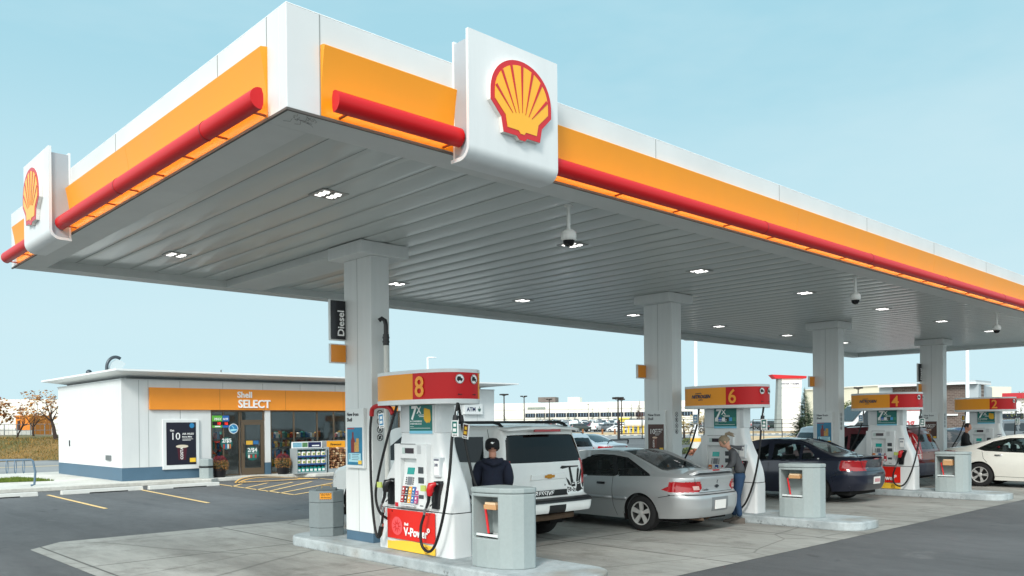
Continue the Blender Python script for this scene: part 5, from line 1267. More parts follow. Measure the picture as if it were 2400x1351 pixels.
sedan, car, fin = build_car(COB, 'sedan', 'dark navy four-door sedan parked at pump 4 behind the second grey bin', 'car', MIDN, (18.95, 8.22+2.29, 0), R(0))
mb = MB(); rear_line(mb, car, [(-.60, 1.04), (-.56, .90), (-.47, .73), (.47, .73), (.56, .90), (.60, 1.04)]); fin(mb, 'boot_gap', SEAM)
mb = MB(); mb.box(-.60, .60, -.03, .08, 1.055, 1.075); fin(mb, 'boot_lip', MIDN, bevel=.012)
mb = MB(); rear_patch(mb, car, [(-.16, .44), (.16, .44), (.16, .60), (-.16, .60)], .014, th=.012); pt = fin(mb, 'number_plate', PLATE)
mb = MB(); rear_patch(mb, car, [(-.13, .48), (.13, .48), (.13, .56), (-.13, .56)], .0155, th=.001); fin(mb, 'plate_print', M('plate_rose', '#c98f92', .5))
mb = MB(); rear_patch(mb, car, [(-.12, .99), (.12, .99), (.10, 1.015), (-.10, 1.015)], .006); fin(mb, 'brake_light', LAMPR)
mb = MB(); rear_text(mb, car, 'COBALT', .045, -.44, .79, .004); mb.box(0, 0.001, 0, .001, .5, .501); fin(mb, 'badge', CHROME)
mb = MB(); c0 = car.P(np.array([.93]), np.array([1.0]), -1, .004)[0]; mb.cyl((c0[0]+.01, .93, 1.0), (c0[0]-.004, .93, 1.0), .022, 12); fin(mb, 'door_badge', M('print_white'))
mb = MB(); mb.box(-.025, .025, 1.55, 1.66, 1.42, 1.445).tube([(0, 1.60, 1.44), (0, 1.52, 1.52)], .006, 6); fin(mb, 'antenna', BLKPL)
WPAINT = MATS['paint_white']
suv, car, fin = build_car(TAH, 'large_suv', 'big white SUV with paint splash graphics and dark rear glass, at pump 8', 'suv', WPAINT, (9.20, 8.92+2.55, 0), R(-.6))
GL = car
mb = MB()
for sg in (-1, 1):
    x = sg*.70
    mb.tube([(x, .35, 1.81), (x, .42, 1.86), (x, .55, 1.885), (x, 2.4, 1.895), (x, 2.6, 1.84)], .024, 8)
fin(mb, 'roof_rail', BLKPL, smooth=50)
mb = MB(); mb.grid(lambda u, v: ((-.78+1.56*u), .14+.26*v-.07*(1-(2*u-1)**2), 1.775+.045*v+.03*(1-(2*u-1)**2)), 24, 3); o = fin(mb, 'rear_spoiler', WPAINT, smooth=60); o.modifiers.new('s', 'SOLIDIFY').thickness = .035
mb = MB(); mb.box(-.28, .28, .075, .11, 1.735, 1.775); fin(mb, 'brake_light', LAMPR, bevel=.006)
mb = MB(); rear_band(mb, car, -.93, .93, .655, .725, .016); fin(mb, 'bumper_step', BLKPL)
mb = MB(); rear_band(mb, car, -.36, .36, .85, 1.0, .008); fin(mb, 'plate_housing', WPAINT, bevel=.004)
mb = MB(); rear_patch(mb, car, [(-.38, 1.0), (.38, 1.0), (.36, 1.09), (-.36, 1.09)], .03, th=.03); fin(mb, 'garnish', WPAINT, bevel=.01)
mb = MB(); rear_patch(mb, car, [(-.105, 1.03), (-.05, 1.03), (-.04, 1.017), (.04, 1.017), (.05, 1.03), (.105, 1.03), (.115, 1.07), (.05, 1.07), (.04, 1.083), (-.04, 1.083), (-.05, 1.07), (-.095, 1.07)], .038); fin(mb, 'badge', M('badge_gold', '#c98a2e', .35, .5))
mb = MB(); rear_band(mb, car, -.15, .21, .50, .62, .006); fin(mb, 'tow_cover', M('tow_black', '#1a1a1c', .5))
mb = MB(); rear_band(mb, car, -.92, .42, .745, .835, .006, 24); dk = fin(mb, 'lettering_band', M('print_black'))
mb = MB(); rear_text(mb, car, 'AGGRESSIVE', .100, -.56, .755, .0085, bold=.012, shear=.3, sx=1.2); fin(mb, 'lettering', M('print_white'))
mb = MB()      # black ink graphic of a tool-gripping fist, in broad strokes
for pl in ([(.30, 1.22), (.34, 1.255), (.45, 1.25), (.74, 1.245), (.74, 1.225), (.5, 1.225), (.36, 1.205)], [(.50, 1.24), (.545, 1.24), (.61, .99), (.55, .98)], [(.71, 1.19), (.74, 1.22), (.76, 1.18), (.72, .99), (.68, .99)],
           [(.43, 1.07), (.50, 1.02), (.56, .93), (.49, .95)], [(.36, 1.00), (.43, .95), (.37, .93)], [(.55, .975), (.64, .99), (.66, .92), (.57, .915)], [(.80, 1.20), (.83, 1.15), (.77, .99), (.73, 1.0)],
           [(.70, .98), (.78, .99), (.80, .90), (.86, .86), (.72, .83), (.66, .85), (.69, .91)], [(.46, .92), (.55, .905), (.60, .86), (.48, .835)], [(.60, .90), (.66, .90), (.66, .835), (.60, .84)], [(.82, .96), (.87, .98), (.88, .90), (.84, .90)]):
    rear_patch(mb, car, [(x-.03, z-.055) for x, z in pl], .004, th=.003)
gx = fin(mb, 'body_graphic', M('print_black'))
mb = MB()
for i, xx in enumerate((.50, .575, .64)):
    n = 14; rr0 = .026
    for k in range(n):
        a, b = 2*PI*k/n, 2*PI*(k+1)/n
        mb.add([rear_pt(car, xx-.03+r_*math.cos(t), .82+r_*math.sin(t)*1.2, .0065) for t in (a, b) for r_ in (rr0, rr0*.6)], [(0, 1, 3, 2)])
for pl in ([(.565, .965), (.63, .975), (.635, .962), (.57, .952)], [(.71, .965), (.77, .972), (.772, .96), (.712, .952)]): rear_patch(mb, car, [(x-.03, z-.055) for x, z in pl], .0065, th=.002)
fin(mb, 'graphic_highlight', M('print_white'))
mb = MB()
for xx in (.18, .27): mb.box(0, 0.0001, 0, .0001, 1.5, 1.5001)
mb = MB(); mb.tube([(-.5, .10, .42), (.1, .2, .40), (.6, .15, .42)], .05, 8); fin(mb, 'exhaust', M('rusty_steel'))
MAR = paint('paint_maroon', '#5a0f1c', .3, .3)
crv, car, fin = build_car(CRV, 'compact_suv', 'maroon SUV with tall slim tail lamps, behind pump 4', 'suv', MAR, (24.45, 8.95+2.26, 0), R(0))
mb = MB()
for sg in (-1, 1):
    for zz in (.93, 1.17, 1.36): rear_line(mb, car, [(sg*.66, zz), (sg*.9, zz+.0)], .012, .006)
    for a_, b_ in (((sg*.69, .80), (sg*.69, 1.06)), ((sg*.69, 1.06), (sg*.62, 1.5))): rear_line(mb, car, [a_, b_], .014, .006)
r_ = ribbon(car, [(.19, .80), (.23, 1.02), (.31, 1.30), (.37, 1.52)], .014, .004); mb.add(r_.v, r_.f); r_ = ribbon(car, [(.06, .80), (.19, .80)], .014, .004); mb.add(r_.v, r_.f)
fin(mb, 'lamp_surround', M('lamp_edge', '#e6dcd6', .3))
mb = MB()
for sg in (-1, 1): mb.tube([(sg*.60, .45, 1.66), (sg*.60, .6, 1.72), (sg*.60, 2.1, 1.72), (sg*.60, 2.3, 1.66)], .018, 6)
fin(mb, 'roof_rail', BLKPL)
mb = MB()
for sg in (-1, 1):
    for zz in (.82,): rear_patch(mb, car, [(sg*.71, .82), (sg*.82, .82), (sg*.82, .93), (sg*.71, .93)], .006)
fin(mb, 'reverse_light', LAMPC)
mb = MB(); mb.tube([(0, .06, 1.07), (.28, .08, 1.13)], .012, 6); fin(mb, 'rear_wiper', BLKPL)
KW = paint('paint_pearl', '#ecebe2', .1, .3)
kia, car, fin = build_car(KIA, 'white_sedan', 'white four-door sedan facing right beside the third grey bin', 'car', KW, (26.33, 9.1-2.42, 0), R(180))
mb = MB(); mb.tube([(-.0, 2.0, 1.47), (-.0, 1.85, 1.50)], .01, 6); fin(mb, 'antenna', BLKPL)
# ================================================================ people
def skin_body(name, joints, edges, mat, parent, sub=2, root=0):
    me = D.meshes.new(name); me.from_pydata([j[:3] for j in joints], edges, []); o = D.objects.new(name, me); COL.objects.link(o)
    sk = o.modifiers.new('skin', 'SKIN'); sk.branch_smoothing = .6; sk.use_smooth_shade = True
    for i, j in enumerate(joints):
        v = me.skin_vertices[0].data[i]; r = j[3]; v.radius = r if isinstance(r, tuple) else (r, r); v.use_root = (i == root)
    ss = o.modifiers.new('sub', 'SUBSURF'); ss.levels = sub; ss.render_levels = sub
    bpy.context.view_layer.update(); dg = bpy.context.evaluated_depsgraph_get(); m2 = D.meshes.new_from_object(o.evaluated_get(dg))
    o.modifiers.clear(); o.data = m2; m2.materials.clear(); m2.materials.append(mat); m2.polygons.foreach_set('use_smooth', [True]*len(m2.polygons)); m2.update()
    o.parent = parent; return o
SKIN = M('skin', '#c98f78', .55, var=.06, scale=12); SKIN2 = M('skin_light', '#d9a48c', .55, var=.05, scale=12)
def head_mesh(parent, c, r, yaw, pitch, mat, name='head'):
    """shaped head: skull, jaw, nose, ears, eyes, mouth; local +x is the face direction"""
    T = Matrix.Translation(c) @ Matrix.Rotation(yaw, 4, 'Z') @ Matrix.Rotation(pitch, 4, 'Y')
    mb = MB(); nu, nv = 28, 20
    vs = []
    for i in range(nv+1):
        ph = PI*i/nv
        for k in range(nu):
            a = 2*PI*k/nu; x, y, z = math.sin(ph)*math.cos(a), math.sin(ph)*math.sin(a), math.cos(ph)
            X, Y, Z = x*.95, y*.76, z*1.12
            if z < 0: X = X*(1+.10*z)+(.12*(-z) if x > 0 else 0); Y *= (1+.28*z)
            if x > .3: X += .20*math.exp(-((y/.14)**2+((z+.12)/.20)**2))*x - .05*math.exp(-(((abs(y)-.33)/.16)**2+((z-.10)/.12)**2)) + .06*math.exp(-((y/.3)**2+((z+.50)/.08)**2))
            vs.append((X*r, Y*r, Z*r))
    mb.add(vs, [(i*nu+k, i*nu+(k+1) % nu, (i+1)*nu+(k+1) % nu, (i+1)*nu+k) for i in range(nv) for k in range(nu)])
    for sg in (-1, 1): mb.ball((-.05*r, sg*.76*r, -.02*r), .2*r, 8, 0, 1.3, 6)
    mb.xf(T); h = mb.build(name, mat, parent, smooth=80)
    mb = MB()
    for sg in (-1, 1): mb.ball((.84*r, sg*.30*r, .12*r), .085*r, 8, 0, .7, 5)
    mb.xf(T); mb.build('eyes', M('eye_dark', '#2a211c', .3), h)
    mb = MB(); mb.box(.93*r, .985*r, -.20*r, .20*r, -.52*r, -.46*r); mb.xf(T); mb.build('mouth', M('lip', '#a85a52', .5), h, bevel=.002)
    return h, T
def hand(parent, wrist, direction, palm_n, size, mat, curl=.6, side=1):
    """palm with four unequal bent fingers and a thumb leaving its side"""
    d = Vector(direction).normalized(); n = Vector(palm_n).normalized(); n = (n-n.dot(d)*d).normalized(); s = d.cross(n)*side; w0 = Vector(wrist); L = size
    J = [(*w0, .024*L/.18), (*(w0+d*.045*L/.18), (.034*L/.18, .02*L/.18)), (*(w0+d*.085*L/.18), (.036*L/.18, .017*L/.18))]; E_ = [(0, 1), (1, 2)]
    for k, (off, ln) in enumerate(((-.030, .075), (-.010, .085), (.010, .08), (.029, .062))):
        b = w0+d*.09*L/.18+s*off*L/.18; i0 = len(J); p = b; J.append((*b, .0095*L/.18)); E_.append((2, i0)); ang = 0
        for q in range(2):
            ang += curl*(.6+.25*q); dd = d*math.cos(ang)+n*math.sin(ang); p = p+dd*ln*.5*L/.18; J.append((*p, (.0088-.0015*q)*L/.18)); E_.append((i0+q, i0+q+1))
    b = w0+d*.03*L/.18-s*.03*L/.18; i0 = len(J); J.append((*b, .012*L/.18)); E_.append((1, i0)); p = b+(d*.5-s*.7+n*.3).normalized()*.035*L/.18; J.append((*p, .0105*L/.18)); E_.append((i0, i0+1)); p = p+(d*.8-s*.1+n*.5).normalized()*.03*L/.18; J.append((*p, .009*L/.18)); E_.append((i0+1, i0+2))
    return skin_body('hand', J, E_, mat, parent, 1)
JEANS = M('denim', '#24405f', .85, var=.22, scale=9, bump=.3, bscale=70); HOODY = M('hoodie_grey', '#4e5053', .95, var=.12, scale=10, bump=.35, bscale=60)
NAVYC = M('hoodie_navy', '#141b2e', .95, var=.15, scale=9, bump=.35, bscale=60); BLKC = M('jacket_black', '#101114', .8, var=.15, scale=9)
HAIRB = M('hair_blonde', '#8b7c66', .6, var=.25, scale=40, stretch=(1, 1, .2)); HAIRD = M('hair_dark', '#231a16', .6, var=.2, scale=40); SHOE = M('shoe_grey', '#5d564f', .8, var=.2, scale=20)
# woman at pump 6: stands on the ground between coupe and island, faces -x+y side, looks down at her hands
def add_cloth_ring(parent, c, r1, r2, h, mat, name):
    mb = MB(); mb.lathe([(r1*.94, -h/2), (r1, -h/4), (r2, h/4), (r2*.94, h/2)], c, 20); return mb.build(name, mat, parent, smooth=60)
wm = empty('person', (13.52, 8.37, 0), label='woman in grey hoodie and jeans with a blond ponytail, leaning over at pump 6', cat='person')
F = Vector((-.62, .78, 0)).normalized()      # facing
Sd = Vector((-F.y, F.x, 0))                  # her left
def W(f, s, z): v = F*f+Sd*s; return (v.x, v.y, z)
legs = [(*W(-.04, 0, .88), (.150, .12)), (*W(-.03, .09, .80), .098), (*W(.02, .10, .47), .062), (*W(-.02, .11, .12), .056),
        (*W(-.03, -.09, .80), .098), (*W(.03, -.09, .47), .062), (*W(.06, -.10, .12), .056), (*W(-.04, 0, .96), (.145, .105))]
skin_body('jeans', legs, [(0, 1), (1, 2), (2, 3), (0, 4), (4, 5), (5, 6), (0, 7)], JEANS, wm)
tors = [(*W(-.05, 0, .90), (.150, .115)), (*W(-.03, 0, 1.03), (.135, .10)), (*W(.03, 0, 1.18), (.150, .11)), (*W(.10, 0, 1.32), (.15, .095)), (*W(.14, 0, 1.38), (.075, .065)),
        (*W(.09, .155, 1.31), .062), (*W(.10, .20, 1.10), .052), (*W(.25, .15, .97), .041), (*W(.36, .10, .98), .035),
        (*W(.09, -.155, 1.31), .062), (*W(.09, -.21, 1.09), .052), (*W(.23, -.16, .93), .041), (*W(.36, -.08, .95), .035)]
skin_body('hoodie', tors, [(0, 1), (1, 2), (2, 3), (3, 4), (3, 5), (5, 6), (6, 7), (7, 8), (3, 9), (9, 10), (10, 11), (11, 12)], HOODY, wm)
bodyj = [(*W(.12, 0, 1.34), .055), (*W(.175, 0, 1.42), .047), (*W(.21, 0, 1.47), .05)]
skin_body('body', bodyj, [(0, 1), (1, 2)], SKIN2, wm, 1)
h, T = head_mesh(wm, W(.235, 0, 1.495), .098, math.atan2(F.y, F.x), R(42), SKIN2)
mb = MB()      # hair cap pulled back to a ponytail
nu, nv = 24, 10; rr0 = .107
for i in range(nv+1):
    ph = PI*.60*i/nv
    for k in range(nu):
        a = 2*PI*k/nu; x, y, z = math.sin(ph)*math.cos(a), math.sin(ph)*math.sin(a), math.cos(ph)
        lim = 1.0; X, Y, Z = x*.98, y*.82, z*1.14
        if x > .55 and z < .55: X *= .80; Y *= .9
        mb.v.append((X*rr0-.012, Y*rr0, Z*rr0+.002))
mb.f += [(i*nu+k, i*nu+(k+1) % nu, (i+1)*nu+(k+1) % nu, (i+1)*nu+k) for i in range(nv) for k in range(nu)]; mb.m += [0]*(nv*nu)
a0 = len(mb.v); mb.tube([(-.085, 0, .055), (-.125, 0, .085), (-.165, .01, .06), (-.185, .02, .0), (-.20, .02, -.05)], [.022, .03, .034, .024, .006], 10)
for q in range(14): mb.tube([(-.12, random.uniform(-.02, .02), .07), (-.17+random.uniform(-.03, .0), random.uniform(-.05, .05), random.uniform(.02, .09)), (-.22+random.uniform(-.03, .03), random.uniform(-.06, .06), random.uniform(-.06, .05))], [.006, .005, .001], 5)
mb.xf(T); mb.build('hair', HAIRB, wm, smooth=70)
mb = MB(); mb.tube([W(.05, -.09, 1.40), W(-.02, -.05, 1.385), W(-.03, .05, 1.385), W(.05, .09, 1.40), W(.13, .06, 1.43)], [.03, .05, .05, .035, .02], 10, flat=.8); mb.build('hood', HOODY, wm, smooth=60)
hand(wm, W(.37, .095, .98), F*1+Vector((0, 0, -.3)), Vector((0, 0, -1)), .17, SKIN2, .5, 1)
hand(wm, W(.37, -.075, .95), F*1+Vector((0, 0, -.3)), Vector((0, 0, -1)), .17, SKIN2, .5, -1)
for sgn, f0 in ((1, 0), (-1, .08)):
    mb = MB(); base = W(f0-.08+.02, sgn*.11, 0); v = MB()
    sec = []
    for t, wd, ht in ((-.05, .035, .10), (.0, .045, .115), (.07, .045, .09), (.14, .05, .065), (.20, .045, .055), (.235, .02, .035)):
        sec.append([(t, -wd, .0), (t, wd, .0), (t, wd*.92, ht*.7), (t, wd*.5, ht), (t, -wd*.5, ht), (t, -wd*.92, ht*.7)])
    vs = [q for s_ in sec for q in s_]; n = 6
    mb.add(vs, [(i*n+k, i*n+(k+1) % n, (i+1)*n+(k+1) % n, (i+1)*n+k) for i in range(len(sec)-1) for k in range(n)]+[tuple(range(n))[::-1], tuple(range((len(sec)-1)*n, len(sec)*n))])
    mb.xf(Matrix.Translation(base) @ Matrix.Rotation(math.atan2(F.y, F.x), 4, 'Z')); mb.build('shoe', SHOE, wm, smooth=50)
# man at the white SUV: back to the camera, navy hoodie, cap worn backwards
mn = empty('person', (7.71, 8.63, 0), label='man in a navy hoodie and black cap, back turned, beside the white SUV', cat='person')
F = Vector((.62, .78, 0)).normalized(); Sd = Vector((-F.y, F.x, 0))
mn.scale = (.965, .965, .965)
legs = [(*W(0, 0, .90), (.165, .125)), (*W(0, .10, .82), .10), (*W(.02, .12, .48), .07), (*W(0, .13, .10), .06), (*W(0, -.10, .82), .10), (*W(.02, -.12, .48), .07), (*W(0, -.13, .10), .06)]
skin_body('trousers', legs, [(0, 1), (1, 2), (2, 3), (0, 4), (4, 5), (5, 6)], M('trouser_dark', '#23262d', .9), mn)
tors = [(*W(0, 0, .88), (.215, .145)), (*W(0, 0, 1.05), (.21, .135)), (*W(-.01, 0, 1.22), (.225, .14)), (*W(.0, 0, 1.37), (.205, .115)), (*W(.02, 0, 1.44), (.085, .075)),
        (*W(0, .195, 1.36), .092), (*W(.02, .235, 1.13), .082), (*W(.16, .22, .98), .062), (*W(.27, .19, .98), .05), (*W(0, -.195, 1.36), .092), (*W(.0, -.235, 1.12), .082), (*W(.15, -.21, .99), .062), (*W(.27, -.18, 1.0), .05)]
skin_body('hoodie', tors, [(0, 1), (1, 2), (2, 3), (3, 4), (3, 5), (5, 6), (6, 7), (7, 8), (3, 9), (9, 10), (10, 11), (11, 12)], NAVYC, mn)
skin_body('body', [(*W(.01, 0, 1.40), .062), (*W(.035, 0, 1.50), .058), (*W(.05, 0, 1.56), .06)], [(0, 1), (1, 2)], SKIN, mn, 1)
h, T = head_mesh(mn, W(.06, 0, 1.60), .102, math.atan2(F.y, F.x), R(14), SKIN)
mb = MB(); mb.lathe([(.082, -.055), (.09, -.02), (.0935, .03)], n=20, cap=False); mb.xf(T); mb.build('hair', HAIRD, mn, smooth=60)
mb = MB(); mb.lathe([(.100, -.035), (.106, -.01), (.106, .04), (.098, .085), (.07, .115), (.03, .125), (.001, .126)], n=24, cap=False)
mb.grid(lambda u, v: (-(.085+.06*v)*math.cos((u-.5)*1.7), (.10+.012*v)*math.sin((u-.5)*1.7), -.032-.014*v), 12, 3); mb.xf(T); cp = mb.build('cap', M('cap_black', '#121316', .8), mn, smooth=60)
mb = MB(); mb.add([(-.110, .032, .035), (-.109, .01, .05), (-.110, -.01, .038), (-.109, -.03, .046), (-.110, -.01, .025), (-.109, .005, .015)], [(0, 1, 2), (2, 3, 4), (0, 2, 5), (2, 4, 5)]); mb.xf(T); mb.build('cap_emblem', M('print_white'), cp)
mb = MB(); mb.tube([W(-.02, .13, 1.42), W(-.10, .09, 1.40), W(-.135, 0, 1.365), W(-.10, -.09, 1.40), W(-.02, -.13, 1.42)], [.03, .055, .065, .055, .03], 12, flat=.8); mb.build('hood', NAVYC, mn, smooth=60)
hand(mn, W(.28, .215, .98), F, Vector((0, 0, -1)), .19, SKIN, .6, 1); hand(mn, W(.28, -.195, 1.0), F, Vector((0, 0, -1)), .19, SKIN, .9, -1)
for sgn in (1, -1):
    mb = MB(); sec = []
    for t, wd, ht in ((-.06, .04, .10), (.0, .05, .12), (.07, .05, .09), (.15, .055, .07), (.22, .045, .055), (.25, .02, .035)): sec.append([(t, -wd, .0), (t, wd, .0), (t, wd*.92, ht*.7), (t, wd*.5, ht), (t, -wd*.5, ht), (t, -wd*.92, ht*.7)])
    mb.add([q for s_ in sec for q in s_], [(i*6+k, i*6+(k+1) % 6, (i+1)*6+(k+1) % 6, (i+1)*6+k) for i in range(5) for k in range(6)]+[(5, 4, 3, 2, 1, 0), tuple(range(30, 36))])
    mb.xf(Matrix.Translation(W(-.03, sgn*.13, 0)) @ Matrix.Rotation(math.atan2(F.y, F.x), 4, 'Z')); mb.build('shoe', SHOE, mn, smooth=50)
# man at pump 2: black jacket, dark hair, seen three-quarter, looking right
bm_ = empty('person', (27.55, 9.15, 0), label='man in a black jacket with short dark hair behind the white sedan', cat='person')
F = Vector((.25, -.97, 0)).normalized(); Sd = Vector((-F.y, F.x, 0))
legs = [(*W(0, 0, .92), (.165, .125)), (*W(0, .10, .84), .10), (*W(.02, .12, .48), .07), (*W(0, .13, .10), .06), (*W(0, -.10, .84), .10), (*W(.02, -.12, .48), .07), (*W(0, -.13, .10), .06)]
skin_body('trousers', legs, [(0, 1), (1, 2), (2, 3), (0, 4), (4, 5), (5, 6)], MATS['trouser_dark'], bm_)
tors = [(*W(0, 0, .90), (.185, .135)), (*W(0, 0, 1.08), (.18, .125)), (*W(0, 0, 1.26), (.20, .13)), (*W(.02, 0, 1.42), (.19, .11)), (*W(.04, 0, 1.50), (.08, .07)),
        (*W(.02, .20, 1.41), .08), (*W(.06, .27, 1.18), .065), (*W(.20, .22, 1.04), .05), (*W(.32, .16, 1.05), .044), (*W(.02, -.20, 1.41), .08), (*W(.04, -.27, 1.18), .065), (*W(.16, -.25, 1.02), .05), (*W(.28, -.20, 1.02), .044)]
skin_body('jacket', tors, [(0, 1), (1, 2), (2, 3), (3, 4), (3, 5), (5, 6), (6, 7), (7, 8), (3, 9), (9, 10), (10, 11), (11, 12)], BLKC, bm_)
skin_body('body', [(*W(.03, 0, 1.45), .06), (*W(.05, 0, 1.54), .056), (*W(.07, 0, 1.60), .058)], [(0, 1), (1, 2)], SKIN, bm_, 1)
h, T = head_mesh(bm_, W(.08, 0, 1.645), .105, math.atan2(F.y, F.x)-.35, R(6), SKIN)
mb = MB(); nu, nv = 22, 8
for i in range(nv+1):
    ph = PI*.55*i/nv
    for k in range(nu):
        a = 2*PI*k/nu; x, y, z = math.sin(ph)*math.cos(a), math.sin(ph)*math.sin(a), math.cos(ph); X = x*(.80 if (x > .4 and z < .75) else 1.0)
        mb.v.append((X*.112-.008, y*.092, z*1.15*.108+.006))
mb.f += [(i*nu+k, i*nu+(k+1) % nu, (i+1)*nu+(k+1) % nu, (i+1)*nu+k) for i in range(nv) for k in range(nu)]; mb.m += [0]*(nv*nu); mb.xf(T); mb.build('hair', HAIRD, bm_, smooth=70)
hand(bm_, W(.33, .155, 1.05), F, Vector((0, 0, -1)), .19, SKIN, .6, 1); hand(bm_, W(.29, -.195, 1.02), F, Vector((0, 0, -1)), .19, SKIN, .6, -1)
for sgn in (1, -1):
    mb = MB(); mb.tube([W(-.06, sgn*.13, .05), W(.05, sgn*.13, .05), W(.2, sgn*.13, .04)], [.045, .05, .035], 10, flat=.9); mb.build('shoe', BLKC, bm_, smooth=60)
# ================================================================ the shop
YS, XL, XR, YB, Z0 = 28.27, 9.21, 25.38, 35.4, .13
shop = empty('shop', (XL, YS, Z0), label='low white shop with an orange band, white thin roof and dark glazed front', cat='shop')
def sh(mb): return mb.xf(Matrix.Translation((-XL, -YS, -Z0)))
SW = M('shop_wall_white', '#d7dada', .6, var=.05, scale=2.5, stretch=(1, 1, .2))
mb = MB()
mb.box(XL, XL+.15, YS, YB, .56, 3.42).box(XL+.15, XR, YB-.15, YB, .13, 3.42).box(XR-.15, XR, YS, YB-.15, .13, 3.42)
mb.box(XL+.15, 12.16, YS, YS+.15, .56, 3.42).box(12.16, 20.2, YS, YS+.15, 2.46, 3.42).box(20.2, XR-.15, YS, YS+.15, .56, 3.42).box(14.17, 14.37, YS-.03, YS+.15, .56, 2.46)
sh(mb).build('wall', SW, shop)
mb = MB()
for x in (9.75, 10.05, 11.1, 12.6, 14.1, 15.6, 17.1, 18.6, 23.45, 24.35): mb.box(x-.006, x+.006, YS-.003, YS, 3.2 if 10.1 < x < 20 else .56, 3.42)
mb.box(11.09, 11.11, YS-.003, YS, 2.15, 2.45).box(11.09, 11.11, YS-.003, YS, .56, .42+.13)
sh(mb).build('wall_seam', M('seam_grey'), shop)
mb = MB(); mb.box(XL-.006, XL+.16, YS-.006, YB, .13, .555).box(XL+.16, 12.16, YS-.006, YS+.15, .13, .555).box(14.165, 14.375, YS-.036, YS+.15, .13, .555).box(20.2, XR, YS-.006, YS+.15, .13, .555)
sh(mb).build('base_band', BLUEG, shop)
mb = MB(); mb.box(XL-.03, XR+.02, YS-.03, YB+.02, 3.42, 3.455); sh(mb).build('wall_cap', M('cap_grey', '#c5c9ca', .5), shop)
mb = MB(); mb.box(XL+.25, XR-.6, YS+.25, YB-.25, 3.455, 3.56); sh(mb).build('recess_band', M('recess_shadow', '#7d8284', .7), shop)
# thin roof plate: underside slopes out and up to a slim edge
rl = [(XL+.2, YS+.2, 3.54), (XR-.5, YS+.2, 3.54), (XR-.5, YB-.2, 3.54), (XL+.2, YB-.2, 3.54)]
ru = [(8.82, YS-.72, 3.67), (26.25, YS-.72, 3.67), (26.25, YB+.8, 3.67), (8.82, YB+.8, 3.67)]; rt_ = [(x, y, 3.73) for x, y, z in ru]
mb = MB(); mb.add(rl+ru+rt_, [(3, 2, 1, 0)]+[(i, (i+1) % 4, 4+(i+1) % 4, 4+i) for i in range(4)]+[(4+i, 4+(i+1) % 4, 8+(i+1) % 4, 8+i) for i in range(4)]+[(8, 9, 10, 11)])
sh(mb).build('roof', M('roof_white', '#e8ebeb', .45, var=.03), shop)
mb = MB(); mb.box(10.07, 20.0, YS-.09, YS-.002, 2.455, 3.19); band_o = sh(mb).build('fascia_band', M('shop_orange', '#f0932b', .45, var=.04, scale=2), shop, bevel=.006)
mb = MB()
for x in (12.45, 14.95, 17.4): mb.box(x-.005, x+.005, YS-.092, YS-.09, 2.46, 3.19)
sh(mb).build('band_seam', M('seam_brown', '#9c5a1c', .6), band_o)
mb = MB(); put_text(mb, 'Shell', .30, (13.08, YS-.10, 2.90), '-Y', bold=.018, ext=.02); sh(mb).build('small_lettering', M('print_white'), shop)
mb = MB(); put_text(mb, 'SELECT', .40, (13.11, YS-.10, 2.54), '-Y', bold=.02, ext=.03, sx=.94); sh(mb).build('large_lettering', M('print_white'), shop)
BRZ = M('bronze_frame', '#6b5c4c', .45, .4); SG = glass_mat('shop_glass', (.74, .78, .78), 1.15)
def window(x0, x1, z0, z1, mull=(), door=False):
    f = MB(); t = .045
    f.box(x0, x1, YS+.02, YS+.09, z1-t, z1).box(x0, x1, YS+.02, YS+.09, z0, z0+t).box(x0, x0+t, YS+.02, YS+.09, z0+t, z1-t).box(x1-t, x1, YS+.02, YS+.09, z0+t, z1-t)
    for mx_ in mull: f.box(mx_-t/2, mx_+t/2, YS+.02, YS+.09, z0+t, z1-t)
    fr = sh(f).build('window', BRZ, shop); g = MB(); g.box(x0+t, x1-t, YS+.05, YS+.056, z0+t, z1-t); sh(g).build('pane', SG, fr); return fr
window(12.17, 13.23, .15, 2.44, (12.62,)) ; window(13.25, 14.15, 2.06, 2.44); window(14.39, 20.15, .15, 2.44, (15.35, 16.33, 17.05, 18.5))
f = MB(); x0, x1, z0, z1 = 13.27, 14.13, .145, 2.05
f.box(x0, x1, YS+.0, YS+.06, z1-.12, z1).box(x0, x1, YS, YS+.06, z0, z0+.24).box(x0, x0+.12, YS, YS+.06, z0+.24, z1-.12).box(x1-.12, x1, YS, YS+.06, z0+.24, z1-.12)
door = sh(f).build('door', BRZ, shop, bevel=.004); g = MB(); g.box(x0+.12, x1-.12, YS+.025, YS+.03, z0+.24, z1-.12); sh(g).build('pane', SG, door)
g = MB(); g.tube([(x0+.06, YS-.01, .95), (x0+.06, YS-.06, .98), (x0+.06, YS-.06, 1.22), (x0+.06, YS-.01, 1.25)], .014, 8); sh(g).build('handle', M('handle_dark', '#2c2622', .4, .5), door)
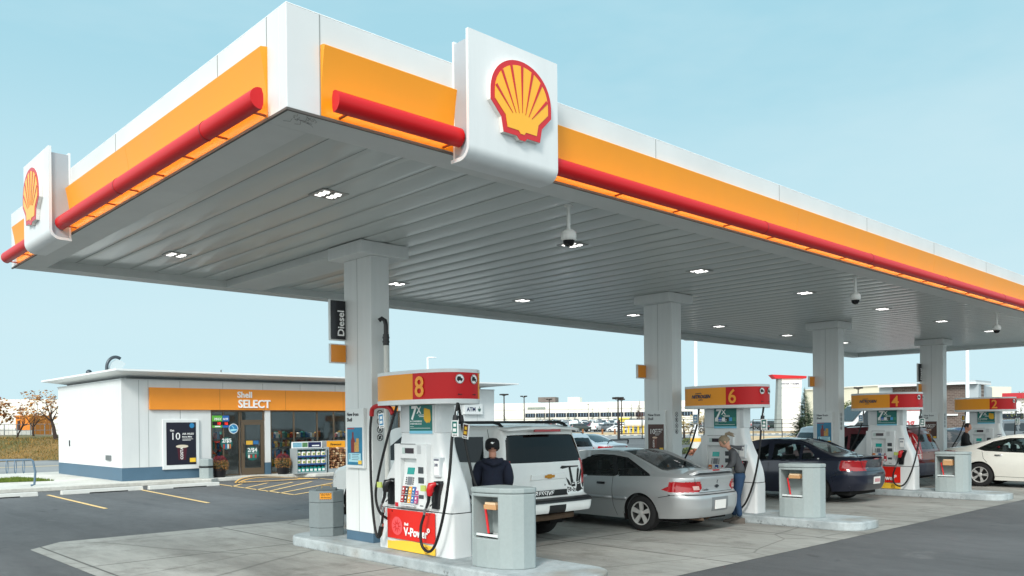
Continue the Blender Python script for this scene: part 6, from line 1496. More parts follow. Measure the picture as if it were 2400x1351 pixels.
# interior: floor, back wall, shelves with goods
mb = MB(); mb.box(12.0, 20.1, YS+.2, YB-.2, .10, .135).box(12.0, 20.1, YB-.4, YB-.3, .135, 3.0).box(11.9, 12.0, YS+.2, YB-.3, .135, 3.0).box(20.1, 20.18, YS+.2, YB-.3, .135, 3.0).box(12.0, 20.1, YS+.2, YB-.3, 3.0, 3.05)
sh(mb).build('interior', M('shop_inside', '#5a5f60', .8, var=.3, scale=1.5), shop)
GC = [M('goods_%d' % i, h, .5, var=.2, scale=8) for i, h in enumerate(('#b23a34', '#e8e4da', '#2f6fa8', '#e0b040', '#3b8f80', '#c96f35'))]
rnd = random.Random(3)
shf = MB()
for (x0, x1, y) in ((12.25, 13.1, 29.3), (14.6, 15.2, 29.1), (15.6, 17.6, 30.2), (17.9, 19.8, 29.6), (12.6, 14.0, 31.5)):
    for z in (.35, .7, 1.05, 1.4):
        shf.box(x0, x1, y, y+.35, z, z+.02, 0)
        x = x0+.02
        while x < x1-.1:
            w_ = rnd.uniform(.06, .12); h_ = rnd.uniform(.14, .27); shf.box(x, x+w_*.9, y+.02, y+.2, z+.021, z+.02+h_, 1+rnd.randrange(6)); x += w_
sh(shf).build('shelf_goods', [M('shelf_grey', '#70767a', .5)]+GC, shop, recalc=False); D.objects['shelf_goods']['kind'] = 'stuff'
mb = MB()
for i in range(4): mb.box(13.0+i*1.9, 14.2+i*1.9, 30.6, 30.7, 2.9, 2.93)
sh(mb).build('strip_light', M('shop_tube', (1, .97, .9), emit=110), shop)
# signs on the glass
def sticker(name, x, z, r, mat, lab=None):
    mb = MB(); ring_disc(mb, '-Y', (x, YS+.012, z), 0, r, 0, n=32); return sh(mb).build(name, mat, shop)
s_ = sticker('round_sticker', 12.98, 1.80, .175, M('print_white')); mb = MB(); ring_disc(mb, '-Y', (12.98, YS+.0105, 1.80), 0, .155, 0); sh(mb).build('sticker_face', M('air_blue', '#2a7fb3', .4), s_)
mb = MB(); shape(mb, '-Y', (12.98, YS+.010, 1.80), [(-.11, -.10), (.13, -.06), (.13, -.02), (0, -.01), (-.13, -.03)], 0); shape(mb, '-Y', (12.98, YS+.010, 1.80), [(-.08, .11), (-.06, .12), (.03, .02), (.01, .0)], 0); sh(mb).build('sticker_print', M('sticker_cyan', '#9fdbe6', .4), s_)
s_ = sticker('offer_sticker', 12.72, 1.28, .22, M('offer_green', '#17605b', .4)); mb = MB(); put_text(mb, '2/$5', .19, (12.56, YS+.009, 1.32), '-Y', bold=.02); sh(mb).build('offer_print', M('print_white'), s_)
mb = MB()
for i in range(4): mb.box(12.60+i*.075, 12.65+i*.075, YS+.005, YS+.009, 1.10, 1.26, i)
sh(mb).build('offer_bottles', [GC[0], GC[2], GC[1], GC[5]], s_)
mb = MB(); ring_disc(mb, '-Y', (13.68, YS+.018, .90), 0, .25, 0, n=32); s_ = sh(mb).build('offer_sticker', M('offer_green'), shop); mb = MB(); put_text(mb, '2/$4', .2, (13.50, YS+.013, .96), '-Y', bold=.02); mb.box(13.5, 13.86, YS+.011, YS+.014, .905, .915); sh(mb).build('offer_print', M('print_white'), s_)
mb = MB()
for i in range(4): mb.box(13.52+i*.085, 13.58+i*.085, YS+.009, YS+.013, .74, .86, i)
sh(mb).build('offer_bottles', [GC[1], GC[0], GC[4], GC[0]], s_)
mb = MB(); mb.box(13.45, 13.70, YS+.012, YS+.018, 1.22, 1.36, 0).box(13.72, 13.92, YS+.012, YS+.018, 1.23, 1.36, 1); sh(mb).build('door_notice', [GC[3], GC[2]], shop)
mb = MB(); mb.box(12.21, 12.57, YS+.0, YS+.03, 1.84, 2.26, 0).box(12.58, 12.82, YS+.0, YS+.03, 1.84, 2.26, 1).box(12.21, 12.57, YS-.003, YS+.0, 1.92, 2.06, 2).box(12.58, 12.82, YS-.003, YS, 1.92, 2.06, 2); lt = sh(mb).build('lottery_sign', [M('lotto_green', '#5fae3e', .4), M('lotto_blue', '#2a64ae', .4), M('lotto_dark', '#1a1114', .3)], shop)
mb = MB(); put_text(mb, '10', .13, (12.38, YS-.006, 1.94), '-Y', bold=.02); put_text(mb, '16', .13, (12.64, YS-.006, 1.94), '-Y', bold=.02); sh(mb).build('digits', M('led_red', '#ff2a20', emit=1.2), lt)
mb = MB(); put_text(mb, 'MAX', .12, (12.27, YS-.004, 2.10), '-Y', bold=.02, shear=.2); put_text(mb, '6/49', .1, (12.60, YS-.004, 2.11), '-Y', bold=.02); mb.box(12.3, 12.5, YS-.004, YS-.001, 1.86, 1.90); sh(mb).build('lottery_print', M('print_white'), lt)
# wall outlets on the side wall
mb = MB(); mb.box(XL-.02, XL, 33.9, 34.0, 1.2, 1.42); sh(mb).build('wall_socket', M('key_dark'), shop)
mb = MB(); mb.box(XL-.05, XL, 29.3, 29.75, .78, .95); sh(mb).build('wall_vent', STEEL, shop)
mb = MB(); mb.cyl((13.4, 30.2, 3.73), (13.4, 30.2, 4.0), .03, 8); sh(mb).build('roof_pipe', STEEL, shop)
# roof duct and vent
mb = MB(); arc = [(9.5+.30*(1-math.cos(R(a))), 30.6, 3.73+.22+.38*math.sin(R(a))) for a in range(0, 130, 10)]
mb.tube([(9.5, 30.6, 3.7)]+arc, .055, 10); du = sh(mb).build('roof_duct', M('duct_dark', '#4b5258', .35, .7), shop, smooth=50)
mb = MB(); P_ = [(9.58, 3.93), (9.66, 4.14), (9.80, 4.24), (9.96, 4.20), (10.10, 4.10), (9.86, 3.80), (9.62, 3.75)]; mb.prism(P_, 'y', 30.5, 30.7); sh(mb).build('duct_hood', M('hood_pale', '#c9d2d4', .3, .3), du)
mb = MB(); mb.ball((9.1, 31.2, 3.80), .1, 12); sh(mb).build('roof_vent', M('duct_dark'), shop, smooth=60)
# wall poster case
pc = empty('wall_poster', (11.1, YS, .42), label='dark coffee poster with a big 10 in a white case on the shop wall', cat='poster')
def pcx(mb): return mb.xf(Matrix.Translation((-11.1, -YS, -.42)))
mb = MB(); mb.box(10.48, 11.72, YS-.07, YS-.002, .45, 2.13); pcx(mb).build('case', WHITE, pc, bevel=.015)
mb = MB(); mb.box(10.60, 11.60, YS-.078, YS-.069, .60, 2.03); pa = pcx(mb).build('picture', M('poster_ink', '#1c1c2b', .3), pc)
mb = MB(); put_text(mb, '10', .34, (10.73, YS-.08, 1.45), '-Y', bold=.0); put_text(mb, 'Get', .09, (10.72, YS-.08, 1.73), '-Y', bold=.02); put_text(mb, 'AIR MILES', .092, (11.13, YS-.08, 1.61), '-Y', bold=.01); put_text(mb, 'Bonus Miles', .068, (11.13, YS-.08, 1.52), '-Y', bold=.03)
for i in range(2): mb.box(11.13, 11.50-.08*i, YS-.081, YS-.079, 1.46-i*.04, 1.473-i*.04)
pcx(mb).build('picture_print', M('print_white'), pa)
mb = MB(); shape(mb, '-Y', (11.12, YS-.079, .98), [(-.12, -.22), (.12, -.22), (.17, .24), (-.17, .24)], 0, t=.003); cp = pcx(mb).build('cup_picture', M('cup_maroon', '#4a1626', .4), pa)
mb = MB(); shape(mb, '-Y', (11.12, YS-.082, 1.22), [(.21*math.cos(R(a)), .055*math.sin(R(a))) for a in range(0, 360, 15)], 0, t=.003); pcx(mb).build('cup_lid', M('lid_cream', '#d9cdb8', .4), cp)
mb = MB(); put_text(mb, 'COSTA', .125, (11.15, YS-.084, .78), '-Y', rot=PI/2, bold=.02); pcx(mb).build('cup_lettering', M('print_white'), cp)
mb = MB(); mb.box(11.38, 11.58, YS-.081, YS-.078, .68, .82); pcx(mb).build('corner_logo', PYEL, pa); mb = MB(); ring_disc(mb, '-Y', (11.46, YS-.079, 1.92), 0, .085, 0); pcx(mb).build('round_logo', M('air_blue'), pa)
# ATM sign
am = empty('atm_sign', (24.05, YS, 2.32), label='white ATM sign with blue letters on the right end of the shop', cat='sign')
mb = MB(); mb.box(-.53, .53, -.12, -.002, 0, .47); mb.build('board', WHITE, am, bevel=.01)
mb = MB(); put_text(mb, 'ATM', .25, (-.40, -.123, .14), '-Y', bold=.03); mb.build('lettering', NAVY, am)
mb = MB(); shape(mb, '-Y', (.33, -.121, .20), [(-.10, .06), (.10, .06), (.05, -.07), (-.05, -.07)], 0); put_text(mb, '$', .1, (.30, -.122, .28), '-Y'); mb.build('symbol', M('atm_green', '#3d5f5a', .5), am)
# ---- things on the pavement
gb = empty('litter_bin', (11.76, 27.75, Z0), rz=.3, label='grey litter bin with a dark band at the shop wall left of the flowers', cat='bin')
def hexa(r, z0, z1): 
    m_ = MB(); m_.prism([(r*math.cos(R(45*i+22)), r*math.sin(R(45*i+22))) for i in range(8)], 'z', z0, z1); return m_
hexa(.235, 0, .36).build('body', GREYPL, gb, bevel=.01); hexa(.245, .36, .41).build('dark_band', BLKPL, gb); hexa(.235, .41, .66).build('top', GREYPL, gb, bevel=.02)
def planter(x, y, lab):
    t = empty('flower_planter', (x, y, Z0), label=lab, cat='planter', group='flower pots at the shop door')
    mb = MB(); mb.lathe([(.17, 0), (.19, .02), (.235, .36), (.25, .37), (.25, .40), (.22, .40)], n=20); mb.build('pot', M('pot_black', '#1c1c20', .5), t, smooth=40)
    mb = MB(); rn = random.Random(int(x*10))
    def tuft(n, fn, mi, s):
        for _ in range(n):
            p = fn(); a, b = rn.uniform(0, 6.28), rn.uniform(-1, 1); sz = s*rn.uniform(.7, 1.3)
            u = Vector((math.cos(a), math.sin(a), b*.6)).normalized()*sz; v = u.orthogonal().normalized()*sz
            mb.add([p-u, p-v*.6, p+u, p+v*.6], [(0, 1, 2, 3)], mi)
    def dome(k, z0, z1, r0):
        def f():
            a = rn.uniform(0, 6.28); z = rn.uniform(z0, z1); q = math.sqrt(max(0.02, 1-((z-.40)/.36)**2)); r = r0*q*rn.uniform(.75, 1.0); return Vector((r*math.cos(a), r*math.sin(a), z))
        return f
    tuft(500, dome(0, .30, .60, .27), 0, .022); tuft(620, dome(1, .24, .58, .31), 1, .017); tuft(420, dome(2, .52, .74, .30), 2, .020)
    mb.build('flowers', [M('flower_leaf', '#3b4a22', .8), M('flower_gold', '#b07a3c', .7, var=.3, scale=60), M('flower_red', '#6e1624', .8)], t, recalc=False)
planter(12.27, 27.85, 'black pot of red and golden flowers left of the shop door'); planter(14.62, 27.80, 'black pot of red and golden flowers right of the white pillar')
rk = empty('fluid_rack', (15.55, 27.6, Z0), label='grey display rack with three shelves of yellow labelled washer fluid jugs', cat='display rack')
mb = MB(); mb.box(-.62, -.58, -.25, .25, 0, .88).box(.58, .62, -.25, .25, 0, .88).box(-.58, .58, .20, .24, 0, 1.12).box(-.58, .58, -.25, .2, 0, .06).box(-.58, .58, -.22, .2, .33, .355).box(-.58, .58, -.20, .2, .62, .645).box(-.62, .62, -.25, .25, .88, .92)
mb.build('frame', M('rack_grey', '#9aa3a6', .5), rk, bevel=.006)
mb = MB(); mb.box(-.58, .58, -.262, -.25, .31, .37).box(-.58, .58, -.262, -.25, .60, .66); mb.build('price_rail', M('rail_blue', '#2b4f8a', .5), rk)
mb = MB(); mb.box(-.62, .62, .10, .13, .93, 1.16, 0).box(-.58, -.22, .097, .1, .96, 1.13, 1).box(-.2, .02, .097, .1, .96, 1.13, 2).box(.04, .58, .097, .1, .95, 1.14, 3).box(.2, .5, .094, .097, .99, 1.03, 0); mb.build('header', [M('print_white'), M('hdr_sky', '#7fb0c4', .5, var=.3, scale=20), M('hdr_green', '#5d8a5a', .5, var=.4, scale=25), NAVY], rk)
jug = D.objects.new('washer_jug', None); D.objects.remove(jug)
JG = M('jug_teal', '#1f8f86', .3); JW = M('print_white'); JY = M('jug_yellow', '#d8c33a', .5)
cnt = 0
for r_i, z in enumerate((.06, .355, .645)):
    for i in range(6 if r_i else 7):
        n_ = 7 if not r_i else 6; x = -.50+i*(1.0/(n_-1)); mb = MB()
        mb.prism(rrect(x-.07, x+.07, -.20, -.06, .025, 3), 'z', z+.002, z+.16, 1 if r_i else 0); mb.tube([(x, -.13, z+.15), (x, -.13, z+.20), (x, -.13, z+.215)], [.05, .03, .022], 8, 0 if not r_i else 0)
        mb.box(x-.05, x+.05, -.204, -.2005, z+.03, z+.11, 2 if r_i else 1)
        if r_i: mb.box(x-.03, x+.03, -.207, -.204, z+.05, z+.09, 0)
        j = mb.build('washer_jug', [JG, JW, JY], None); j.location = (15.55, 27.6, Z0); tag(j, 'plastic washer fluid jug on the grey rack, %s shelf' % ('bottom', 'middle', 'top')[r_i], 'jug', 'washer fluid jugs on the rack, %s shelf' % ('bottom', 'middle', 'top')[r_i])
wr = empty('firewood_rack', (17.1, 27.65, Z0), label='rack packed with split firewood bundles under a yellow $7.49 sign', cat='firewood rack')
mb = MB(); mb.box(-.85, .85, -.25, .3, 0, .14).box(-.85, -.81, -.25, .3, .14, .95).box(.81, .85, -.25, .3, .14, .95).box(-.85, .85, .27, .3, .14, 1.18); mb.build('frame', M('rack_grey'), wr, bevel=.005)
mb = MB(); mb.box(-.80, -.02, -.10, -.07, .93, 1.17).box(.06, .80, -.10, -.07, .90, 1.18); sg_ = mb.build('price_sign', M('sign_amber', '#f2a51f', .5), wr)
mb = MB(); put_text(mb, 'Firewood', .12, (-.66, -.102, 1.0), '-Y', bold=.02); put_text(mb, '$7.49', .22, (.10, -.102, .96), '-Y', bold=.02); mb.build('sign_lettering', M('print_black'), sg_)
rn = random.Random(11); mb = MB(); WC = [M('wood_%d' % i, h, .85, var=.25, scale=14) for i, h in enumerate(('#c99a6e', '#9a6a48', '#e0c09a', '#6f4530'))]
for i in range(16):
    for j in range(9):
        x = -.78+i*.098+rn.uniform(-.02, .02); z = .17+j*.088+rn.uniform(-.01, .01); s_ = rn.uniform(.035, .055); n = rn.choice((3, 4, 4)); a0 = rn.uniform(0, 6)
        mb.prism([(x+s_*math.cos(a0+2*PI*k/n), z+s_*math.sin(a0+2*PI*k/n)) for k in range(n)], 'y', -.22+rn.uniform(-.03, .03), .2, rn.randrange(4))
o = mb.build('firewood', WC, wr, recalc=False); o['kind'] = 'stuff'
# bike rack
bk = empty('bike_rack', (6.2, 28.38, Z0), rz=math.atan2(-.4, .83), label='blue-grey tubular bike rack with hanging rings on the pavement corner', cat='bike rack')
BKM = M('rack_blue', '#5c7488', .4)
mb = MB(); mb.tube([(-.52, -.10, .03), (-.46, 0, .04), (-.45, 0, .45), (-.50, 0, .76), (-.42, 0, .80), (.42, 0, .80), (.47, 0, .76), (.53, 0, .42), (.50, 0, .05), (.42, -.05, .03)], .032, 8); mb.build('frame', BKM, bk, smooth=60)
for x in (-.22, 0, .22):
    mb = MB(); mb.tube([(x+.0*math.cos(a), .12*math.cos(a), .60+.20*math.sin(a)) for a in np.linspace(R(60), R(480), 16)], .012, 6); mb.build('ring', BKM, bk, smooth=60)
for k, (x0, x1, t) in enumerate(((3.9, 6.15, 'left, below the bike rack'), (6.72, 8.95, 'in front of the shop corner'), (9.10, 11.3, 'below the wall poster'))):
    ws = empty('wheel_stop', ((x0+x1)/2, 25.7, 0), rz=.03, label='precast concrete wheel stop at the pavement, '+t, cat='wheel stop', group='concrete wheel stops')
    L_ = (x1-x0)/2; mb = MB(); mb.prism([(-.09, 0), (.09, 0), (.06, .12), (-.06, .12)], 'x', -L_, L_); mb.build('block', M('stop_concrete', '#cfcfca', .85, var=.08, scale=6, bump=.2), ws, bevel=.015)
    mb = MB(); mb.prism([(-.093, .0), (-.080, .03), (-.088, .03)], 'x', -L_*.35, L_*.6); mb.build('drain_slot', M('slot_dark', '#1d1d1e', .9), ws)
# painted lines
def line(name, pts, w_, mat, z=.006):
    mb = MB()
    for (a, b) in pts:
        a, b = Vector(a), Vector(b); d = (b-a).normalized(); n = Vector((-d.y, d.x))*w_/2
        mb.add([(a.x+n.x, a.y+n.y, z), (a.x-n.x, a.y-n.y, z), (b.x-n.x, b.y-n.y, z), (b.x+n.x, b.y+n.y, z)], [(0, 1, 2, 3)])
    o = mb.build(name, mat, recalc=False)
    for p in o.data.polygons: pass
    return tag(o, kind='structure')
line('parking_line', [((6.45, 25.9), (6.28, 20.4))], .10, LINEY); line('parking_line', [((8.95, 26.0), (8.5, 19.95))], .10, LINEY); line('parking_line', [((4.0, 25.8), (3.85, 20.4))], .10, LINEY)
line('hatched_marking', [((11.50, 26.3), (11.10, 20.45))]+[((a[0], a[1]), (b[0], b[1])) for a, b in [((11.32, 24.82), (12.1, 25.8)), ((11.31, 23.93), (12.85, 25.5)), ((11.21, 22.96), (13.6, 25.2)), ((11.13, 22.1), (14.2, 25.0)), ((11.13, 21.35), (14.9, 24.3)), ((11.11, 20.51), (14.85, 22.9))]]+[((15.2, 26.2), (14.75, 20.6))], .09, LINEY, .010)
mb = MB()                                                            # yellow arcs painted on the dropped kerb, bulging towards the door
for k in range(5):
    pk = 27.62-.36*k; x0, x1 = 12.0+.12*k, 15.0-.12*k; pts = []
    for i in range(25):
        t = i/24; yy = 26.0+.06*k+(pk-26.0-.06*k)*math.sin(PI*t)**.8; pts.append((x0+(x1-x0)*t, yy, .026+.10*max(0, yy-26.6)/1.1))
    A = [(x-.0, y-.06, z) for x, y, z in pts]; B = [(x, y+.06, z+.006) for x, y, z in pts]; n = len(pts)
    mb.add(A+B, [(i, i+1, n+i+1, n+i) for i in range(n-1)])
tag(mb.build('kerb_ramp_arcs', LINEO, recalc=False), kind='structure')
mb = MB(); n = 24; P_ = [(12.0+3.0*i/n, 26.0+1.62*math.sin(PI*i/n)**.8) for i in range(n+1)]
mb.add([(x, y, .012+.10*max(0, y-26.6)/1.1) for x, y in P_]+[(x, 25.95, .012) for x, y in P_], [(i, i+1, n+2+i, n+1+i) for i in range(n)]); tag(mb.build('kerb_ramp', ASPH, recalc=False), kind='structure')
# lawn wedge on the pavement
def grass_patch(name, poly, z, n, hmin, hmax, cols, seed, dens_rng=None):
    rn = random.Random(seed); xs = [p[0] for p in poly]; ys = [p[1] for p in poly]; P = []
    while len(P) < n:
        q = np.array([[rn.uniform(min(xs), max(xs)), rn.uniform(min(ys), max(ys))]])
        if inside(q, poly)[0]: P.append(q[0])
    mb = MB()
    for x, y in P:
        h = rn.uniform(hmin, hmax); a = rn.uniform(0, 6.28); w_ = h*.18; dx, dy = math.cos(a)*w_, math.sin(a)*w_; lx, ly = rn.uniform(-.4, .4)*h, rn.uniform(-.4, .4)*h
        zz = z(x, y) if callable(z) else z
        mb.add([(x-dx, y-dy, zz), (x+dx, y+dy, zz), (x+lx, y+ly, zz+h)], [(0, 1, 2)], rn.randrange(len(cols)))
    return tag(mb.build(name, cols, recalc=False), kind='stuff')
LAWN = [(5.4, 31.0), (6.6, 30.8), (7.8, 30.5), (7.55, 32.2), (7.3, 33.4), (5.8, 32.0)]
tag(sheet('lawn_soil', LAWN, .135, M('lawn_green', '#4b5a20', .9, var=.25, scale=4)), kind='structure'); grass_patch('lawn_grass', LAWN, .135, 3500, .04, .09, [M('blade_a', '#56701f', .8), M('blade_b', '#6f7d2c', .8)], 4)
# ================================================================ surroundings, sited by bearing and depth from the forecourt
def PX(px, depth, y=None, z=0.):
    """bearing of a far thing (as measured along the view) and its depth in metres -> world point"""
    a = (px-1200)/FPX; g = Vector((fw.x, fw.y, 0)).normalized(); r = Vector((g.y, -g.x, 0)); p = g*depth+r*(a*depth)
    if y is not None: z = 1.85+depth*((1006.1-(px-1200)*.0092)-y-FPX*.00529*0)/FPX
    return Vector((p.x, p.y, z))
def tz(d):
    return float(np.interp(d, [0, 175, 200, 250, 300, 380, 520], [0, 0, .35, 1.0, 1.65, 2.5, 2.9]))
def terrain(name, px0, px1, ds, mat, dz=.0, n=14):
    mb = MB(); vs = []
    for d in ds:
        for i in range(n+1):
            p = PX(px0+(px1-px0)*i/n, d); vs.append((p.x, p.y, tz(d)+dz))
    mb.add(vs, [(j*(n+1)+i, j*(n+1)+i+1, (j+1)*(n+1)+i+1, (j+1)*(n+1)+i) for j in range(len(ds)-1) for i in range(n)])
    return tag(mb.build(name, mat, recalc=False, smooth=60), kind='structure')
terrain('far_parking_lot', 1050, 2900, [100, 140, 160, 175, 187, 200, 225, 250, 275, 300, 340, 380, 450, 520], ASPH2, .006)
terrain('verge_dirt', 1250, 2700, [137, 150, 165, 176], DIRT, .03)
terrain('roadside_dirt', 1660, 2700, [78, 90, 112], DIRT, .03)
terrain('concrete_kerb', 1390, 2700, [128, 129.5], SIDEW, .14)
mb = MB()
for i in range(46):
    a = PX(1400+i*17, 128.0); b = PX(1409+i*17, 128.0); mb.add([(a.x, a.y, tz(128)+.0), (b.x, b.y, tz(128)), (b.x, b.y, tz(128)+.13), (a.x, a.y, tz(128)+.13)], [(0, 1, 2, 3)])
tag(mb.build('kerb_face_blocks', SIDEW, recalc=False), kind='structure')
# grassy bank on the left
def hz(x, y):
    t = min(1, max(0, (y-54.3)/7.5)); t = t*t*(3-2*t); return 1.28*t+.10*math.sin(x*.8+y*.5)*t*.6
mb = MB(); mb.grid(lambda u, v: (-25+47*u, 54.3+45*v**1.6, hz(-25+47*u, 54.3+45*v**1.6)+.01), 60, 30)
tag(mb.build('grass_bank', GRASSB, recalc=False, smooth=60), kind='structure')
grass_patch('dry_grass', [(6, 54.6), (17, 54.6), (19, 62), (7, 62)], hz, 9000, .05, .15, [M('dry_a', '#8a6a34', .9), M('dry_b', '#6b5a2a', .9), M('dry_c', '#a5803f', .9), M('dry_d', '#4f5526', .9)], 9)
# ---- trees
BARK = M('bark', '#3d3029', .9, var=.3, scale=18); 
def limb_tree(name, loc, h, spread, leafcols, nleaf, label, cat='tree', group=None, seed=1, lean=0., low=.25, leafsize=.05, trunk_r=None, bare=False):
    rn = random.Random(seed); t = empty(name, loc, label=label, cat=cat, group=group); mb = MB(); tips = []
    def grow(p, d, L_, r, depth):
        pts = [p]; q = p.copy(); dd = d.copy(); rs = [r]
        for i in range(4):
            dd = (dd+Vector((rn.uniform(-.22, .22), rn.uniform(-.22, .22), rn.uniform(-.08, .16)))).normalized(); q = q+dd*L_/4; pts.append(q.copy()); rs.append(r*(1-.14*(i+1)))
            if depth >= 2: tips.append((q.copy(), dd.copy()))
        mb.tube(pts, rs, 6 if depth < 2 else 4)
        if depth < 4:
            for k in range(rn.choice((2, 3)) if depth else 5):
                j = rn.choice((2, 3, 4)) if depth else rn.choice((2, 3, 4)); a = rn.uniform(0, 6.28); tilt = rn.uniform(.45, 1.0)
                u = dd.orthogonal().normalized(); v = dd.cross(u); nd_ = (dd*math.cos(tilt)+(u*math.cos(a)+v*math.sin(a))*math.sin(tilt)).normalized(); nd_.z = max(nd_.z, -.15); nd_ = Vector((nd_.x*spread, nd_.y*spread, nd_.z)).normalized()
                grow(pts[j], nd_, L_*rn.uniform(.55, .78), rs[j]*.62, depth+1)
    grow(Vector((0, 0, 0)), Vector((lean, 0, 1)).normalized(), h*.42, trunk_r or h*.022, 0); mb.build('trunk', BARK, t, smooth=50, recalc=False)
    if not bare:
        mb = MB()
        for _ in range(nleaf):
            p, d = rn.choice(tips); o = Vector((rn.gauss(0, .09), rn.gauss(0, .09), rn.gauss(0, .08)))*h*.33; s = leafsize*rn.uniform(.6, 1.5); a = rn.uniform(0, 6.28)
            u = Vector((math.cos(a), math.sin(a), rn.uniform(-.6, .6))).normalized()*s; v = u.orthogonal().normalized()*s*.7; c = p+o
            mb.add([c-u, c-v, c+u, c+v], [(0, 1, 2, 3)], rn.randrange(len(leafcols)))
        mb.build('crown', leafcols, t, recalc=False)
    return t
OR_ = [M('leaf_orange', '#9a5f26', .8, var=.3, scale=5), M('leaf_rust', '#6f421d', .8), M('leaf_gold', '#a8762f', .8)]
GR_ = [M('leaf_green', '#4c5a2c', .8), M('leaf_olive', '#6a6c34', .8), M('leaf_dark', '#35422a', .8)]
limb_tree('autumn_tree', (15.6, 60.5, 1.2), 3.7, 1.6, OR_, 240, 'large bare-limbed autumn tree with orange leaves behind the left end of the shop', seed=5, leafsize=.075, lean=-.35, trunk_r=.15)
limb_tree('autumn_tree', (12.6, 62.5, 1.2), 2.9, .8, OR_, 380, 'upright rust-leaved autumn tree at the left edge of the picture', seed=8, leafsize=.09)
limb_tree('autumn_tree', (15.6, 66.0, 1.2), 3.6, 1.1, OR_, 200, 'thin autumn tree on the bank between the other two', seed=14, leafsize=.09)
limb_tree('autumn_tree', (14.2, 64.5, 1.2), 3.1, 1.2, OR_, 120, 'nearly bare autumn tree in front of the orange hut', seed=22, leafsize=.08)
def conifer(name, loc, h, r0, label, n=26, cols=None, group=None, seed=1, dens=1.0):
    rn = random.Random(seed); t = empty(name, loc, label=label, cat='tree', group=group); mb = MB(); mb.cyl((0, 0, 0), (0, 0, h*.97), h*.018, 6, 0, h*.003); mb.build('trunk', BARK, t)
    mb = MB(); cols = cols or [M('needle_blue', '#5f7257', .8), M('needle_dark', '#33452f', .8), M('needle_tip', '#8b9a70', .8)]
    for i in range(n):
        f = i/(n-1); z = h*(.06+.92*f); R_ = r0*(1-f)**.85+.03*h*.1; nb = max(4, int(dens*(11-6*f)))
        for k in range(nb):
            a = rn.uniform(0, 6.28); rr = R_*rn.uniform(.65, 1.15); zz = z+rn.uniform(-.02, .02)*h; tip = Vector((rr*math.cos(a), rr*math.sin(a), zz-.05*h*(1-f)+rr*.10+rn.uniform(-.02, .04)*h))
            b = Vector((0, 0, zz)); seg = 7 if h > 3 else 4; side = Vector((-math.sin(a), math.cos(a), 0))
            for q in range(seg):
                c = b.lerp(tip, (q+.8)/seg); c.z += .015*h*math.sin(q*2.1)
                wq = rr*.20*(1.05-q/seg)+.02*h*.3; 
                for sg in (-1, 1):
                    e_ = c+side*sg*wq+(tip-b).normalized()*wq*.9+Vector((0, 0, rn.uniform(-.25, .15)*wq)); u = (e_-c)*.16; nrm = Vector((0, 0, 1)).cross(e_-c).normalized()*wq*.22
                    mb.add([c, c+(e_-c)*.5+nrm, e_, c+(e_-c)*.5-nrm-Vector((0, 0, wq*.15))], [(0, 1, 2, 3)], 2 if q == seg-1 and rn.random() < .6 else rn.choice((0, 0, 1)))
    mb.build('crown', cols, t, recalc=False); return t
sp = PX(1887, 58); conifer('spruce_tree', (sp.x, sp.y, .1), 4.1, 1.55, 'young blue-green spruce beside the fence between the second and third columns', n=30, seed=3, dens=2.4)
p = PX(2000, 62); limb_tree('small_tree', (p.x, p.y, .1), 3.6, .9, GR_, 2600, 'small green leafy tree behind the third column', seed=31, leafsize=.07)
p = PX(2388, 55); limb_tree('small_tree', (p.x, p.y, .1), 4.0, .9, GR_, 260, 'sparse dark-leaved sapling at the right edge behind the iron fence', seed=44, leafsize=.05)
p = PX(1182, 215); conifer('spruce_tree', (p.x, p.y, tz(215)), 5.6, 1.9, 'dark ragged conifer at the foot of the leftmost lot lamp', n=12, seed=7, dens=.8)
for i, (px, hh) in enumerate(((1266, 4.6), (1277, 6.0), (1288, 5.2), (1259, 3.6))):
    p = PX(px, 335+i*3); conifer('spruce_tree', (p.x, p.y, 2.1), hh*1.05, 1.9, 'spruce in the dense clump before the pale building', n=10, seed=10+i, group='spruce clump before the pale building')
for i, (px, hh) in enumerate(((1332, 5.8), (1348, 5.4), (1389, 7.0), (1403, 6.0), (1426, 7.4))):
    p = PX(px, 340); conifer('spruce_tree', (p.x, p.y, 2.1), hh*1.0, 1.8, 'single spruce standing along the long pale building', n=10, seed=20+i, group='single spruces along the pale building')
p = PX(1480, 250); conifer('spruce_tree', (p.x, p.y, 1.0), 7.4, 1.8, 'tall narrow dark spruce left of the red-brown tree', n=14, seed=30)
p = PX(1499, 240); conifer('autumn_conifer', (p.x, p.y, .9), 7.6, 3.1, 'broad red-brown tree beside the second column', n=16, seed=33, cols=[M('rust_a', '#7a4a32', .85), M('rust_b', '#5a3626', .85), M('rust_c', '#94604a', .85)], dens=1.6)
for i, px in enumerate((1604, 1618, 1630)):
    p = PX(px, 84); limb_tree('bare_shrub', (p.x, p.y, tz(84)), 3.2, .8, [M('leaf_tan', '#a08850', .8)], 260, 'thin tan shrub behind the fence, left of pump 6', group='tan shrubs behind the fence', seed=50+i, leafsize=.06)
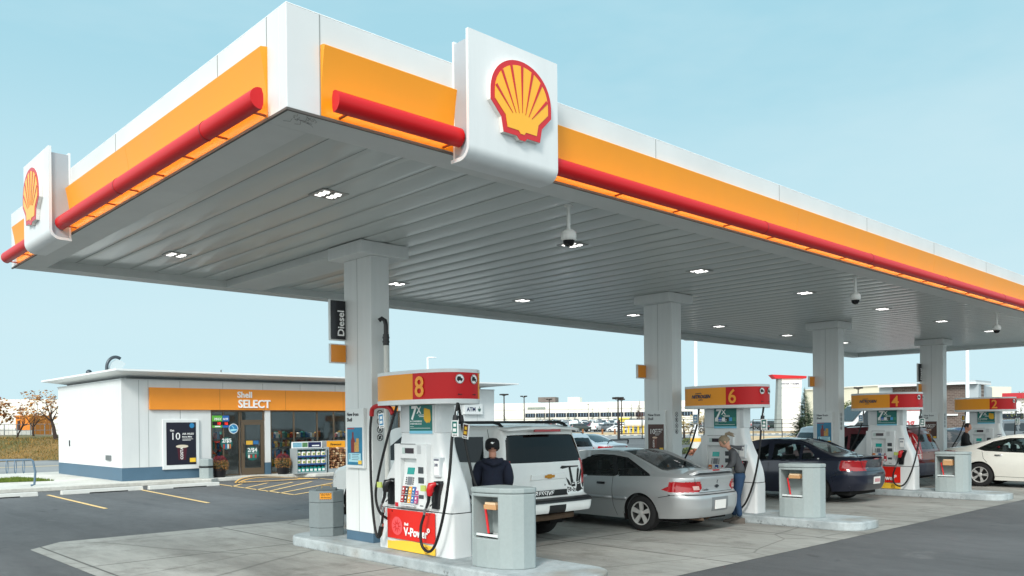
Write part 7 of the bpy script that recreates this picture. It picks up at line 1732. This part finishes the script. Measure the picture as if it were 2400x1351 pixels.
# ---- far buildings
def quadbox(A, B, depth, z0, z1):
    """box whose front runs A to B (ground points), going back by depth"""
    A, B = Vector((A.x, A.y, 0)), Vector((B.x, B.y, 0)); d = (B-A).normalized(); n = Vector((-d.y, d.x, 0)); 
    if n.dot(fw) < 0: n = -n
    mb = MB(); P_ = [A, B, B+n*depth, A+n*depth]; mb.prism([(p.x, p.y) for p in P_], 'z', z0, z1); return mb
MW = M('mall_cream', '#ece8dc', .7, var=.04, scale=.1); MWIN = M('mall_window', '#1e2833', .25, spec=.3)
A_, B_2 = PX(1150, 440), PX(1690, 408); mall = empty('pale_building', (0, 0, 0), label='very long pale office and warehouse building with a dark window band beyond the parking lot', cat='building')
quadbox(A_, B_2, 60, 1.0, 13.0).build('wall', MW, mall)
AB = (B_2-A_); 
def along(px):  # point on the mall front for a bearing
    a0, a1 = 0., 1.
    for _ in range(30):
        m_ = (a0+a1)/2; q = A_+AB*m_; g = Vector((fw.x, fw.y, 0)).normalized(); r = Vector((g.y, -g.x, 0)); b = 1200+FPX*(q.dot(r)/q.dot(g))
        if b < px: a0 = m_
        else: a1 = m_
    return A_+AB*a0
nf = Vector((-AB.y, AB.x, 0)).normalized(); nf = nf if nf.dot(fw) < 0 else -nf
def mz(z): return 1.85+(z-1.1-1.85)*1.275+.35
def mall_panel(px0, px1, z0, z1, nm, mat, off=.25):
    P0, P1 = along(px0)+nf*off, along(px1)+nf*off; mb = MB(); mb.add([(P0.x, P0.y, mz(z0)), (P1.x, P1.y, mz(z0)), (P1.x, P1.y, mz(z1)), (P0.x, P0.y, mz(z1))], [(0, 1, 2, 3)])
    return mb.build(nm, mat, mall, recalc=False)
edges_ = [1221, 1231, 1256, 1279, 1303, 1328, 1354, 1381, 1407, 1434, 1463, 1489, 1516, 1543, 1570, 1597, 1625]
for i in range(1, len(edges_)-1):
    w_ = mall_panel(edges_[i]+.6, edges_[i+1]-1.2, 5.5, 7.2, 'window', MWIN)
    mb = MB()
    for k in range(1, 4):
        q = along(edges_[i]+.6+(edges_[i+1]-edges_[i]-1.8)*k/4)+nf*.3; q2 = q+AB.normalized()*.35; mb.add([(q.x, q.y, mz(5.6)), (q2.x, q2.y, mz(5.6)), (q2.x, q2.y, mz(7.1)), (q.x, q.y, mz(7.1))], [(0, 1, 2, 3)])
    mb.build('mullion', M('mull_grey', '#6d7f8d', .4), w_, recalc=False)
mall_panel(1160, 1700, 8.6, 8.75, 'ledge', M('ledge_grey', '#b9b5a8', .8)); mall_panel(1160, 1700, 4.75, 4.95, 'ledge', M('ledge_grey'))
mall_panel(1210, 1310, 3.6, 3.75, 'ledge', M('ledge_grey')); mall_panel(1237, 1279, 8.9, 9.7, 'company_lettering', M('mall_sign', '#8d968c', .6, var=.5, scale=2))
mall_panel(1305, 1326, 3.3, 3.9, 'low_window', MWIN); mall_panel(1394, 1460, 3.5, 4.1, 'low_window', MWIN); mall_panel(1288, 1303, 2.4, 4.9, 'entrance', M('entrance_tan', '#b5ad94', .7)); mall_panel(1294, 1298, 2.4, 4.8, 'entrance_door', MWIN, .35)
for a0, a1, z1, nm in ((1253, 1294, 14.6, 'roof_unit_brown'), (1324, 1351, 14.3, 'roof_unit_white')):
    m_ = quadbox(along(a0)-nf*8, along(a1)-nf*8, 8, 13.0 if 'white' in nm else 13.6, z1+1.6); m_.build('roof_unit', M('unit_brown', '#6e6560', .7, var=.3, scale=.6) if 'brown' in nm else MW, mall)
m2_ = empty('cream_warehouse', (0, 0, 0), label='cream warehouse wall behind pump 4 and the third column', cat='building')
quadbox(PX(1886, 215), PX(2075, 190), 40, .0, 10.0).build('wall', M('cream_wall', '#e6dec6', .75, var=.04, scale=.2), m2_); quadbox(PX(1885, 214.5), PX(2076, 189.5), .5, 10.0, 10.25).build('cap', MW, m2_)
# brick shop on the right
BRK, n, l, b = nodes_mat('brick_brown'); tcn = N(n, l, 'ShaderNodeTexCoord'); sv = N(n, l, 'ShaderNodeSeparateXYZ', {0: tcn.outputs['Object']}); ax_ = (PX(2285, 74)-PX(2062, 80)).normalized(); dt = N(n, l, 'ShaderNodeVectorMath', {0: tcn.outputs['Object'], 1: tuple(ax_)}, operation='DOT_PRODUCT'); cb = N(n, l, 'ShaderNodeCombineXYZ', {0: dt.outputs['Value'], 1: sv.outputs[2]})
bt = N(n, l, 'ShaderNodeTexBrick', {0: cb.outputs[0], 'Color1': (*lin('#6d5d55'), 1), 'Color2': (*lin('#54463f'), 1), 'Mortar': (*lin('#857b73'), 1), 'Scale': 1., 'Mortar Size': .018, 'Brick Width': .36, 'Row Height': .15}); l.new(bt.outputs[0], b.inputs['Base Color']); b.inputs['Roughness'].default_value = .85
brk = empty('brick_shop', (0, 0, 0), label='brown brick shop with pale cornice beyond pump 4, between the columns', cat='building')
C0, C1, C2 = PX(2062, 80), PX(2285, 74), PX(2318, 82)
quadbox(C0, C1, 2.5, 0, 5.05).build('wall', BRK, brk)
GW = M('render_bluegrey', '#a9b3b7', .7)
m_ = quadbox(PX(2061, 79.8), PX(2092, 79.0), .3, 0, 5.06); m_.build('corner_panel', GW, brk)
mb = MB(); q0, q1 = C1+Vector((0, 0, 0)), C2; dd_ = (q1-q0).normalized(); nn_ = Vector((dd_.y, -dd_.x, 0)); nn_ = nn_ if nn_.dot(fw) < 0 else -nn_
mb.prism([(q0.x+nn_.x*.3, q0.y+nn_.y*.3), (q1.x+nn_.x*.3, q1.y+nn_.y*.3), (q1.x-nn_.x*.5, q1.y-nn_.y*.5), (q0.x-nn_.x*.5, q0.y-nn_.y*.5)], 'z', 0, 5.06); mb.build('side_wall', GW, brk)
m_ = quadbox(PX(2058, 79.4), PX(2288, 73.4), 4.5, 5.07, 5.25); m_.build('cornice', M('cornice_white', '#e4e6e5', .6), brk); quadbox(PX(2060, 79.6), PX(2287, 73.6), 4.4, 5.25, 5.42).build('coping', GW, brk)
quadbox(PX(2200, 75.9), PX(2245, 74.9), .3, 2.3, 2.45).build('canopy_strip', M('cornice_white'), brk)
rb = empty('red_white_shop', (0, 0, 0), label='white shop with a red top band at the right edge', cat='building')
quadbox(PX(2350, 84), PX(2560, 80), 12, 0, 4.0).build('wall', M('cornice_white'), rb); quadbox(PX(2349, 83.7), PX(2561, 79.7), 12.6, 4.0, 4.55).build('red_band', M('shop_red', '#b5202e', .5), rb)
quadbox(PX(2349, 83.6), PX(2400, 82.6), .3, 2.0, 2.5).build('window', MWIN, rb)
# hut, barriers and wall on the left behind the bank
hut = empty('orange_hut', (0, 0, 0), label='small orange hut with a dark door behind the left fence', cat='hut')
quadbox(PX(37, 84), PX(70, 84), 4, 1.2, 3.25).build('wall', M('hut_orange', '#d98026', .7), hut); quadbox(PX(41, 83.9), PX(46, 83.9), .1, 1.3, 2.7).build('door', M('door_brown', '#3a2118', .6), hut)
wh = empty('white_warehouse', (0, 0, 0), label='long white warehouse beyond the bank at far left', cat='building'); quadbox(PX(-200, 120), PX(420, 125), 20, 1.0, 6.2).build('wall', MW, wh)
for px0, px1, t in ((-30, 36, 'left'), (37, 78, 'right')):
    q = empty('site_barrier', (0, 0, 0), label='pale concrete block barrier behind the fence, %s one' % t, cat='barrier'); quadbox(PX(px0, 76), PX(px1, 77), 1.2, 1.15, 1.95 if t == 'left' else 1.75).build('block', M('stop_concrete'), q, bevel=.05)
def chain_fence(name, P_, z0f, h, label, post=.03, mesh_mat=None, rails=(1.,), pickets=0, mat=None, posts=None):
    t = empty(name, (0, 0, 0), label=label, cat='fence'); mat = mat or STEEL
    for i, p in enumerate(P_):
        mb = MB(); mb.cyl((p.x, p.y, z0f(p)), (p.x, p.y, z0f(p)+h), post, 6); mb.build('post', mat, t)
    for r_ in rails:
        mb = MB(); mb.tube([(p.x, p.y, z0f(p)+h*r_) for p in P_], post*.6, 5); mb.build('rail', mat, t)
    if pickets:
        mb = MB(); n_ = 0
        for a, b in zip(P_[:-1], P_[1:]):
            k = int((b-a).length/pickets)
            for i in range(k):
                q = a.lerp(b, i/k); mb.box(q.x-.008, q.x+.008, q.y-.008, q.y+.008, z0f(q)+.08, z0f(q)+h*.97)
        mb.build('pickets', mat, t, recalc=False)
    return t
chain_fence('wire_fence', [PX(px, 69) for px in (-20, 10, 40, 72, 105, 140)], lambda p: 1.25, 1.0, 'grey wire fence along the top of the grassy bank at far left', .04, rails=(1., .5, .1), pickets=.35)
BLKF = M('fence_black', '#17181a', .5)
chain_fence('iron_fence', [PX(px, 98) for px in (1452, 1505, 1513, 1560, 1602, 1650, 1700)], lambda p: 0, 2.3, 'tall black mesh fence beyond the road left of pump 6', .07, rails=(1., .62, .3, .04), mat=BLKF)
chain_fence('iron_fence', [PX(px, 86) for px in (1765, 1790, 1833, 1875, 1930)], lambda p: 0, 2.15, 'black rail fence in front of the tall panel sign', .045, rails=(1., .8, .6, .4), mat=BLKF)
chain_fence('iron_fence', [PX(px, 50) for px in (2352, 2375, 2396, 2430)], lambda p: 0, 1.9, 'black picket fence at the right edge behind pump 2', .04, rails=(1., .1), pickets=.16, mat=BLKF)
for i, px in enumerate((9, 55, 75)):
    p = PX(px, 55.5); q = empty('bank_post', (p.x, p.y, .1), label='short post at the foot of the dry bank', cat='post', group='short posts at the foot of the bank'); mb = MB(); mb.cyl((0, 0, 0), (0, 0, .75), .07, 8); mb.build('shaft', M('post_grey', '#8f8a80', .8), q)
# tall panel sign
py = empty('panel_sign', tuple(PX(1851, 170)), label='tall white panel sign with a red roof slab and grey stone pillar', cat='sign')
g_ = Vector((fw.x, fw.y, 0)).normalized(); rv = Vector((g_.y, -g_.x, 0)); TR = Matrix(((rv.x, g_.x, 0, 0), (rv.y, g_.y, 0, 0), (0, 0, 1, 0), (0, 0, 0, 1)))
def lp(mb): return mb.xf(TR @ Matrix.Diagonal((1.72, 1.72, 1.83, 1)) @ Matrix.Translation((0, 0, -.25)))      # local x = right, y = away
mb = MB(); mb.prism([(-1.70, .2), (-1.05, .2), (-1.0, 6.1), (-1.40, 6.1)], 'y', -.3, .6); lp(mb).build('pillar', M('stone_grey', '#8b9596', .8, var=.12, scale=2), py)
mb = MB(); mb.add([(-2.25, -.6, 6.55), (1.85, -.6, 6.35), (1.85, .9, 6.35), (-2.25, .9, 6.55), (-1.8, -.5, 6.1), (1.85, -.5, 6.1), (1.85, .9, 6.1), (-1.8, .9, 6.1)], [(0, 1, 2, 3), (4, 5, 6, 7), (0, 1, 5, 4), (1, 2, 6, 5), (2, 3, 7, 6), (3, 0, 4, 7)]); lp(mb).build('roof_slab', M('slab_red', '#cf2a34', .5), py)
mb = MB(); mb.box(-1.05, 1.25, 0, .5, .9, 6.1); lp(mb).build('core', M('sign_core', '#f2f2f0', .5), py)
zz = 5.05
for i in range(6):
    mb = MB(); mb.box(-1.04, 1.35-.03*i, -.12, -.001, zz-.80, zz-.03); lp(mb).build('panel', M('panel_white', '#f5f5f3', .4), py); 
    mb = MB(); mb.box(-1.04, 1.3-.03*i, -.09, -.001, zz-.03, zz); lp(mb).build('panel_gap', M('gap_grey', '#8a8f92', .6), py); zz -= .80
mb = MB(); mb.box(-1.04, 1.40, -.2, -.001, 5.1, 6.08); lp(mb).build('top_panel', M('panel_white'), py)
mb = MB(); put_text(mb, 'AVIATION', .30, (-1.0, -.205, 5.42), '-Y', bold=.04, sx=.66); put_text(mb, 'CROSSING', .30, (.24, -.205, 5.42), '-Y', bold=.04, sx=.62); ring_disc(mb, '-Y', (.11, -.203, 5.52), .06, .10, 0, n=16); lp(mb).build('lettering', NAVY, py)
# lamp posts
LPM = M('lamp_post_dark', '#2c2420', .6)
def lamp_post(px, d, y_top, label, heads=3, sc=1.):
    b = PX(px, d); zb = tz(d); zt = PX(px, d, y_top).z; t = empty('lamp_post', (b.x, b.y, zb), label=label, cat='lamp post', group='dark multi-head lamp posts in the lot')
    h = zt-zb; mb = MB(); mb.cyl((0, 0, 0), (0, 0, h), .13*sc, 8, 0, .09*sc); mb.build('pole', LPM, t)
    for k in range(heads):
        a = 2*PI*k/heads+.5; dx, dy = math.cos(a), math.sin(a); mb = MB(); mb.tube([(0, 0, h-.3), (dx*.42*sc, dy*.42*sc, h-.1)], .04*sc, 5); mb.box(dx*.5*sc-.2*sc, dx*.5*sc+.2*sc, dy*.5*sc-.2*sc, dy*.5*sc+.2*sc, h-.12, h+.14*sc); mb.build('lamp_head', LPM, t)
    return t
lamp_post(1182, 205, 936, 'leftmost dark lamp post in the lot, thick, with four heads', 4, 1.5); lamp_post(1229, 215, 940, 'dark lamp post second from the left in the lot', 3, 1.3); lamp_post(1288, 230, 947, 'dark lamp post in the lot right of the brown roof unit', 3, 1.2)
lamp_post(1449, 100, 944, 'dark lamp post before the second column, front of a pair', 4, .9); lamp_post(1457, 140, 947, 'dark lamp post before the second column, rear of a pair', 3, .9); lamp_post(1379, 250, 958, 'thin dark lamp post at the middle of the window band', 2, .7)
lamp_post(2012, 120, 920, 'dark lamp post just above the yellow top of pump 4', 3, .9)
def white_pole(px, d, y_top, label, ped=True):
    b = PX(px, d); zt = PX(px, d, y_top).z; t = empty('light_mast', (b.x, b.y, 0), label=label, cat='light mast', group='tall white light masts'); WM = M('mast_white', '#f3f5f5', .35)
    mb = MB(); mb.cyl((0, 0, .8), (0, 0, zt), .13, 12, 0, .12); mb.build('pole', WM, t, smooth=50)
    mb = MB(); mb.tube([tuple(rv*-.75+Vector((0, 0, zt))), tuple(rv*.75+Vector((0, 0, zt)))], .04, 6); mb.build('cross_arm', WM, t)
    for s_ in (-1, 1):
        c = rv*s_*.6; mb = MB(); mb.box(c.x-.2, c.x+.2, c.y-.14, c.y+.14, zt-.02, zt+.08); mb.build('lamp_head', M('head_grey', '#a9adb0', .4), t)
    if ped:
        mb = MB(); mb.cyl((0, 0, 0), (0, 0, .95), .42, 16); mb.build('pedestal', M('stop_concrete'), t, smooth=50); mb = MB(); mb.cyl((0, 0, .55), (0, 0, .8), .427, 16); mb.build('yellow_band', M('paint_amber', '#efb13a', .6), t, smooth=50)
white_pole(1632, 58, 808, 'tall white light mast with two heads, left of the tall panel sign'); white_pole(2268, 58, 780, 'tall white light mast in front of the brick shop, above pump 2')
b = PX(1004, 70); t = empty('light_mast', (b.x, b.y, 0), label='white street light with one arm seen above pump 8', cat='light mast'); mb = MB(); zt = PX(1004, 70, 849).z; mb.cyl((0, 0, 0), (0, 0, zt), .09, 8); mb.build('pole', M('mast_white'), t); mb = MB(); e_ = rv*.55; mb.tube([(0, 0, zt), (e_.x, e_.y, zt+.02)], .05, 6); mb.box(e_.x-.15, e_.x+.15, e_.y-.1, e_.y+.1, zt-.03, zt+.05); mb.build('arm', M('mast_white'), t)
# bollards and tank cage
for i, px in enumerate((1462, 1473, 1484, 1496, 1507, 1366, 1412, 1441)):
    p = PX(px, 146); yb = px > 1460; q = empty('bollard', (p.x, p.y, tz(146)), label='yellow steel bollard around the propane cage' if yb else 'brown wooden post on the dirt strip', cat='bollard' if yb else 'post', group='yellow bollards at the cage' if yb else 'brown posts on the dirt strip')
    mb = MB(); mb.cyl((0, 0, 0), (0, 0, 1.45 if yb else .95), .16, 8); mb.build('shaft', M('bollard_yellow', '#e8c33a', .6) if yb else M('wood_post', '#8a5c3c', .9), q)
tk = empty('propane_tank', tuple(PX(1490, 156, None, 0)), label='white horizontal propane tank behind the yellow bollards', cat='tank'); mb = MB(); mb.tube([tuple(-rv*2.1+Vector((0, 0, 1.9))), tuple(-rv*1.9+Vector((0, 0, 1.9))), tuple(rv*1.9+Vector((0, 0, 1.9))), tuple(rv*2.1+Vector((0, 0, 1.9)))], [.35, .75, .75, .35], 14); mb.build('vessel', WHITE, tk, smooth=50)
mb = MB()
for s_ in (-1.3, 1.3): c = rv*s_; mb.box(c.x-.15, c.x+.15, c.y-.3, c.y+.3, 0, 1.3)
mb.build('stand', M('stop_concrete'), tk)
ls = empty('lot_sign', tuple(PX(1463, 158, None, 0)), label='yellow sign board on a post above the propane cage', cat='sign'); mb = MB(); a_, c_2 = -rv*1.0, rv*1.0; mb.prism([(a_.x, a_.y), (c_2.x, c_2.y), (c_2.x+g_.x*.1, c_2.y+g_.y*.1), (a_.x+g_.x*.1, a_.y+g_.y*.1)], 'z', 2.2, 3.0); mb.build('board', M('board_yellow', '#d9c95a', .6), ls); mb = MB(); mb.cyl((0, 0, 0), (0, 0, 2.2), .06, 6); mb.build('post', LPM, ls)
# shrubs by the far kerb
def shrub(px, d, r, cols, label, seed=0):
    p = PX(px, d); rn = random.Random(seed); t = empty('shrub', (p.x, p.y, tz(d)), label=label, cat='shrub'); mb = MB()
    for _ in range(500):
        a, f = rn.uniform(0, 6.28), rn.uniform(0, 1)**.5; z = rn.uniform(.0, 1); q = math.sqrt(max(0, 1-z*z)); c = Vector((r*f*q*math.cos(a)*1.5, r*f*q*math.sin(a), r*.75*z)); s = rn.uniform(.03, .08); u = Vector((rn.uniform(-1, 1), rn.uniform(-1, 1), rn.uniform(-1, 1))).normalized()*s; v = u.orthogonal().normalized()*s; mb.add([c-u, c-v, c+u, c+v], [(0, 1, 2, 3)], rn.randrange(len(cols)))
    mb.build('foliage', cols, t, recalc=False)
shrub(1612, 50, .5, GR_, 'low green shrub left of the pedestal beside pump 6', 1); shrub(1632, 48, .45, [M('rust_a'), M('rust_c')], 'low red-brown shrub left of pump 6', 2); shrub(1612, 72, .7, GR_, 'green ground shrub at the far kerb left of the mast', 3)
# ---- parked cars beyond the canopy
import copy
def variant(sp, **k):
    q = copy.deepcopy({a: b for a, b in sp.items() if a not in ('cladmat', 'sideglass', 'rearglass', 'handles', 'mirrormat')}); 
    for a in ('cladmat', 'sideglass', 'rearglass', 'handles', 'mirrormat'):
        if a in sp: q[a] = sp[a]
    q.update(k); return q
SILV2 = paint('paint_ice', '#bcc2c8', .4, .35)
WAG = variant(CRV, L=4.7, rear_clad=None, clad=[], top=[(0, 1.30), (.03, 1.42), (.15, 1.47), (.6, 1.50), (1.6, 1.51), (2.3, 1.48), (2.8, 1.30), (3.2, 1.08), (3.4, .98), (4.0, .92), (4.4, .84), (4.7, .70)], belt=[(0, .98), (2.6, .94), (3.4, .92), (4.7, .85)],
    rear_win=[[(-.1, 1.02), (.60, 1.03), (.50, 1.36), (-.1, 1.38)]], side_win=[[(.5, 1.0), (1.15, .98), (1.15, 1.36), (.66, 1.34)], [(1.25, .98), (2.0, .97), (2.0, 1.38), (1.25, 1.37)], [(2.08, .97), (3.0, .95), (2.6, 1.25), (2.08, 1.38)]],
    lamp_x=[[(.62, .82), (.62, 1.0), (1.2, 1.02), (1.2, .82)]], lamp_s=[[(-.1, .82), (-.1, 1.02), (.3, 1.0), (.3, .85)]], snapS=[], snapU=[], sideglass=DARKG, rearglass=MIDG, seams=[], arch=.39, wheels=[1.0, 3.68])
wg, car, fin = build_car(WAG, 'wagon', 'silver estate car with dark rear glass, seen between the white SUV and the coupe', 'car', SILV2, (22.3, 20.1+2.35, 0), 0, .8)
mb = MB(); rear_patch(mb, car, [(-.16, .78), (.16, .78), (.16, .92), (-.16, .92)], .012, th=.01); fin(mb, 'number_plate', PLATE); mb = MB()
for sg in (-1, 1): mb.tube([(sg*.58, .5, 1.50), (sg*.58, .65, 1.56), (sg*.58, 2.0, 1.56), (sg*.58, 2.15, 1.50)], .02, 6)
fin(mb, 'roof_rail', BLKPL)
SPS = variant(COB, snapS=[], snapU=[], snapT=[], seams=[], rearglass=MIDG, sideglass=DARKG)
sps, car, fin = build_car(SPS, 'sedan', 'silver sedan with a black rear wing, parked beyond the coupe', 'car', SILV2, (25.4, 21.0+2.29, 0), 0, .8)
mb = MB(); mb.tube([(-.62, .05, 1.06), (-.58, .0, 1.19), (-.5, -.02, 1.21), (.5, -.02, 1.21), (.58, .0, 1.19), (.62, .05, 1.06)], .035, 8, flat=.5); fin(mb, 'rear_wing', BLKPL, smooth=50)
mb = MB(); rear_patch(mb, car, [(-.60, .82), (.60, .82), (.62, 1.0), (-.62, 1.0)], .006); fin(mb, 'dark_rear_panel', BLKPL)
# low-detail shared meshes for the distant lot
PCK = variant(TAH, top=[(0, 1.22), (.1, 1.25), (1.75, 1.27), (1.85, 1.8), (2.1, 1.88), (3.0, 1.86), (3.4, 1.60), (3.8, 1.3), (4.6, 1.22), (5.4, 1.1)], L=5.4, side_win=[[(1.95, 1.32), (2.6, 1.32), (2.6, 1.72), (2.1, 1.72)], [(2.7, 1.32), (3.5, 1.30), (3.2, 1.68), (2.7, 1.72)]], rear_win=[], rear=[(.3, .1), (.6, 0), (.9, .05), (1.3, .05), (2, .05)], wind=[[(-.1, 3.1), (.6, 3.1), (.7, 3.6), (-.1, 3.7)]], front=[(.3, 5.3), (.5, 5.4), (1.0, 5.35), (1.3, 5.0)], snapS=[], snapU=[])
def lowcar(sp, nm, body):
    car = Car(variant(sp, snapS=[], snapU=[], snapT=[])); V, F, cen, rgs, top = car.quads(.28); ct = car.classify(V, F, cen, rgs, top); V = V-np.array([0, sp['L']/2, 0])
    keep = ct >= 0; idx = {0: 0, 1: 1, 2: 1, 3: 1, 4: 1, 5: 3, 6: 0, 7: 4}; mi = np.array([idx.get(int(c), 0) for c in ct[keep]]); f = F[keep]
    v2 = np.vstack([V, V*np.array([-1, 1, 1])]); f2 = np.vstack([f, f[:, ::-1]+len(V)]); mb = MB(); mb.v = [tuple(p) for p in v2]; mb.f = [tuple(int(a) for a in q) for q in f2]; mb.m = [int(a) for a in np.concatenate([mi, mi])]
    for w_ in sp['wheels']:
        for sg in (-1, 1):
            mb.cyl((sg*(sp['W']/2-.25), w_-sp['L']/2, sp['wr']), (sg*(sp['W']/2-.02), w_-sp['L']/2, sp['wr']), sp['wr'], 14, 2); mb.cyl((sg*(sp['W']/2-.03), w_-sp['L']/2, sp['wr']), (sg*(sp['W']/2-.0), w_-sp['L']/2, sp['wr']), sp['wr']*.6, 10, 4)
    mb.box(-sp['W']*.4, sp['W']*.4, -sp['L']/2+.3, sp['L']/2-.3, .25, .6, 2)
    o = mb.build(nm, [body, M('lot_glass', '#1d2a30', .12), TYRE, LAMPR, M('lot_rim', '#a9abac', .4, .2)], None, smooth=50); o.data.validate(); me = o.data; D.objects.remove(o); return me
COLS = [('white', '#e6e8e8'), ('silver', '#a9adb0'), ('dark green', '#1f302c'), ('grey', '#5c6469'), ('black', '#17191c'), ('red', '#7a1d20'), ('blue', '#2a3d5c')]
LM = {}
for sk, sp_ in (('sedan', COB), ('suv', TAH), ('pickup', PCK), ('hatchback', CRV)):
    for cn, ch in COLS:
        if (sk, cn) in (('hatchback', 'dark green'), ('pickup', 'blue')): continue
        LM[(sk, cn)] = lowcar(sp_, sk, paint('lot_'+cn.replace(' ', '_'), ch, .15, .3))
rn = random.Random(21); keys = list(LM.keys()); wts = [{'white': 5, 'silver': 5, 'dark green': 1.5, 'grey': 3, 'black': 2.5, 'red': 1, 'blue': 1.2}[k[1]] for k in keys]
def place(key, px, d, rot, label, group, cat='car'):
    p = PX(px, d); o = D.objects.new({'pickup': 'pickup_truck', 'suv': 'parked_suv', 'sedan': 'parked_sedan', 'hatchback': 'parked_hatchback'}[key[0]], LM[key]); COL.objects.link(o); o.location = (p.x, p.y, tz(d)+.01); o.rotation_euler = (0, 0, rot); tag(o, label, cat, group); return o
RB = math.atan2(rv.y, rv.x)-PI/2           # heading that points to the right across the view
G_ = 'cars in the far parking lot'
place(('suv', 'dark green'), 1362, 182, RB+.25, 'dark green SUV seen side-on in the front row of the far lot', G_, 'suv'); place(('pickup', 'white'), 1397, 184, RB+1.1-PI*.0, 'white pickup in the front row of the far lot right of the dark green SUV', G_, 'pickup')
place(('suv', 'grey'), 1424, 184, RB-.7+PI, 'grey SUV in the front row of the far lot above the coupe roof', G_, 'suv'); place(('sedan', 'white'), 1446, 180, RB-.6+PI, 'white sedan in the front row of the far lot nearest the yellow bollards', G_)
place(('sedan', 'silver'), 1331, 184, RB+.9, 'silver sedan in the front row of the far lot left of the dark green SUV', G_)
FT = {198: 'second', 214: 'third', 232: 'fourth', 254: 'fifth', 280: 'sixth', 312: 'rearmost'}
place(('pickup', 'silver'), 1478, 186, RB+1.2, 'silver pickup in the front row of the far lot behind the yellow bollards', G_, 'pickup')
for d in (198, 214, 232, 254, 280, 312):
    step = 3.0*FPX/d; px = 1262+rn.uniform(0, 20)
    while px < 1512:
        if rn.random() < .95:
            k = rn.choices(keys, wts)[0]; place(k, px, d+rn.uniform(-1, 1), RB+PI/2+rn.choice((0, PI))+rn.uniform(-.35, .35), '%s %s in the %s row of the far lot beyond the coupe' % (k[1], k[0], FT[d]), '%s %ss in the %s row of the far lot' % (k[1], k[0], FT[d]), k[0] if k[0] != 'sedan' and k[0] != 'hatchback' else 'car')
        px += step*rn.uniform(.85, 1.1)
for i, px in enumerate((1606, 1622, 1636, 1611, 1630)):
    k = [('sedan', 'white'), ('suv', 'silver'), ('sedan', 'grey'), ('pickup', 'white'), ('suv', 'black')][i]; place(k, px, 150+i*14, RB+.4*i, '%s %s glimpsed between the second column and pump 6' % (k[1], k[0]), 'cars between the second column and pump 6')
for i, (px, d) in enumerate(((1772, 192), (1790, 186), (1803, 205), (1779, 215), (1796, 222), (1812, 200), (1930, 160), (1944, 172))):
    k = [('suv', 'grey'), ('sedan', 'dark green'), ('suv', 'black'), ('sedan', 'silver'), ('sedan', 'grey'), ('suv', 'dark green'), ('sedan', 'white'), ('suv', 'silver')][i]; place(k, px, d, RB+.5+i, '%s %s on the raised lot %s' % (k[1], k[0], 'left of the tall panel sign' if px < 1900 else 'behind the spruce'), 'cars on the raised lot by the panel sign')
# white service van with lettering
p = PX(2085, 40); vn = empty('service_van', (p.x, p.y, 0), rz=math.atan2(rv.y, rv.x)+.12, label='white service van with red Heating lettering behind pump 4', cat='van')
mb = MB(); mb.prism([(-2.9, .45), (2.6, .45), (2.6, 2.75), (-.7, 2.75), (-1.1, 2.60), (-1.75, 1.85), (-2.75, 1.45), (-2.9, 1.2)], 'y', 0, 2.0); mb.build('body', WHITE, vn, bevel=.06)
mb = MB(); mb.prism([(-1.62, 1.82), (-1.10, 2.45), (-.75, 2.45), (-.75, 1.55), (-1.9, 1.55)], 'y', -.02, .0); mb.build('side_window', M('lot_glass'), vn); mb = MB(); mb.add([(-1.08, .12, 2.58), (-1.08, 1.88, 2.58), (-1.78, 1.88, 1.86), (-1.78, .12, 1.86)], [(0, 1, 2, 3)]); mb.xf(Matrix.Translation((-.03, 0, .03))).build('windscreen', M('lot_glass'), vn, recalc=False)
mb = MB(); mb.box(-.4, 2.6, -.02, 0, 2.35, 2.6); mb.build('red_stripe', M('van_red', '#c9302c', .5), vn)
mb = MB(); put_text(mb, 'Heating', .52, (-.35, -.012, 1.60), '-Y', bold=.02); put_text(mb, 'Plumbing', .15, (-.25, -.012, 2.14), '-Y'); mb.build('lettering', M('van_letter', '#c2454a', .5), vn)
for x in (-2.0, 1.7): mb = MB(); mb.lathe([(.20, -.12), (.36, -.11), (.36, .11), (.20, .12)], (x, .12, .36), 20, 0, 'y'); mb.build('wheel', TYRE, vn)
place(('suv', 'grey'), 2405, 44, RB+.15, 'dark grey SUV at the right edge behind the white sedan', 'vehicles behind pump 2', 'suv').location.z = 0
place(('sedan', 'blue'), 2243, 46, RB+PI, 'blue car with a red lamp, seen left of pump 2', 'vehicles behind pump 2').location.z = 0
place(('hatchback', 'silver'), 2006, 30, RB+.3, 'pale car glimpsed between the third column and pump 4', 'vehicles behind pump 4').location.z = 0
place(('sedan', 'black'), 2225, 36, RB-.3, 'black car with open door beside pump 2', 'vehicles behind pump 2').location.z = 0

split_loose({'side_moulding', 'lamp_surround', 'lottery_print', 'side_window', 'base_band', 'mast_cover', 'card_reader', 'arch_lip', 'panel_lock', 'bracket', 'collar', 'roof_rail', 'soft_key', 'rear_window', 'windscreen', 'cladding', 'tail_lamp', 'stand', 'hose_ferrule', 'spoiler_foot', 'door_notice', 'ferrule', 'wall_seam_', 'reverse_light'})
